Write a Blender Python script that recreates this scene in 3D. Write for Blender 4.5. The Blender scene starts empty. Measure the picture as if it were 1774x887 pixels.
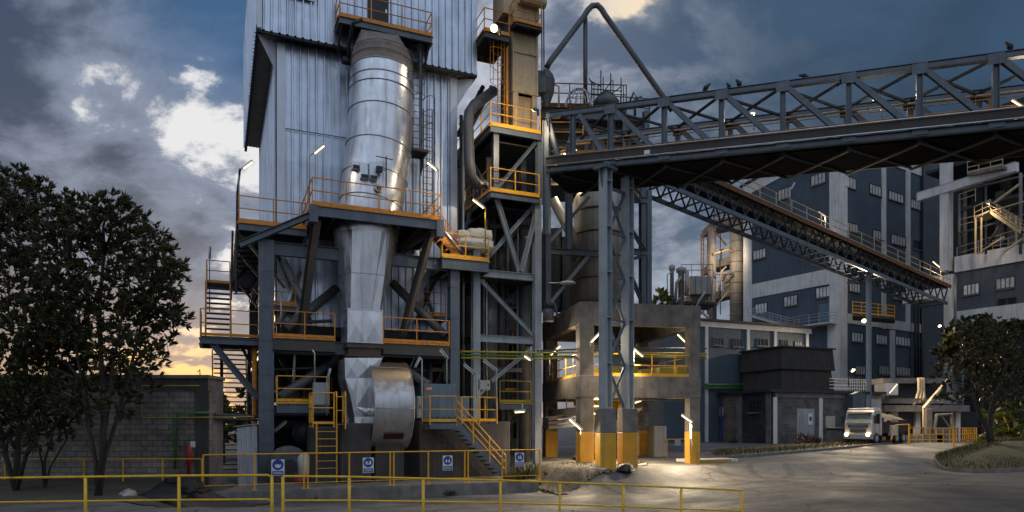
import bpy, math, random
from mathutils import Vector, Matrix, noise as mnoise
R = math.radians
random.seed(7)
scene = bpy.context.scene
col = scene.collection
# ------------------------------------------------------------------ camera
FPX, CX, HY, EYE = 1200.0, 887.0, 735.0, 3.0      # focal length in photo pixels, centre column, horizon row, eye height
cam_d = bpy.data.cameras.new('camera')
cam = bpy.data.objects.new('camera', cam_d); col.objects.link(cam)
cam.location = (0, 0, EYE); cam.rotation_euler = (R(90), 0, 0)
cam_d.sensor_width = 36; cam_d.lens = 36 * FPX / 1774.0
cam_d.shift_y = (HY - 443.5) / 1774.0
cam_d.clip_start = 0.2; cam_d.clip_end = 3000
scene.camera = cam
# ------------------------------------------------------------------ exposure
vs = scene.view_settings
vs.view_transform = 'Standard'; vs.look = 'None'; vs.gamma = 1.0; vs.exposure = 0.3; vs.use_curve_mapping = False
# ------------------------------------------------------------------ sun: just above the horizon, behind the trees, through cloud
SUN_AZ, SUN_EL = R(-30), R(5)       # azimuth from +Y towards +X
sd = bpy.data.lights.new('sun', 'SUN'); sd.energy = 0.5; sd.angle = R(12); sd.color = (1.0, 0.72, 0.42)
sun = bpy.data.objects.new('sun', sd); col.objects.link(sun)
sdir = Vector((math.sin(SUN_AZ) * math.cos(SUN_EL), math.cos(SUN_AZ) * math.cos(SUN_EL), math.sin(SUN_EL)))
sun.rotation_euler = sdir.to_track_quat('Z', 'Y').to_euler()
# ------------------------------------------------------------------ world: dusk sky with broken cloud
world = bpy.data.worlds.new('World'); scene.world = world; world.use_nodes = True
def build_world():
    nt = world.node_tree; N = nt.nodes; L = nt.links; N.clear()
    def nd(t, **k):
        n = N.new(t)
        for a, b in k.items(): setattr(n, a, b)
        return n
    def mth(op, a, b=None, c=None, clamp=False):
        n = nd('ShaderNodeMath', operation=op); n.use_clamp = clamp
        for i, v in enumerate((a, b, c)):
            if v is None: continue
            if isinstance(v, (int, float)): n.inputs[i].default_value = v
            else: L.new(v, n.inputs[i])
        return n.outputs[0]
    def sstep(v, a, b):
        n = nd('ShaderNodeMapRange', interpolation_type='SMOOTHSTEP')
        L.new(v, n.inputs[0]); n.inputs[1].default_value = a; n.inputs[2].default_value = b
        return n.outputs[0]
    def mixc(f, a, b):
        n = nd('ShaderNodeMix', data_type='RGBA')
        if isinstance(f, (int, float)): n.inputs[0].default_value = f
        else: L.new(f, n.inputs[0])
        for i, v in ((6, a), (7, b)):
            if isinstance(v, tuple): n.inputs[i].default_value = (*v, 1)
            else: L.new(v, n.inputs[i])
        return n.outputs[2]
    tc = nd('ShaderNodeTexCoord'); D = tc.outputs['Generated']
    sp = nd('ShaderNodeSeparateXYZ'); L.new(D, sp.inputs[0]); x, y, z = sp.outputs
    def dotd(px, py):
        v = Vector(((px - CX) / FPX, 1, (HY - py) / FPX)).normalized()
        n = nd('ShaderNodeVectorMath', operation='DOT_PRODUCT'); L.new(D, n.inputs[0]); n.inputs[1].default_value = v
        return n.outputs['Value']
    zp = mth('ADD', mth('MAXIMUM', z, 0.0), 0.42)
    cb = nd('ShaderNodeCombineXYZ'); L.new(mth('DIVIDE', x, zp), cb.inputs[0]); L.new(mth('DIVIDE', y, zp), cb.inputs[1])
    def noise(scale, detail, rough, dist, off):
        mp = nd('ShaderNodeMapping'); L.new(cb.outputs[0], mp.inputs[0]); mp.inputs['Location'].default_value = off
        mp.inputs['Rotation'].default_value = (0, 0, R(32)); mp.inputs['Scale'].default_value = (1.0, 1.25, 1)
        n = nd('ShaderNodeTexNoise'); L.new(mp.outputs[0], n.inputs['Vector'])
        n.inputs['Scale'].default_value = scale; n.inputs['Detail'].default_value = detail
        n.inputs['Roughness'].default_value = rough; n.inputs['Distortion'].default_value = dist
        return n.outputs[0]
    n1 = sstep(noise(2.3, 10, 0.57, 0.3, (30.7, 2.2, 0)), 0.27, 0.73); n2 = sstep(noise(0.95, 4, 0.5, 0.2, (8.1, 4.4, 0)), 0.32, 0.68); n3 = sstep(noise(7.0, 8, 0.62, 0.3, (1.3, 7.7, 0)), 0.25, 0.75)
    dens = mth('ADD', mth('ADD', mth('MULTIPLY', n1, 0.52), mth('MULTIPLY', n2, 0.25)), mth('MULTIPLY', n3, 0.23))
    # the break in the cloud to the left, a small warm one high in the middle, a solid deck to the right
    g1 = sstep(dotd(340, 240), 0.955, 0.999); g2 = sstep(dotd(1175, 5), 0.988, 1.0); g3 = sstep(dotd(1760, -10), 0.885, 0.985)
    g4 = sstep(dotd(340, 470), 0.965, 1.0); g5 = sstep(dotd(430, 0), 0.984, 1.0); g6 = sstep(dotd(-20, 130), 0.92, 0.985); g7 = sstep(dotd(1120, 160), 0.93, 0.995)
    for g, k in ((g1, -0.12), (sstep(dotd(215, 95), 0.984, 0.9995), -0.13), (sstep(dotd(50, 235), 0.992, 0.9995), -0.14), (sstep(dotd(390, 330), 0.993, 0.9998), -0.14), (sstep(dotd(395, 250), 0.990, 0.9998), -0.16), (sstep(dotd(310, 650), 0.982, 0.999), -0.13), (sstep(dotd(400, 480), 0.990, 0.9998), 0.10), (g2, -0.15), (g4, -0.14), (g5, 0.05), (g3, 0.45), (g6, 0.26), (g7, -0.10)): dens = mth('ADD', dens, mth('MULTIPLY', g, k))
    dens = mth('ADD', dens, 0.125)
    cover = sstep(dens, 0.35, 0.46)
    thick = sstep(dens, 0.42, 0.74)
    # clear gaps
    az = dotd(330, 735); hor = mth('MULTIPLY', sstep(z, 0.20, 0.05), sstep(az, 0.80, 0.985))
    gap = mixc(sstep(dotd(330, 330), 0.86, 0.995), (0.30, 0.36, 0.46), (0.70, 0.70, 0.71))
    gap = mixc(g2, gap, (0.82, 0.68, 0.50))
    gap = mixc(hor, gap, (1.0, 0.58, 0.21))
    cl = mixc(thick, (0.20, 0.24, 0.33), (0.036, 0.060, 0.108))
    cl = mixc(mth('MULTIPLY', g5, 0.8), cl, (0.04, 0.115, 0.24))
    cl = mixc(mth('MULTIPLY', sstep(dotd(1090, 170), 0.915, 0.985), 0.9), cl, mixc(sstep(mth('ADD', mth('MULTIPLY', n3, 0.5), mth('MULTIPLY', n1, 0.5)), 0.3, 0.72), (0.40, 0.425, 0.49), (0.10, 0.13, 0.19)))
    cl = mixc(mth('MULTIPLY', g3, 0.92), cl, mixc(n1, (0.014, 0.036, 0.068), (0.042, 0.085, 0.150)))
    cl = mixc(mth('MULTIPLY', sstep(z, 0.34, 0.12), 0.5), cl, (0.145, 0.175, 0.235))
    cl = mixc(mth('MULTIPLY', hor, 0.55), cl, (0.36, 0.25, 0.19))
    # the sky behind the viewer is a thinner, brighter, still daylit blue-grey
    back = sstep(y, 0.15, -0.55)
    bk = mixc(sstep(n1, 0.15, 0.8), (0.95, 1.12, 1.38), (0.42, 0.53, 0.72))
    bk = mixc(sstep(z, 0.9, 0.15), bk, mixc(sstep(n3, 0.2, 0.8), (0.46, 0.49, 0.56), (0.15, 0.18, 0.235)))
    skycol = mixc(cover, gap, cl)
    skycol = mixc(back, skycol, bk)
    skycol = mixc(sstep(z, -0.01, -0.08), skycol, (0.05, 0.05, 0.055))
    sky = nd('ShaderNodeTexSky', sky_type='NISHITA'); sky.sun_disc = False
    sky.sun_elevation = SUN_EL; sky.sun_rotation = SUN_AZ
    b1 = nd('ShaderNodeBackground'); L.new(sky.outputs[0], b1.inputs[0]); b1.inputs[1].default_value = 0.06
    b2 = nd('ShaderNodeBackground'); L.new(skycol, b2.inputs[0]); b2.inputs[1].default_value = 1.0
    mx = nd('ShaderNodeMixShader'); mx.inputs[0].default_value = 0.92
    L.new(b1.outputs[0], mx.inputs[1]); L.new(b2.outputs[0], mx.inputs[2])
    out = nd('ShaderNodeOutputWorld'); L.new(mx.outputs[0], out.inputs[0])
build_world()
# ------------------------------------------------------------------ coordinates
TH = R(23)                     # the plant's own grid is turned 23 degrees from the picture plane
def P(px, py, d): return Vector(((px - CX) / FPX * d, d, EYE + (HY - py) / FPX * d))
def S(px, py, v, th=TH):       # point on the upright plane at distance v along the grid's depth axis
    a = (px - CX) / FPX; Y = v / (math.cos(th) - a * math.sin(th)); return P(px, py, Y)
def SU(px, py, u, th=TH):      # point on the upright plane across the grid (u constant)
    a = (px - CX) / FPX; Y = u / (a * math.cos(th) + math.sin(th)); return P(px, py, Y)
def W(u, v, z, th=TH):
    c, s = math.cos(th), math.sin(th); return Vector((u * c - v * s, u * s + v * c, z))
def UV(p, th=TH):
    c, s = math.cos(th), math.sin(th); return p.x * c + p.y * s, -p.x * s + p.y * c
def ud(th=TH): return Vector((math.cos(th), math.sin(th), 0))
def vd(th=TH): return Vector((-math.sin(th), math.cos(th), 0))
def us(px, v, th=TH): return UV(S(px, HY, v, th), th)[0]
def zs(px, py, v, th=TH): return S(px, py, v, th).z
ZA = Vector((0, 0, 1))
def sst(a, b, t):
    t = max(0.0, min(1.0, (t - a) / (b - a))); return t * t * (3 - 2 * t)
def gz(x, y):                  # height of the ground
    u, v = UV(Vector((x, y, 0)))
    zn = 0.85 - 0.5 * sst(-6, 5, x)
    zd = 0.75 + (0.05 - 0.75) * sst(-11.6, -9.6, x)
    zd += (0.6 - zd) * sst(5, 11, x)
    z = zn + (zd - zn) * sst(17.5, 23, y)
    ins = sst(-1.4, -0.7, u) * (1 - sst(13.05, 14.4, u)) * (1 - sst(44, 48, v))
    v0 = 26.3 - 1.5 * sst(12.5, 15, u); z += (1.0 - z) * sst(v0, v0 + 2.5, v) * (1 - ins)
    z += (1.2 - z) * sst(36, 46, y) * (1 - ins)
    z += 0.2 * sst(46, 55, y)
    return z
def G(px, v=None, d=None):     # ground point under a photo column
    p = S(px, HY, v) if v is not None else P(px, HY, d)
    p.z = gz(p.x, p.y); return p
# ------------------------------------------------------------------ materials
def mat(name, base, rough=0.6, metal=0.0, var=0.25, scale=1.5, dirt=None, dirt_amt=0.4, streak=False, bump=0.0, bscale=30,
        spec=0.5, rust=0.0, dust=None, rvar=0.0, isl=0.0):
    m = bpy.data.materials.new(name); m.use_nodes = True
    nt = m.node_tree; N = nt.nodes; L = nt.links; b = N['Principled BSDF']
    b.inputs['Roughness'].default_value = rough; b.inputs['Metallic'].default_value = metal
    b.inputs['Specular IOR Level'].default_value = spec
    tc = N.new('ShaderNodeTexCoord'); O = tc.outputs['Object']
    def noise(sc, det, ro=0.6, mapscale=None):
        n = N.new('ShaderNodeTexNoise'); n.inputs['Scale'].default_value = sc; n.inputs['Detail'].default_value = det; n.inputs['Roughness'].default_value = ro
        if mapscale:
            mp = N.new('ShaderNodeMapping'); mp.inputs['Scale'].default_value = mapscale; L.new(O, mp.inputs[0]); L.new(mp.outputs[0], n.inputs['Vector'])
        else: L.new(O, n.inputs['Vector'])
        return n.outputs[0]
    def rng(s, a, bb, c=0.0, d=1.0):
        n = N.new('ShaderNodeMapRange'); L.new(s, n.inputs[0]); n.inputs[1].default_value = a; n.inputs[2].default_value = bb; n.inputs[3].default_value = c; n.inputs[4].default_value = d
        return n.outputs[0]
    def mix(f, a, bb, blend='MIX'):
        n = N.new('ShaderNodeMix'); n.data_type = 'RGBA'; n.blend_type = blend
        if isinstance(f, (int, float)): n.inputs[0].default_value = f
        else: L.new(f, n.inputs[0])
        for i, v in ((6, a), (7, bb)):
            if isinstance(v, tuple): n.inputs[i].default_value = (*v, 1)
            else: L.new(v, n.inputs[i])
        return n.outputs[2]
    lo = tuple(c * (1 - var) for c in base); hi = tuple(min(1, c * (1 + var)) for c in base)
    c = mix(rng(noise(scale, 6), 0.3, 0.7), lo, hi)
    if isl:
        g = N.new('ShaderNodeNewGeometry')
        c = mix(rng(g.outputs['Random Per Island'], 0, 1), mix(1.0, c, (1 - isl,) * 3, 'MULTIPLY'), mix(1.0, c, (1 + isl,) * 3, 'MULTIPLY'))
    if dirt:
        f = noise(1.0, 7, 0.65, (4.5, 4.5, 0.22)) if streak else noise(scale * 2.3, 8, 0.7)
        c = mix(rng(f, 0.48, 0.75, 0, dirt_amt), c, dirt)
    if rust:
        c = mix(rng(noise(7.0, 8, 0.75), 0.66 - rust * 0.2, 0.72 - rust * 0.1), c, (0.10, 0.035, 0.012))
    if dust:
        g = N.new('ShaderNodeNewGeometry'); s = N.new('ShaderNodeSeparateXYZ'); L.new(g.outputs['Normal'], s.inputs[0])
        md = N.new('ShaderNodeMath'); md.operation = 'MULTIPLY_ADD'; L.new(noise(2.2, 8, 0.7), md.inputs[0]); md.inputs[1].default_value = 0.9; L.new(s.outputs[2], md.inputs[2])
        c = mix(rng(md.outputs[0], 0.62, 1.0), c, dust)
    L.new(c, b.inputs['Base Color'])
    if rvar: L.new(rng(noise(scale * 1.7, 6), 0.3, 0.7, rough - rvar, rough + rvar), b.inputs['Roughness'])
    if bump:
        bp = N.new('ShaderNodeBump'); bp.inputs['Strength'].default_value = bump; bp.inputs['Distance'].default_value = 0.03
        L.new(noise(bscale, 6, 0.65), bp.inputs['Height']); L.new(bp.outputs[0], b.inputs['Normal'])
    return m
def emit(name, colr, strength):
    m = bpy.data.materials.new(name); m.use_nodes = True; b = m.node_tree.nodes['Principled BSDF']
    b.inputs['Base Color'].default_value = (0.8, 0.8, 0.75, 1)
    b.inputs['Emission Color'].default_value = (*colr, 1); b.inputs['Emission Strength'].default_value = strength
    return m
M = dict(
    clad=mat('ribbed_cladding', (0.55, 0.61, 0.70), 0.34, 0.82, 0.16, 0.9, (0.13, 0.13, 0.145), 0.75, True, isl=0.05, rvar=0.08),
    flash=mat('flashing', (0.56, 0.59, 0.64), 0.4, 0.5, 0.1, 1.0, (0.25, 0.24, 0.23), 0.4, True),
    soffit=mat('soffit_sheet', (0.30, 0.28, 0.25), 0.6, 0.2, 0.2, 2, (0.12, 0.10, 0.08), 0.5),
    duct=mat('duct_aluminium', (0.64, 0.66, 0.69), 0.34, 0.92, 0.12, 1.2, (0.26, 0.23, 0.20), 0.65, True, bump=0.14, bscale=1.4, rvar=0.12),
    ductd=mat('dusty_duct', (0.24, 0.20, 0.165), 0.8, 0.1, 0.2, 2.0, (0.12, 0.10, 0.085), 0.4, True),
    fan=mat('fan_casing', (0.60, 0.61, 0.62), 0.40, 0.85, 0.14, 1.5, (0.25, 0.21, 0.17), 0.5, True, dust=(0.26, 0.20, 0.14), rvar=0.08),
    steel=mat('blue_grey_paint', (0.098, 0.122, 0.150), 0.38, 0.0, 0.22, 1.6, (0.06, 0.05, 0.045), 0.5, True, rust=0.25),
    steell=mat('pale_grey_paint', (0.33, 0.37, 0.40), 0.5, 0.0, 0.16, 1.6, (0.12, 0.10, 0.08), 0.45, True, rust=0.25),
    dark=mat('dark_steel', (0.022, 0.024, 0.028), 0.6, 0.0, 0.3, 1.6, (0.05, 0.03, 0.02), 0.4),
    brownst=mat('brown_grey_steel', (0.070, 0.062, 0.052), 0.6, 0.0, 0.25, 1.5, (0.05, 0.04, 0.03), 0.5, True),
    orange=mat('orange_rail_paint', (0.66, 0.25, 0.018), 0.5, 0.0, 0.22, 3, (0.2, 0.07, 0.02), 0.55, rust=0.4),
    yellow=mat('yellow_rail_paint', (0.80, 0.39, 0.015), 0.45, 0.0, 0.16, 3, (0.25, 0.12, 0.02), 0.45, rust=0.22),
    fyellow=mat('fence_yellow_paint', (0.80, 0.47, 0.012), 0.45, 0.0, 0.15, 3, (0.2, 0.11, 0.02), 0.5, rust=0.2),
    pyellow=mat('yellow_wall_paint', (0.62, 0.32, 0.02), 0.6, 0.0, 0.16, 1.5, (0.24, 0.17, 0.10), 0.75, True, rust=0.3, bump=0.2, bscale=14),
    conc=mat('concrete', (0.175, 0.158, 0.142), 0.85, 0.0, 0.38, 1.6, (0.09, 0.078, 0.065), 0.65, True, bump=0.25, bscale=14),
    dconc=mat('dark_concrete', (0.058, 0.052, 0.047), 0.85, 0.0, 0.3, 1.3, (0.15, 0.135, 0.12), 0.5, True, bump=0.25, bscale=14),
    wconc=mat('white_concrete', (0.68, 0.66, 0.63), 0.8, 0.0, 0.14, 0.7, (0.24, 0.20, 0.16), 0.5, True, bump=0.15, bscale=9),
    blue=mat('blue_wall_paint', (0.066, 0.094, 0.122), 0.7, 0.0, 0.22, 0.35, (0.035, 0.045, 0.055), 0.6, True, bump=0.25, bscale=3),
    slate=mat('slate_wall_paint', (0.082, 0.094, 0.112), 0.7, 0.0, 0.2, 0.5, (0.05, 0.05, 0.05), 0.6, True),
    pane=mat('reflecting_pane', (0.66, 0.64, 0.60), 0.25, 0.0, 0.3, 1.1, (0.16, 0.16, 0.16), 0.6),  # whitish sky reflection put into the glass colour
    dpane=mat('dark_pane', (0.02, 0.022, 0.025), 0.12, 0.0, 0.3, 1.0),
    cream=mat('cream_paint', (0.54, 0.40, 0.23), 0.55, 0.0, 0.15, 1.2, (0.17, 0.09, 0.04), 0.6, True, rust=0.35),
    galv=mat('galvanised', (0.52, 0.53, 0.54), 0.4, 0.8, 0.15, 3),
    pipe=mat('grey_pipe_paint', (0.085, 0.088, 0.095), 0.5, 0.0, 0.2, 1.6, (0.2, 0.17, 0.13), 0.4),
    silo=mat('silo_steel', (0.40, 0.37, 0.32), 0.5, 0.35, 0.2, 1.0, (0.15, 0.08, 0.04), 0.6, True),
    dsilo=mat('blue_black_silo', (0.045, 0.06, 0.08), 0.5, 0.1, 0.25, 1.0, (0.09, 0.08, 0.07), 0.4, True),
    motor=mat('motor_blue_paint', (0.10, 0.155, 0.20), 0.5, 0.0, 0.15, 1.3, (0.05, 0.05, 0.05), 0.5, True),
    cab=mat('cabinet_grey', (0.33, 0.35, 0.36), 0.5, 0.0, 0.12, 1.5, (0.15, 0.12, 0.1), 0.4, True),
    beige=mat('cabinet_beige', (0.46, 0.42, 0.35), 0.55, 0.0, 0.1, 1.5, (0.15, 0.12, 0.1), 0.5, True),
    white=mat('white_paint', (0.72, 0.72, 0.70), 0.5, 0.0, 0.08, 2, (0.4, 0.36, 0.3), 0.35),
    sblue=mat('sign_blue', (0.015, 0.05, 0.27), 0.4, 0.0, 0.06, 2),
    red=mat('red_paint', (0.28, 0.015, 0.02), 0.45, 0.0, 0.15, 2),
    dred=mat('dark_red_paint', (0.06, 0.01, 0.008), 0.6, 0.0, 0.3, 3),
    label=mat('orange_red_label', (0.62, 0.13, 0.03), 0.5, 0, 0.08, 3),
    bag=mat('white_bag', (0.60, 0.57, 0.48), 0.85, 0.0, 0.12, 3, (0.35, 0.3, 0.22), 0.5, bump=0.6, bscale=6),
    hood=mat('brown_corrugated', (0.036, 0.031, 0.028), 0.65, 0.0, 0.3, 1.2, (0.10, 0.07, 0.05), 0.5, True, isl=0.12),
    corr=mat('pale_corrugated', (0.46, 0.48, 0.50), 0.5, 0.35, 0.15, 1.5, (0.18, 0.13, 0.09), 0.6, True, rust=0.25),
    green=mat('green_pipe_paint', (0.06, 0.19, 0.045), 0.5, 0.0, 0.2, 2),
    ypipe=mat('yellow_pipe_paint', (0.40, 0.31, 0.03), 0.5, 0.0, 0.2, 2),
    rubber=mat('black_rubber', (0.010, 0.010, 0.011), 0.6, 0.0, 0.3, 3, bump=0.9, bscale=7),
    bark=mat('bark', (0.045, 0.037, 0.030), 0.9, 0.0, 0.35, 3, (0.03, 0.025, 0.02), 0.6, True, bump=0.6, bscale=12),
    bird=mat('black_feathers', (0.012, 0.012, 0.014), 0.6, 0, 0.3, 6),
    stone=mat('pale_stone', (0.36, 0.34, 0.31), 0.9, 0, 0.25, 4, bump=0.5, bscale=10),
    rustst=mat('rusty_steel', (0.15, 0.065, 0.025), 0.75, 0.1, 0.35, 3, (0.05, 0.02, 0.01), 0.6),
    lamp=emit('lamp_tube_lit', (1.0, 0.70, 0.34), 3.2),
    flood=emit('floodlight_lit', (1.0, 0.70, 0.34), 8.0),
    head=emit('headlight_lit', (1.0, 0.66, 0.32), 10.0),
    dimlamp=mat('lamp_cover_unlit', (0.55, 0.56, 0.55), 0.3, 0, 0.1, 4),
)
def vary_panes(m):
    nt = m.node_tree; N = nt.nodes; L = nt.links; b = N['Principled BSDF']; src = b.inputs['Base Color'].links[0].from_socket
    oi = N.new('ShaderNodeObjectInfo'); r = N.new('ShaderNodeMapRange'); L.new(oi.outputs['Random'], r.inputs[0]); r.inputs[3].default_value = 0.6; r.inputs[4].default_value = 1.2
    v = N.new('ShaderNodeVectorMath'); v.operation = 'SCALE'; L.new(src, v.inputs[0]); L.new(r.outputs[0], v.inputs['Scale']); L.new(v.outputs[0], b.inputs['Base Color'])
vary_panes(M['pane'])
def soil_mat(name, a, b, sc, bump=0.6):
    return mat(name, tuple((x + y) / 2 for x, y in zip(a, b)), 0.95, 0, 0.4, sc, b, 0.7, bump=bump, bscale=6)
M['soil'] = soil_mat('soil', (0.10, 0.085, 0.065), (0.05, 0.042, 0.034), 1.2)
M['gravel'] = soil_mat('rubble_soil', (0.13, 0.112, 0.092), (0.06, 0.052, 0.042), 2.2)
M['turf'] = soil_mat('turf', (0.062, 0.060, 0.016), (0.04, 0.036, 0.014), 3)
M['tan'] = mat('tan_concrete', (0.36, 0.31, 0.25), 0.8, 0.0, 0.25, 0.8, (0.14, 0.11, 0.08), 0.6, True)
M['cabwhite'] = mat('lorry_white_paint', (0.52, 0.50, 0.48), 0.4, 0.0, 0.15, 1.5, (0.2, 0.17, 0.14), 0.6)
M['wscreen'] = mat('windscreen_glass', (0.20, 0.225, 0.20), 0.12, 0, 0.35, 2.5)
def leaf_mat(name, base, var=0.55, tip=(0.10, 0.08, 0.02)):
    m = bpy.data.materials.new(name); m.use_nodes = True; nt = m.node_tree; N = nt.nodes; L = nt.links; b = N['Principled BSDF']
    g = N.new('ShaderNodeNewGeometry'); r = N.new('ShaderNodeValToRGB'); L.new(g.outputs['Random Per Island'], r.inputs[0])
    e = r.color_ramp.elements
    e[0].color = (*[c * (1 - var) for c in base], 1); e[1].color = (*[c * (1 + var) for c in base], 1); e[1].position = 0.85
    k = e.new(0.95); k.color = (*tip, 1)
    L.new(r.outputs[0], b.inputs['Base Color']); b.inputs['Roughness'].default_value = 0.42
    t = N.new('ShaderNodeBsdfTranslucent'); L.new(r.outputs[0], t.inputs[0])
    mx = N.new('ShaderNodeMixShader'); mx.inputs[0].default_value = 0.28; L.new(b.outputs[0], mx.inputs[1]); L.new(t.outputs[0], mx.inputs[2])
    L.new(mx.outputs[0], N['Material Output'].inputs[0])
    return m
M['leaf'] = leaf_mat('broad_leaf', (0.044, 0.046, 0.016))
M['leaf2'] = leaf_mat('small_leaf', (0.030, 0.033, 0.011), tip=(0.10, 0.06, 0.012))
M['leaf3'] = leaf_mat('far_leaf', (0.085, 0.105, 0.018), tip=(0.2, 0.16, 0.02))  # green brightened: sunset light on the far foliage put into the leaf colour
M['weed'] = leaf_mat('weed_leaf', (0.062, 0.060, 0.012), tip=(0.22, 0.16, 0.06))
def ground_mat():
    m = bpy.data.materials.new('yard_concrete'); m.use_nodes = True; nt = m.node_tree; N = nt.nodes; L = nt.links; b = N['Principled BSDF']
    tc = N.new('ShaderNodeTexCoord'); O = tc.outputs['Object']
    def noise(sc, det, ro, ms=(1, 1, 1), rot=0.0, dist=0.0):
        mp = N.new('ShaderNodeMapping'); mp.inputs['Scale'].default_value = ms; mp.inputs['Rotation'].default_value = (0, 0, rot); L.new(O, mp.inputs[0])
        n = N.new('ShaderNodeTexNoise'); L.new(mp.outputs[0], n.inputs['Vector']); n.inputs['Scale'].default_value = sc; n.inputs['Detail'].default_value = det
        n.inputs['Roughness'].default_value = ro; n.inputs['Distortion'].default_value = dist
        return n.outputs[0]
    def rng(s, a, bb, c=0.0, d=1.0):
        n = N.new('ShaderNodeMapRange'); L.new(s, n.inputs[0]); n.inputs[1].default_value = a; n.inputs[2].default_value = bb; n.inputs[3].default_value = c; n.inputs[4].default_value = d
        return n.outputs[0]
    def mix(f, a, bb):
        n = N.new('ShaderNodeMix'); n.data_type = 'RGBA'; L.new(f, n.inputs[0])
        for i, v in ((6, a), (7, bb)):
            if isinstance(v, tuple): n.inputs[i].default_value = (*v, 1)
            else: L.new(v, n.inputs[i])
        return n.outputs[2]
    c = mix(rng(noise(0.16, 6, 0.6), 0.35, 0.66), (0.085, 0.080, 0.076), (0.275, 0.258, 0.238))
    c = mix(rng(noise(1.4, 8, 0.7), 0.45, 0.75, 0, 0.6), c, (0.07, 0.063, 0.056))
    # curved tyre marks sweeping through the yard
    c = mix(rng(noise(1.0, 5, 0.55, (0.10, 0.85, 1), R(-20), 0.9), 0.54, 0.66, 0, 0.4), c, (0.034, 0.032, 0.030))
    c = mix(rng(noise(1.0, 5, 0.55, (0.13, 1.3, 1), R(17), 1.2), 0.58, 0.68, 0, 0.35), c, (0.042, 0.039, 0.036))
    c = mix(rng(noise(7.0, 8, 0.75), 0.40, 0.68, 0, 0.55), c, (0.060, 0.056, 0.052)); c = mix(rng(noise(2.6, 9, 0.8), 0.60, 0.72, 0, 0.6), c, (0.030, 0.028, 0.026)); c = mix(rng(noise(3.7, 9, 0.8), 0.62, 0.75, 0, 0.5), c, (0.30, 0.285, 0.265))
    # dim right foreground painted in as a darker asphalt tone with a ragged edge
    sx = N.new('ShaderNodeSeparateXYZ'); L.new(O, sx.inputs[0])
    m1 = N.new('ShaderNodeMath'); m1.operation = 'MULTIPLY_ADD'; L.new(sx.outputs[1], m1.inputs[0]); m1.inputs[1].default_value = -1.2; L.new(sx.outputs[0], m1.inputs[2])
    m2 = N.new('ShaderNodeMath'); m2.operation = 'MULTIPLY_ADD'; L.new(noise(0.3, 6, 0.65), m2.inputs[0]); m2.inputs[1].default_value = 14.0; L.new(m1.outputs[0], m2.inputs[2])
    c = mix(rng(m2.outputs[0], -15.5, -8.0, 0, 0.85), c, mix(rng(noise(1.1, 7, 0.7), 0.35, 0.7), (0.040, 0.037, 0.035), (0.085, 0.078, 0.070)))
    # pairs of tyre arcs
    w = N.new('ShaderNodeTexNoise'); L.new(O, w.inputs['Vector']); w.inputs['Scale'].default_value = 0.12
    wv = N.new('ShaderNodeVectorMath'); wv.operation = 'MULTIPLY_ADD'; L.new(w.outputs[1], wv.inputs[0]); wv.inputs[1].default_value = (2.2, 2.2, 0); L.new(O, wv.inputs[2])
    fade = rng(noise(0.45, 5, 0.7), 0.38, 0.52)
    for (x, y, rad, wd, am) in ((9, 8, 17, .24, .8), (9, 8, 18.9, .24, .8), (9.5, 7, 21.3, .22, .7), (9.5, 7, 23.1, .22, .7), (24, 52, 22.5, .28, .8), (24, 52, 24.4, .28, .8), (24, 52, 27.2, .2, .7), (2, 60, 31, .25, .75), (2, 60, 33, .25, .75), (30, 20, 14, .2, .7), (30, 20, 15.8, .2, .7), (16, 44, 17.5, .2, .7), (16, 44, 19.3, .2, .7), (6, 38, 9.5, .2, .7), (6, 38, 11.2, .2, .7), (20, 33, 7.5, .16, .7), (20, 33, 9.0, .16, .7)):
        ds = N.new('ShaderNodeVectorMath'); ds.operation = 'DISTANCE'; L.new(wv.outputs[0], ds.inputs[0]); ds.inputs[1].default_value = (x, y, 0)
        sb = N.new('ShaderNodeMath'); sb.operation = 'SUBTRACT'; L.new(ds.outputs['Value'], sb.inputs[0]); sb.inputs[1].default_value = rad
        ab = N.new('ShaderNodeMath'); ab.operation = 'ABSOLUTE'; L.new(sb.outputs[0], ab.inputs[0])
        mu = N.new('ShaderNodeMath'); mu.operation = 'MULTIPLY'; L.new(rng(ab.outputs[0], wd * 0.5, wd * 1.5, am * 0.62, 0.0), mu.inputs[0]); L.new(fade, mu.inputs[1])
        c = mix(mu.outputs[0], c, (0.030, 0.029, 0.028))
    # cracks
    mp = N.new('ShaderNodeMapping'); L.new(O, mp.inputs[0]); mp.inputs['Scale'].default_value = (0.55, 0.85, 1)
    n = N.new('ShaderNodeTexNoise'); L.new(O, n.inputs['Vector']); n.inputs['Scale'].default_value = 1.1; n.inputs['Detail'].default_value = 5
    va = N.new('ShaderNodeVectorMath'); va.operation = 'MULTIPLY_ADD'; L.new(n.outputs[1], va.inputs[0]); va.inputs[1].default_value = (1.0, 1.0, 0); L.new(mp.outputs[0], va.inputs[2])
    vo = N.new('ShaderNodeTexVoronoi'); vo.feature = 'DISTANCE_TO_EDGE'; L.new(va.outputs[0], vo.inputs['Vector']); vo.inputs['Scale'].default_value = 0.9
    cr = rng(vo.outputs[0], 0.0, 0.028, 1.0, 0.0)
    ml = N.new('ShaderNodeMath'); ml.operation = 'MULTIPLY'; L.new(cr, ml.inputs[0]); L.new(rng(noise(0.25, 3, 0.5), 0.42, 0.55), ml.inputs[1])
    c = mix(ml.outputs[0], c, (0.026, 0.023, 0.020))
    L.new(c, b.inputs['Base Color']); L.new(rng(noise(0.5, 5, 0.6), 0.3, 0.7, 0.62, 0.92), b.inputs['Roughness'])
    bp = N.new('ShaderNodeBump'); bp.inputs['Strength'].default_value = 0.55; bp.inputs['Distance'].default_value = 0.06
    L.new(noise(3.0, 9, 0.72), bp.inputs['Height']); L.new(bp.outputs[0], b.inputs['Normal'])
    return m
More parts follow.
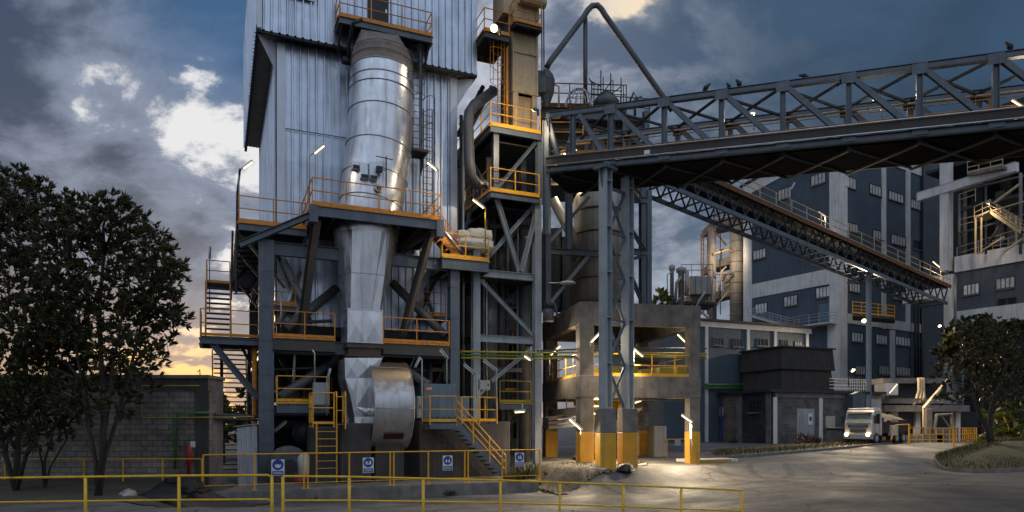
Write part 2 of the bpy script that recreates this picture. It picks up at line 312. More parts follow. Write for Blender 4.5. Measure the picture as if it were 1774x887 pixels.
M['ground'] = ground_mat()
def block_mat(name, c1, c2, mortar, bw=0.4, bh=0.2):
    m = bpy.data.materials.new(name); m.use_nodes = True; nt = m.node_tree; N = nt.nodes; L = nt.links; b = N['Principled BSDF']
    b.inputs['Roughness'].default_value = 0.9
    tc = N.new('ShaderNodeTexCoord'); s = N.new('ShaderNodeSeparateXYZ'); L.new(tc.outputs['Object'], s.inputs[0])
    ad = N.new('ShaderNodeMath'); L.new(s.outputs[0], ad.inputs[0]); L.new(s.outputs[1], ad.inputs[1])
    cb = N.new('ShaderNodeCombineXYZ'); L.new(ad.outputs[0], cb.inputs[0]); L.new(s.outputs[2], cb.inputs[1])
    br = N.new('ShaderNodeTexBrick'); L.new(cb.outputs[0], br.inputs['Vector']); br.inputs['Scale'].default_value = 1.0
    br.inputs['Brick Width'].default_value = bw; br.inputs['Row Height'].default_value = bh; br.inputs['Mortar Size'].default_value = 0.012
    br.inputs['Color1'].default_value = (*c1, 1); br.inputs['Color2'].default_value = (*c2, 1); br.inputs['Mortar'].default_value = (*mortar, 1)
    n = N.new('ShaderNodeTexNoise'); L.new(tc.outputs['Object'], n.inputs['Vector']); n.inputs['Scale'].default_value = 0.8; n.inputs['Detail'].default_value = 8; n.inputs['Roughness'].default_value = 0.7
    mr = N.new('ShaderNodeMapRange'); L.new(n.outputs[0], mr.inputs[0]); mr.inputs[1].default_value = 0.3; mr.inputs[2].default_value = 0.7; mr.inputs[3].default_value = 0.35; mr.inputs[4].default_value = 1.4
    vm = N.new('ShaderNodeVectorMath'); vm.operation = 'SCALE'; L.new(br.outputs[0], vm.inputs[0]); L.new(mr.outputs[0], vm.inputs['Scale'])
    L.new(vm.outputs[0], b.inputs['Base Color'])
    bp = N.new('ShaderNodeBump'); bp.inputs['Strength'].default_value = 0.7; bp.inputs['Distance'].default_value = 0.02
    iv = N.new('ShaderNodeMath'); iv.operation = 'SUBTRACT'; iv.inputs[0].default_value = 1; L.new(br.outputs['Fac'], iv.inputs[1])
    L.new(iv.outputs[0], bp.inputs['Height']); L.new(bp.outputs[0], b.inputs['Normal'])
    return m
M['block'] = block_mat('grey_blockwork', (0.20, 0.178, 0.15), (0.29, 0.26, 0.222), (0.10, 0.088, 0.074))
M['block2'] = block_mat('painted_blockwork', (0.115, 0.11, 0.105), (0.165, 0.155, 0.145), (0.075, 0.07, 0.068), 0.6, 0.3)
M['block3'] = block_mat('dark_blockwork', (0.030, 0.031, 0.033), (0.042, 0.042, 0.044), (0.02, 0.02, 0.02), 0.6, 0.3)
M['block4'] = block_mat('brown_blockwork', (0.16, 0.125, 0.10), (0.21, 0.165, 0.13), (0.10, 0.08, 0.065), 0.6, 0.3)
# ------------------------------------------------------------------ mesh helpers
LOC = {}
def tag(o, label=None, cat=None, group=None, kind=None):
    for k, v in (('label', label), ('category', cat), ('group', group), ('kind', kind)):
        if v: o[k] = v
    return o
def thing(name, label, cat, loc, group=None):
    o = bpy.data.objects.new(name, None); col.objects.link(o); o.location = loc; o.empty_display_size = 0.3
    LOC[o.name] = Vector(loc); return tag(o, label, cat, group, 'thing')
class MB:
    def __init__(s): s.v = []; s.f = []; s.x = None
    def add(s, vs, fs):
        n = len(s.v)
        s.v += [(s.x @ Vector(p)) if s.x else Vector(p) for p in vs]; s.f += [tuple(i + n for i in f) for f in fs]; return s
    def quad(s, *p): return s.add(p, [tuple(range(len(p)))])
    def box8(s, p): return s.add(p, [(0, 3, 2, 1), (4, 5, 6, 7), (0, 1, 5, 4), (1, 2, 6, 5), (2, 3, 7, 6), (3, 0, 4, 7)])
    def obox(s, c, a, b, h):      # centre and three half axes
        c, a, b, h = map(Vector, (c, a, b, h))
        return s.box8([c - a - b - h, c + a - b - h, c + a + b - h, c - a + b - h, c - a - b + h, c + a - b + h, c + a + b + h, c - a + b + h])
    def box(s, x0, x1, y0, y1, z0, z1):
        return s.box8([(x0, y0, z0), (x1, y0, z0), (x1, y1, z0), (x0, y1, z0), (x0, y0, z1), (x1, y0, z1), (x1, y1, z1), (x0, y1, z1)])
    def sbox(s, u0, u1, v0, v1, z0, z1, th=TH):
        return s.box8([W(u0, v0, z0, th), W(u1, v0, z0, th), W(u1, v1, z0, th), W(u0, v1, z0, th), W(u0, v0, z1, th), W(u1, v0, z1, th), W(u1, v1, z1, th), W(u0, v1, z1, th)])
    def frame(s, p0, p1, up):
        d = (p1 - p0).normalized(); up = Vector(up)
        if abs(d.dot(up)) > 0.985: up = vd()
        a = d.cross(up).normalized(); return d, a, a.cross(d).normalized()
    def bar(s, p0, p1, w, h, up=(0, 0, 1)):
        p0, p1 = Vector(p0), Vector(p1)
        if (p1 - p0).length < 1e-4: return s
        d, a, b = s.frame(p0, p1, up); return s.obox((p0 + p1) / 2, a * w / 2, (p1 - p0) / 2, b * h / 2)
    def ibeam(s, p0, p1, w, h, up=(0, 0, 1), t=0.022):     # flanges at +-h/2 along up; web between
        p0, p1 = Vector(p0), Vector(p1); d, a, b = s.frame(p0, p1, up); hl = (p1 - p0) / 2; c = (p0 + p1) / 2
        s.obox(c + b * (h / 2 - t / 2), a * w / 2, hl, b * t / 2); s.obox(c - b * (h / 2 - t / 2), a * w / 2, hl, b * t / 2)
        return s.obox(c, a * t / 2, hl, b * (h / 2 - t - 0.0005))
    def tube(s, pts, r, n=8, caps=True):
        pts = [Vector(p) for p in pts]; rs = r if isinstance(r, (list, tuple)) else [r] * len(pts)
        vs = []; fs = []; prev = None
        for i, p in enumerate(pts):
            t = (pts[min(i + 1, len(pts) - 1)] - pts[max(i - 1, 0)]).normalized()
            if prev is None:
                up = ZA if abs(t.z) < 0.9 else Vector((1, 0, 0)); a = t.cross(up).normalized()
            else: a = (prev - t * prev.dot(t)).normalized()
            prev = a; b = t.cross(a)
            for k in range(n):
                an = 2 * math.pi * k / n; vs.append(p + (a * math.cos(an) + b * math.sin(an)) * rs[i])
        for i in range(len(pts) - 1):
            for k in range(n): fs.append((i * n + k, i * n + (k + 1) % n, (i + 1) * n + (k + 1) % n, (i + 1) * n + k))
        if caps: fs += [tuple(range(n - 1, -1, -1)), tuple(range((len(pts) - 1) * n, len(pts) * n))]
        return s.add(vs, fs)
    def rings(s, rs, closed=True, cap=True):      # loft a list of equal-length point loops
        n = len(rs[0]); vs = [p for r in rs for p in r]; fs = []
        for i in range(len(rs) - 1):
            for k in range(n if closed else n - 1): fs.append((i * n + k, i * n + (k + 1) % n, (i + 1) * n + (k + 1) % n, (i + 1) * n + k))
        if cap: fs += [tuple(range(n - 1, -1, -1)), tuple(range((len(rs) - 1) * n, len(rs) * n))]
        return s.add(vs, fs)
    def lathe(s, c, prof, n=24, cap=True):
        c = Vector(c); return s.rings([[c + Vector((r * math.cos(2 * math.pi * k / n), r * math.sin(2 * math.pi * k / n), z)) for k in range(n)] for r, z in prof], True, cap)
    def prism(s, pts, off):       # polygon pushed along a vector
        pts = [Vector(p) for p in pts]; off = Vector(off); n = len(pts)
        return s.add(pts + [p + off for p in pts], [tuple(range(n - 1, -1, -1)), tuple(range(n, 2 * n))] + [(i, (i + 1) % n, n + (i + 1) % n, n + i) for i in range(n)])
    def pyr(s, a, b, c, d, h):    # cross-broken panel: four facets raised to a point
        a, b, c, d = map(Vector, (a, b, c, d)); m = (a + b + c + d) / 4 + (b - a).cross(d - a).normalized() * h
        return s.add([a, b, c, d, m], [(0, 1, 4), (1, 2, 4), (2, 3, 4), (3, 0, 4)])
    def build(s, name, m, parent=None, smooth=False, label=None, bevel=0.0, fixn=False):
        off = LOC.get(parent.name, Vector()) if parent else Vector()
        me = bpy.data.meshes.new(name); me.from_pydata([tuple(p - off) for p in s.v], [], s.f)
        me.materials.append(M[m] if isinstance(m, str) else m)
        o = bpy.data.objects.new(name, me); col.objects.link(o); LOC[o.name] = off
        if fixn:
            import bmesh
            bm = bmesh.new(); bm.from_mesh(me); bmesh.ops.recalc_face_normals(bm, faces=bm.faces); bm.to_mesh(me); bm.free()
        if smooth:
            for p in me.polygons: p.use_smooth = len(p.vertices) <= 4
        if bevel:
            b = o.modifiers.new('bevel', 'BEVEL'); b.width = bevel; b.segments = 2; b.limit_method = 'ANGLE'; b.angle_limit = R(40)
        if parent: o.parent = parent
        if label: o['label'] = label
        return o
def solo(mb, name, m, label, cat, group=None, kind='thing', **k):   # a thing that is one mesh: origin moved to its base
    c = sum(mb.v, Vector()) / len(mb.v); c.z = min(p.z for p in mb.v)
    mb.v = [p - c for p in mb.v]; o = mb.build(name, m, None, **k); o.location = c; LOC[o.name] = c
    return tag(o, label, cat, group, kind)
def lerp(a, b, t): return a + (b - a) * t
def railing(parent, pts, m='orange', h=1.08, sp=1.45, r=0.024, mids=(0.55,), kick=0.12, posts=True, name='handrail', closed=False):
    pts = [Vector(p) for p in pts]; mb = MB(); rt = MB()
    for i in range(len(pts) - 1):
        a, b = pts[i], pts[i + 1]
        for hh in (h,) + tuple(mids): rt.tube([a + ZA * hh, b + ZA * hh], r, 6)
        if kick: rt.bar(a + ZA * (kick / 2 + 0.01), b + ZA * (kick / 2 + 0.01), 0.012, kick)
    ob = rt.build(name, m, parent)
    done = []
    for i in range(len(pts) - 1):
        a, b = pts[i], pts[i + 1]; n = max(1, round((b - a).length / sp))
        for k in range(n + 1):
            p = lerp(a, b, k / n)
            if any((p - q).length < 0.1 for q in done): continue
            done.append(p)
            q = MB() if posts else mb
            q.bar(p - ZA * 0.12, p + ZA * h, 0.045, 0.045, vd())
            if posts: q.build('rail_post', m, ob)
    if not posts: mb.build('rail_post', m, ob)
    return ob
def stairs(parent, a, b, width, side, m_str='steel', m_tread='dark', rail=None, n=None, rail_sides=(0, 1)):
    """flight from foot a to head b (points on the near stringer); side = unit vector across"""
    a, b, side = Vector(a), Vector(b), Vector(side); n = n or max(3, round((b.z - a.z) / 0.2)); mb = MB()
    for k in (0, 1): mb.bar(a + side * width * k, b + side * width * k, 0.03, 0.26)
    mb.build('stringer', m_str, parent); t = MB(); d = (b - a); run = Vector((d.x, d.y, 0)).normalized()
    for i in range(1, n):
        c = lerp(a, b, i / n) + side * width / 2; t.obox(c, run * 0.13, side * (width / 2 - 0.02), ZA * 0.02)
    t.build('tread', m_tread, parent)
    if rail:
        for k in rail_sides: railing(parent, [a + side * width * k, b + side * width * k], rail, 1.0, 1.2, 0.024, (0.35, 0.68), 0)
def ladder(parent, a, b, out, w=0.45, rung=0.28, m='dark', cage=None, r=0.02, name='ladder_rails', split=True):
    a, b, out = Vector(a), Vector(b), Vector(out); s = out.cross((b - a).normalized()).normalized() * w / 2; mb = MB()
    for k in (-1, 1): mb.bar(a + s * k, b + s * k, 0.055, 0.03, out)
    mb.build(name, m, parent); q = MB(); n = int((b - a).length / rung)
    for i in range(1, n):
        p = lerp(a, b, i / n); q.tube([p - s, p + s], r * 0.7, 6)
        if split: q.build('rung', m, parent); q = MB()
    if not split: q.build('rungs', m, parent)
    if cage:
        c0, c1, mc = cage; g = MB(); L_ = (b - a).length; k = max(1, round((c1 - c0) / 0.75)); hs = []
        for i in range(k + 1):
            p = a + (b - a).normalized() * lerp(c0, c1, i / k)
            h = [p + s * 1.0 * math.cos(t) * 1.35 + out * (0.72 * math.sin(t)) for t in [math.pi * j / 8 for j in range(9)]]
            g.tube(h, 0.017, 5); hs.append(h)
        for j in (1, 3, 5, 7): g.tube([hs[0][j], hs[-1][j]], 0.013, 5)
        g.build('safety_cage', mc, parent)
def window(parent, c, u, n, w, h, panes=4, pm='pane', fm='dark', fr=0.07, depth=0.10):
    c, u, n = Vector(c), Vector(u), Vector(n); f = MB(); t = depth / 2
    for sx in (-1, 1): f.obox(c + u * sx * (w / 2 + fr / 2) + n * t * 0.6, u * fr / 2, ZA * (h / 2 + fr), n * t)
    for sz in (-1, 1): f.obox(c + ZA * sz * (h / 2 + fr / 2) + n * t * 0.6, u * (w / 2 - 0.001), ZA * fr / 2, n * t)
    for i in range(1, panes): f.obox(c + u * (w * (i / panes - 0.5)) + n * 0.03, u * 0.035, ZA * (h / 2 - 0.001), n * 0.025)
    o = f.build('window', fm, parent)
    MB().obox(c - ZA * (h / 2 + fr + 0.05) + n * 0.08, u * (w / 2 + fr + 0.06), n * 0.085, ZA * 0.045).build('sill', 'conc', o)
    MB().obox(c + n * 0.012, u * (w / 2 - 0.002), ZA * (h / 2 - 0.002), n * 0.012).build('pane', pm, o); return o
def ribbed(mb, p0, p1, z0, z1, n, pitch=0.36, rib=0.12, depth=0.10, top=None):
    """trapezoid-ribbed sheet on the upright plane from p0 to p1, n = outward normal"""
    p0, p1, n = Vector(p0), Vector(p1), Vector(n); L_ = Vector((p1.x - p0.x, p1.y - p0.y, 0)); ln = L_.length; d = L_ / ln
    prof = []; x = 0.0
    while x < ln - pitch:
        prof += [(x, 0), (x + pitch - rib, 0), (x + pitch - rib * 0.72, depth), (x + pitch - rib * 0.28, depth)]; x += pitch
    prof += [(x, 0), (ln, 0)]
    vs = []
    for a, b in prof:
        q = Vector((p0.x, p0.y, 0)) + d * a + n * b; t = z1 if top is None else top(a / ln)
        vs += [q + ZA * z0, q + ZA * t]
    return mb.add(vs, [(2 * i, 2 * i + 2, 2 * i + 3, 2 * i + 1) for i in range(len(prof) - 1)])
def tube_lamp(px, py, d, label, ang=35, ln=0.75, pole=None, lit=True, side=1, power=0, face=None, pm='steell'):
    """batten lamp on a bent pole; ang = tilt of the batten, pole = (px, py) of the pole's foot at the same depth"""
    c = P(px, py, d); dx = Vector((math.cos(R(ang)) * side, 0, math.sin(R(ang)))); foot = P(pole[0], pole[1], d) if pole else c - ZA * 1.2 - dx * ln / 2
    o = thing('batten_lamp', label, 'lamp', foot, 'batten lamps around the plant'); n = Vector((0, -0.5, -0.87)); n = (n - dx * n.dot(dx)).normalized()
    e = c - dx * ln / 2 - n * 0.07
    if abs(foot.x - e.x) > abs(foot.x - (c + dx * ln / 2).x): e = c + dx * ln / 2 - n * 0.07
    MB().tube([foot, Vector((foot.x, foot.y, e.z - 0.12)), e - n * 0.02, lerp(e, c, 0.4)], 0.028, 8).build('pole', pm, o, True)
    b = n.cross(dx)
    MB().obox(c - n * 0.045, dx * ln / 2, b * 0.055, n * 0.03).build('lamp_housing', 'cab', o, bevel=0.01)
    MB().tube([c - dx * (ln / 2 - 0.04) + n * 0.035, c + dx * (ln / 2 - 0.04) + n * 0.035], 0.024, 8).build('tube', 'lamp' if lit else 'dimlamp', o, True)
    if lit and power:
        ld = bpy.data.lights.new('lamp_light', 'AREA'); ld.shape = 'RECTANGLE'; ld.size = ln; ld.size_y = 0.1; ld.energy = power; ld.color = (1.0, 0.80, 0.53)
        lo = bpy.data.objects.new('lamp_light', ld); col.objects.link(lo); lo.parent = o
        X = dx; Z = -n; Y = Z.cross(X); mtx = Matrix((X, Y, Z)).transposed().to_4x4(); mtx.translation = c + n * 0.10 - LOC[o.name]; lo.matrix_local = mtx
    return o
# ================================================================== GROUND
def ground():
    xs = [-900, -500, -300, -180, -120, -90, -70, -55, -45, -38, -32] + [-28 + 0.5 * i for i in range(113)] + [30, 33, 37, 42, 48, 55, 65, 80, 100, 130, 180, 260, 400, 900]
    ys = [-200, -60, -20, -5] + [2 + 0.5 * i for i in range(117)] + [62, 65, 70, 78, 90, 110, 140, 200, 300, 500, 900, 1500]
    mb = MB(); n = len(xs)
    vs = [(x, y, gz(x, y) + 0.012 * mnoise.noise(Vector((x * 0.5, y * 0.5, 0)))) for y in ys for x in xs]
    fs = [(j * n + i, j * n + i + 1, (j + 1) * n + i + 1, (j + 1) * n + i) for j in range(len(ys) - 1) for i in range(n - 1)]
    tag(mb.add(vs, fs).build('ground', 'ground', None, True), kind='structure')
ground()
def patch(name, m, inside, x0, x1, y0, y1, st=0.3, dz=0.02, hump=None, kind='structure'):
    mb = MB(); nx = int((x1 - x0) / st); ny = int((y1 - y0) / st); idx = {}
    def vid(i, j):
        if (i, j) not in idx:
            x = x0 + i * st; y = y0 + j * st; idx[(i, j)] = len(mb.v)
            mb.v.append(Vector((x, y, gz(x, y) + dz + (hump(x, y) if hump else 0) + 0.01 * mnoise.noise(Vector((x * 1.3, y * 1.3, 3))))))
        return idx[(i, j)]
    for j in range(ny):
        for i in range(nx):
            x = x0 + (i + 0.5) * st; y = y0 + (j + 0.5) * st
            if inside(x + 0.35 * mnoise.noise(Vector((x, y, 1))), y + 0.35 * mnoise.noise(Vector((x, y, 7)))):
                mb.f.append((vid(i, j), vid(i + 1, j), vid(i + 1, j + 1), vid(i, j + 1)))
    return tag(mb.build(name, m, None, True), kind=kind)
# bare soil below the trees, rubble bank beside the plinth
patch('soil_ground', 'soil', lambda x, y: x < -9.4 - 0.25 * (24 - y) and y > 18.8 + 0.1 * (x + 20), -30, -8, 16, 27, 0.25, 0.03)
def hump(x, y):
    u, v = UV(Vector((x, y, 0))); return 0.12 * abs(mnoise.noise(Vector((x * 1.7, y * 1.7, 0)))) + 0.10 * sst(26.0, 27.2, v)
def in_rub(x, y):
    u, v = UV(Vector((x, y, 0))); return 13.05 < u < 17.2 - 0.16 * (v - 28) ** 2 and 25.7 + 0.3 * (u - 13) < v < 30.5
patch('rubble_bank', 'gravel', in_rub, 0, 8, 27, 35, 0.18, 0.015, hump)
# kerbed turf island with the tree
isl_pts = []
for (px, py) in ((1618, 795), (1640, 801), (1680, 803), (1730, 803), (1774, 800), (1880, 796)):
    d = 1.95 * FPX / (py - HY); isl_pts.append(P(px, HY, d))
isl_back = [P(px, HY, 1.85 * FPX / (py - HY)) for (px, py) in ((1880, 764), (1774, 768), (1730, 773), (1690, 779), (1650, 786), (1624, 791))]
loop = isl_pts + isl_back
def smooth_loop(pts, it=2):
    for _ in range(it): pts = [q for i in range(len(pts)) for q in (lerp(pts[i], pts[(i + 1) % len(pts)], 0.25), lerp(pts[i], pts[(i + 1) % len(pts)], 0.75))]
    return pts
loop = smooth_loop(loop)
mb = MB(); top = [Vector((p.x, p.y, gz(p.x, p.y) + 0.15)) for p in loop]; c = sum(top, Vector()) / len(top)
inner = [lerp(p, c, 0.5) + ZA * 0.35 for p in top]
mb.rings([top, inner, [lerp(p, c, 0.98) + ZA * 0.5 for p in top]], True, False); c_isl = c.copy(); tag(mb.build('turf_island', 'turf', None, True), kind='structure')
mb = MB(); n_ = len(loop)
out_ = [p + (p - Vector((c.x, c.y, p.z))).normalized() * 0.18 for p in top]
mb.rings([[Vector((p.x, p.y, p.z - 0.3)) for p in out_], [p + ZA * 0.03 for p in out_], [p + ZA * 0.03 for p in top], [p - ZA * 0.1 for p in top]], True, False)
tag(mb.build('island_kerb', 'conc', None), kind='structure')
# pavement kerb along the block building
kp = [P(px, HY, 1.72 * FPX / (py - HY)) for (px, py) in ((1215, 789), (1300, 786), (1400, 781), (1480, 776), (1560, 770), (1625, 767), (1700, 763))]
mb = MB()
for a, b in zip(kp, kp[1:]):
    a = Vector((a.x, a.y, gz(a.x, a.y) + 0.05)); b = Vector((b.x, b.y, gz(b.x, b.y) + 0.05)); mb.bar(a, b, 0.18, 0.22)
tag(mb.build('pavement_kerb', 'conc', None), kind='structure')
def in_verge(x, y):
    px = CX + x / y * FPX
    d_edge = 1.85 * FPX / (lerp(789, 766, max(0, min(1, (px - 1215) / 430))) - HY)
    return d_edge + 0.15 < y < d_edge + 6 and 1235 < px < 1720
patch('grass_verge', 'turf', in_verge, 12, 60, 38, 78, 0.4, 0.05)
# yellow-edged kerb island beside the concrete frame
o = MB(); a = P(1187, 797, 36.5); a.z = gz(a.x, a.y); o.obox(a + Vector((1.3, 0.5, 0.08)), ud() * 1.5, vd() * 0.7, ZA * 0.08)
tag(o.build('traffic_island', 'wconc', None, bevel=0.03), kind='structure')
o = MB(); o.obox(a + Vector((1.3, 0.5, 0.07)) - vd() * 0.712, ud() * 1.0 - ud() * 0.0, vd() * 0.012, ZA * 0.075); tag(o.build('island_kerb_paint', 'pyellow', None), kind='structure')
# concrete plinth slab of the plant
U0, U1 = us(349, 27.3), us(934, 27.3)
ZP = 0.55
mb = MB(); mb.sbox(U0, U1, 27.3, 47, -0.25, ZP)
solo(mb, 'plinth_slab', 'conc', 'long low concrete plinth the whole metal tower stands on', 'plinth', bevel=0.04)
# ================================================================== CLAD TOWER
VW, VU = 33.5, 32.8
tw = thing('clad_tower', 'tall tower clad in silvery blue ribbed metal sheet', 'tower', W(6.8, 38, ZP))
ul, ur = us(480, VW), us(790, VW); uL, uR = us(445, VU), us(826, VU)
ZL, ZM, ZT = 7.6, 20.6, 27.0
n_ = -vd(); nl = -ud()
mb = MB()
zz = [ZL, 11.0, 15.2, ZM]
for i in range(3): ribbed(mb, W(ul, VW - 0.006 * i, 0), W(ur, VW - 0.006 * i, 0), zz[i] - (0.05 if i else 0), zz[i + 1], n_)
ribbed(mb, W(ul, 47, 0), W(ul, VW, 0), 7.6, ZM, nl); ribbed(mb, W(ur, VW, 0), W(ur, 47, 0), 7.6, ZM, ud())
mb.sbox(ul + 0.03, ur - 0.03, VW + 0.03, 47, 7.7, ZM - 0.1)
mb.build('lower_wall', 'clad', tw)
mb = MB()
ribbed(mb, W(uL, VU, 0), W(uR, VU, 0), ZM, 24.1, n_, 0.34); ribbed(mb, W(uL, VU - 0.006, 0), W(uR, VU - 0.006, 0), 24.05, ZT, n_, 0.34)
ribbed(mb, W(uL, 47.5, 0), W(uL, VU, 0), ZM, ZT, nl); ribbed(mb, W(uR, VU, 0), W(uR, 47.5, 0), ZM, ZT, ud())
mb.sbox(uL + 0.03, uR - 0.03, VU + 0.03, 47.5, ZM + 0.25, ZT - 0.05)
mb.build('upper_wall', 'clad', tw)
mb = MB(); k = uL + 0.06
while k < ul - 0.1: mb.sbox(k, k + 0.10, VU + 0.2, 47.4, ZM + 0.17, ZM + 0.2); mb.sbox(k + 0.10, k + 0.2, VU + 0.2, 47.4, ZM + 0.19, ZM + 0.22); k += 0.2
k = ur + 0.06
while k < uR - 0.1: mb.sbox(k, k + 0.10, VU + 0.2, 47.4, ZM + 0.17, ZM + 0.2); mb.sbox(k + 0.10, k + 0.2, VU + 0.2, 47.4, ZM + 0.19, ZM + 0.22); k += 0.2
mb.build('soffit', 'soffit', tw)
mb = MB(); mb.sbox(uL - 0.03, uR + 0.03, VU + 0.02, VU + 0.18, ZM - 0.10, ZM + 0.2); mb.sbox(uL - 0.03, uL + 0.12, VU + 0.18, 47.6, ZM - 0.10, ZM + 0.2); mb.sbox(uR - 0.12, uR + 0.03, VU + 0.18, 47.6, ZM - 0.10, ZM + 0.2)
mb.build('eaves_angle', 'dark', tw)
for uu in (ul, ur):
    s_ = 1 if uu == ul else -1
    mb = MB(); mb.sbox(min(uu - 0.02 * s_, uu + 0.34 * s_), max(uu - 0.02 * s_, uu + 0.34 * s_), VW - 0.135, VW - 0.11, ZL, ZM - 0.12); mb.build('corner_flashing', 'flash', tw)
mb = MB(); mb.sbox(ul - 0.095, ul - 0.078, VW - 0.07, VW + 0.5, ZL, ZM - 0.12); mb.build('corner_flashing', 'flash', tw)
mb = MB(); mb.sbox(uL, uL + 0.2, VU - 0.135, VU - 0.11, ZM + 0.02, ZT); mb.build('corner_flashing', 'flash', tw)
mb = MB()      # flared gussets under the overhang at both corners
mb.prism([W(ul - 0.03, VW - 0.05, ZM - 0.12), W(uL + 0.05, VU + 0.2, ZM - 0.12), W(ul - 0.03, VW - 0.05, ZM - 1.5)], vd() * 0.03); mb.build('corner_gusset', 'flash', tw); mb = MB()
mb.prism([W(ur + 0.03, VW - 0.05, ZM - 0.12), W(uR - 0.05, VU + 0.2, ZM - 0.12), W(ur + 0.03, VW - 0.05, ZM - 1.5)], vd() * 0.03)
mb.build('corner_gusset', 'flash', tw)
mb = MB()
a = S(455, -30, VU); b = S(545, 6, VU); mb.sbox(us(455, VU), us(545, VU), VU - 0.15, VU - 0.11, b.z, b.z + 1.6); o = mb.build('window', 'flash', tw)
mb = MB(); mb.sbox(us(470, VU), us(540, VU), VU - 0.175, VU - 0.152, b.z + 0.13, b.z + 1.5); mb.build('pane', 'dpane', o)
mb = MB(); zd_ = zs(650, 62, VU); mb.sbox(us(637, VU), us(672, VU), VU - 0.16, VU - 0.06, zd_ + 0.1, zd_ + 2.2); o = mb.build('door', 'dark', tw)
MB().sbox(us(666, VU), us(669, VU), VU - 0.20, VU - 0.16, zd_ + 1.1, zd_ + 1.25).build('handle', 'galv', o)
mb = MB()                                     # horizontal rail of the cladding lap and bracket row
for py in (232,): mb.sbox(ul + 0.35, us(600, VW), VW - 0.125, VW - 0.106, zs(540, py, VW), zs(540, py, VW) + 0.035)
mb.build('lap_strip', 'dark', tw)
mb = MB(); mb.sbox(ul - 0.02, ur + 0.02, VW + 0.05, VW + 0.3, 7.15, 7.6); mb.build('base_beam', 'dark', tw)
# lower hopper skirt of the tower (ribbed, dark interior)
mb = MB(); zb = 5.9
for (x0, x1) in ((498, 566), (688, 758)):
    p0, p1 = S(x0, 500, VW + 0.35), S(x1, 500, VW + 0.35); ribbed(mb, p0, p1, zb + 0.4, 9.6, n_, 0.3, 0.1)
mb.build('lower_skirt', 'clad', tw)
# ================================================================== EXHAUST DUCT
dt = thing('exhaust_duct', 'fat bright aluminium duct running down the front of the ribbed tower', 'duct', W(us(634, 30.2), 30.2, ZP))
path = [(662, 128, 31.75, 53), (661, 165, 31.7, 55), (660, 205, 31.65, 55.5), (656, 260, 31.55, 55.5), (650, 310, 31.45, 55), (643, 362, 31.35, 54), (636, 398, 31.3, 54)]
cs = [S(a, b, v) for a, b, v, w in path]; rr = [w * c.y / FPX for (a, b, v, w), c in zip(path, cs)]
def ringat(c, r, t, n=40, off=0.0):
    t = t.normalized(); a = t.cross(vd()).normalized(); b = t.cross(a).normalized()
    return [c + (a * math.cos(2 * math.pi * k / n) + b * math.sin(2 * math.pi * k / n)) * (r + off) for k in range(n)]
def tang(i): return cs[min(i + 1, len(cs) - 1)] - cs[max(i - 1, 0)]
mb = MB(); rgs = []
for i in range(len(cs) - 1):
    for k in range(4): rgs.append(ringat(lerp(cs[i], cs[i + 1], k / 4), rr[i] + (rr[i + 1] - rr[i]) * k / 4, lerp(tang(i), tang(i + 1), k / 4)))
rgs.append(ringat(cs[-1], rr[-1], tang(len(cs) - 1)))
mb.rings(rgs, True, False); mb.build('round_shell', 'duct', dt, True)
sm = MB()
def ring_py(py):
    for i in range(len(cs) - 1):
        y0, y1 = path[i][1], path[i + 1][1]
        if y0 <= py <= y1 or (i == len(cs) - 2 and py > y1):
            t = (py - y0) / (y1 - y0); return lerp(cs[i], cs[i + 1], t), rr[i] + (rr[i + 1] - rr[i]) * t, lerp(tang(i), tang(i + 1), t)
for py in (129, 150, 166, 204, 262, 312, 358):
    c, r, t = ring_py(py); L0 = ringat(c, r, t, 40, 0.018); sm.tube(L0 + [L0[0]], 0.022, 6, False)
c, r, t = ring_py(205)
for an in (250, 292): # long seam
    pass
sm.build('seam_band', 'galv', dt, True)
# dusty head turning into the wall
hd = MB(); c, r, t = ring_py(128.5)
def sqring(px0, px1, py0, py1, v0, v1, n=40):
    p = [S(px0, py0, v0), S(px1, py0, v0), S(px1, py1, v1), S(px0, py1, v1)]
    return p
top4 = [S(625, 56, 31.35), S(691, 65, 31.35), S(688, 50, 32.7), S(628, 40, 32.7)]
def square_loop(q, ref, n=40):
    """n points round a quadrilateral, matched by angle to a reference ring"""
    cc = sum(q, Vector()) / 4; rc = sum(ref, Vector()) / len(ref); out = []
    a = (ref[0] - rc).normalized(); nn = (ref[0] - rc).cross(ref[n // 4] - rc).normalized(); b = nn.cross(a)
    qs = [((p - cc).dot(a), (p - cc).dot(b), p) for p in q]
    for p in ref:
        dx, dy = (p - rc).dot(a), (p - rc).dot(b); best = None
        for i in range(4):
            x0, y0, p0 = qs[i]; x1, y1, p1 = qs[(i + 1) % 4]
            den = dx * (y1 - y0) - dy * (x1 - x0)
            if abs(den) < 1e-9: continue
            s_ = (dy * x0 - dx * y0) / den; tt = (x0 * (y1 - y0) - y0 * (x1 - x0)) / den
            if -1e-6 <= s_ <= 1 + 1e-6 and tt > 0: best = lerp(p0, p1, s_)
        out.append(best if best else p)
    return out
ref = ringat(c, r, t); r1_ = ringat(c + t.normalized() * -0.8 + vd() * 0.08, r * 0.97, t); hd.rings([ref, r1_, square_loop(top4, r1_)], True, True)
hd.build('duct_head', 'ductd', dt)
hs = MB()
for k in (0.02, 0.42, 0.8): 
    L0 = ringat(c + t.normalized() * -k, r * 0.99, t, 40, 0.02); hs.tube(L0 + [L0[0]], 0.02, 6, False)
hs.build('head_seam', 'ductd', dt, True)
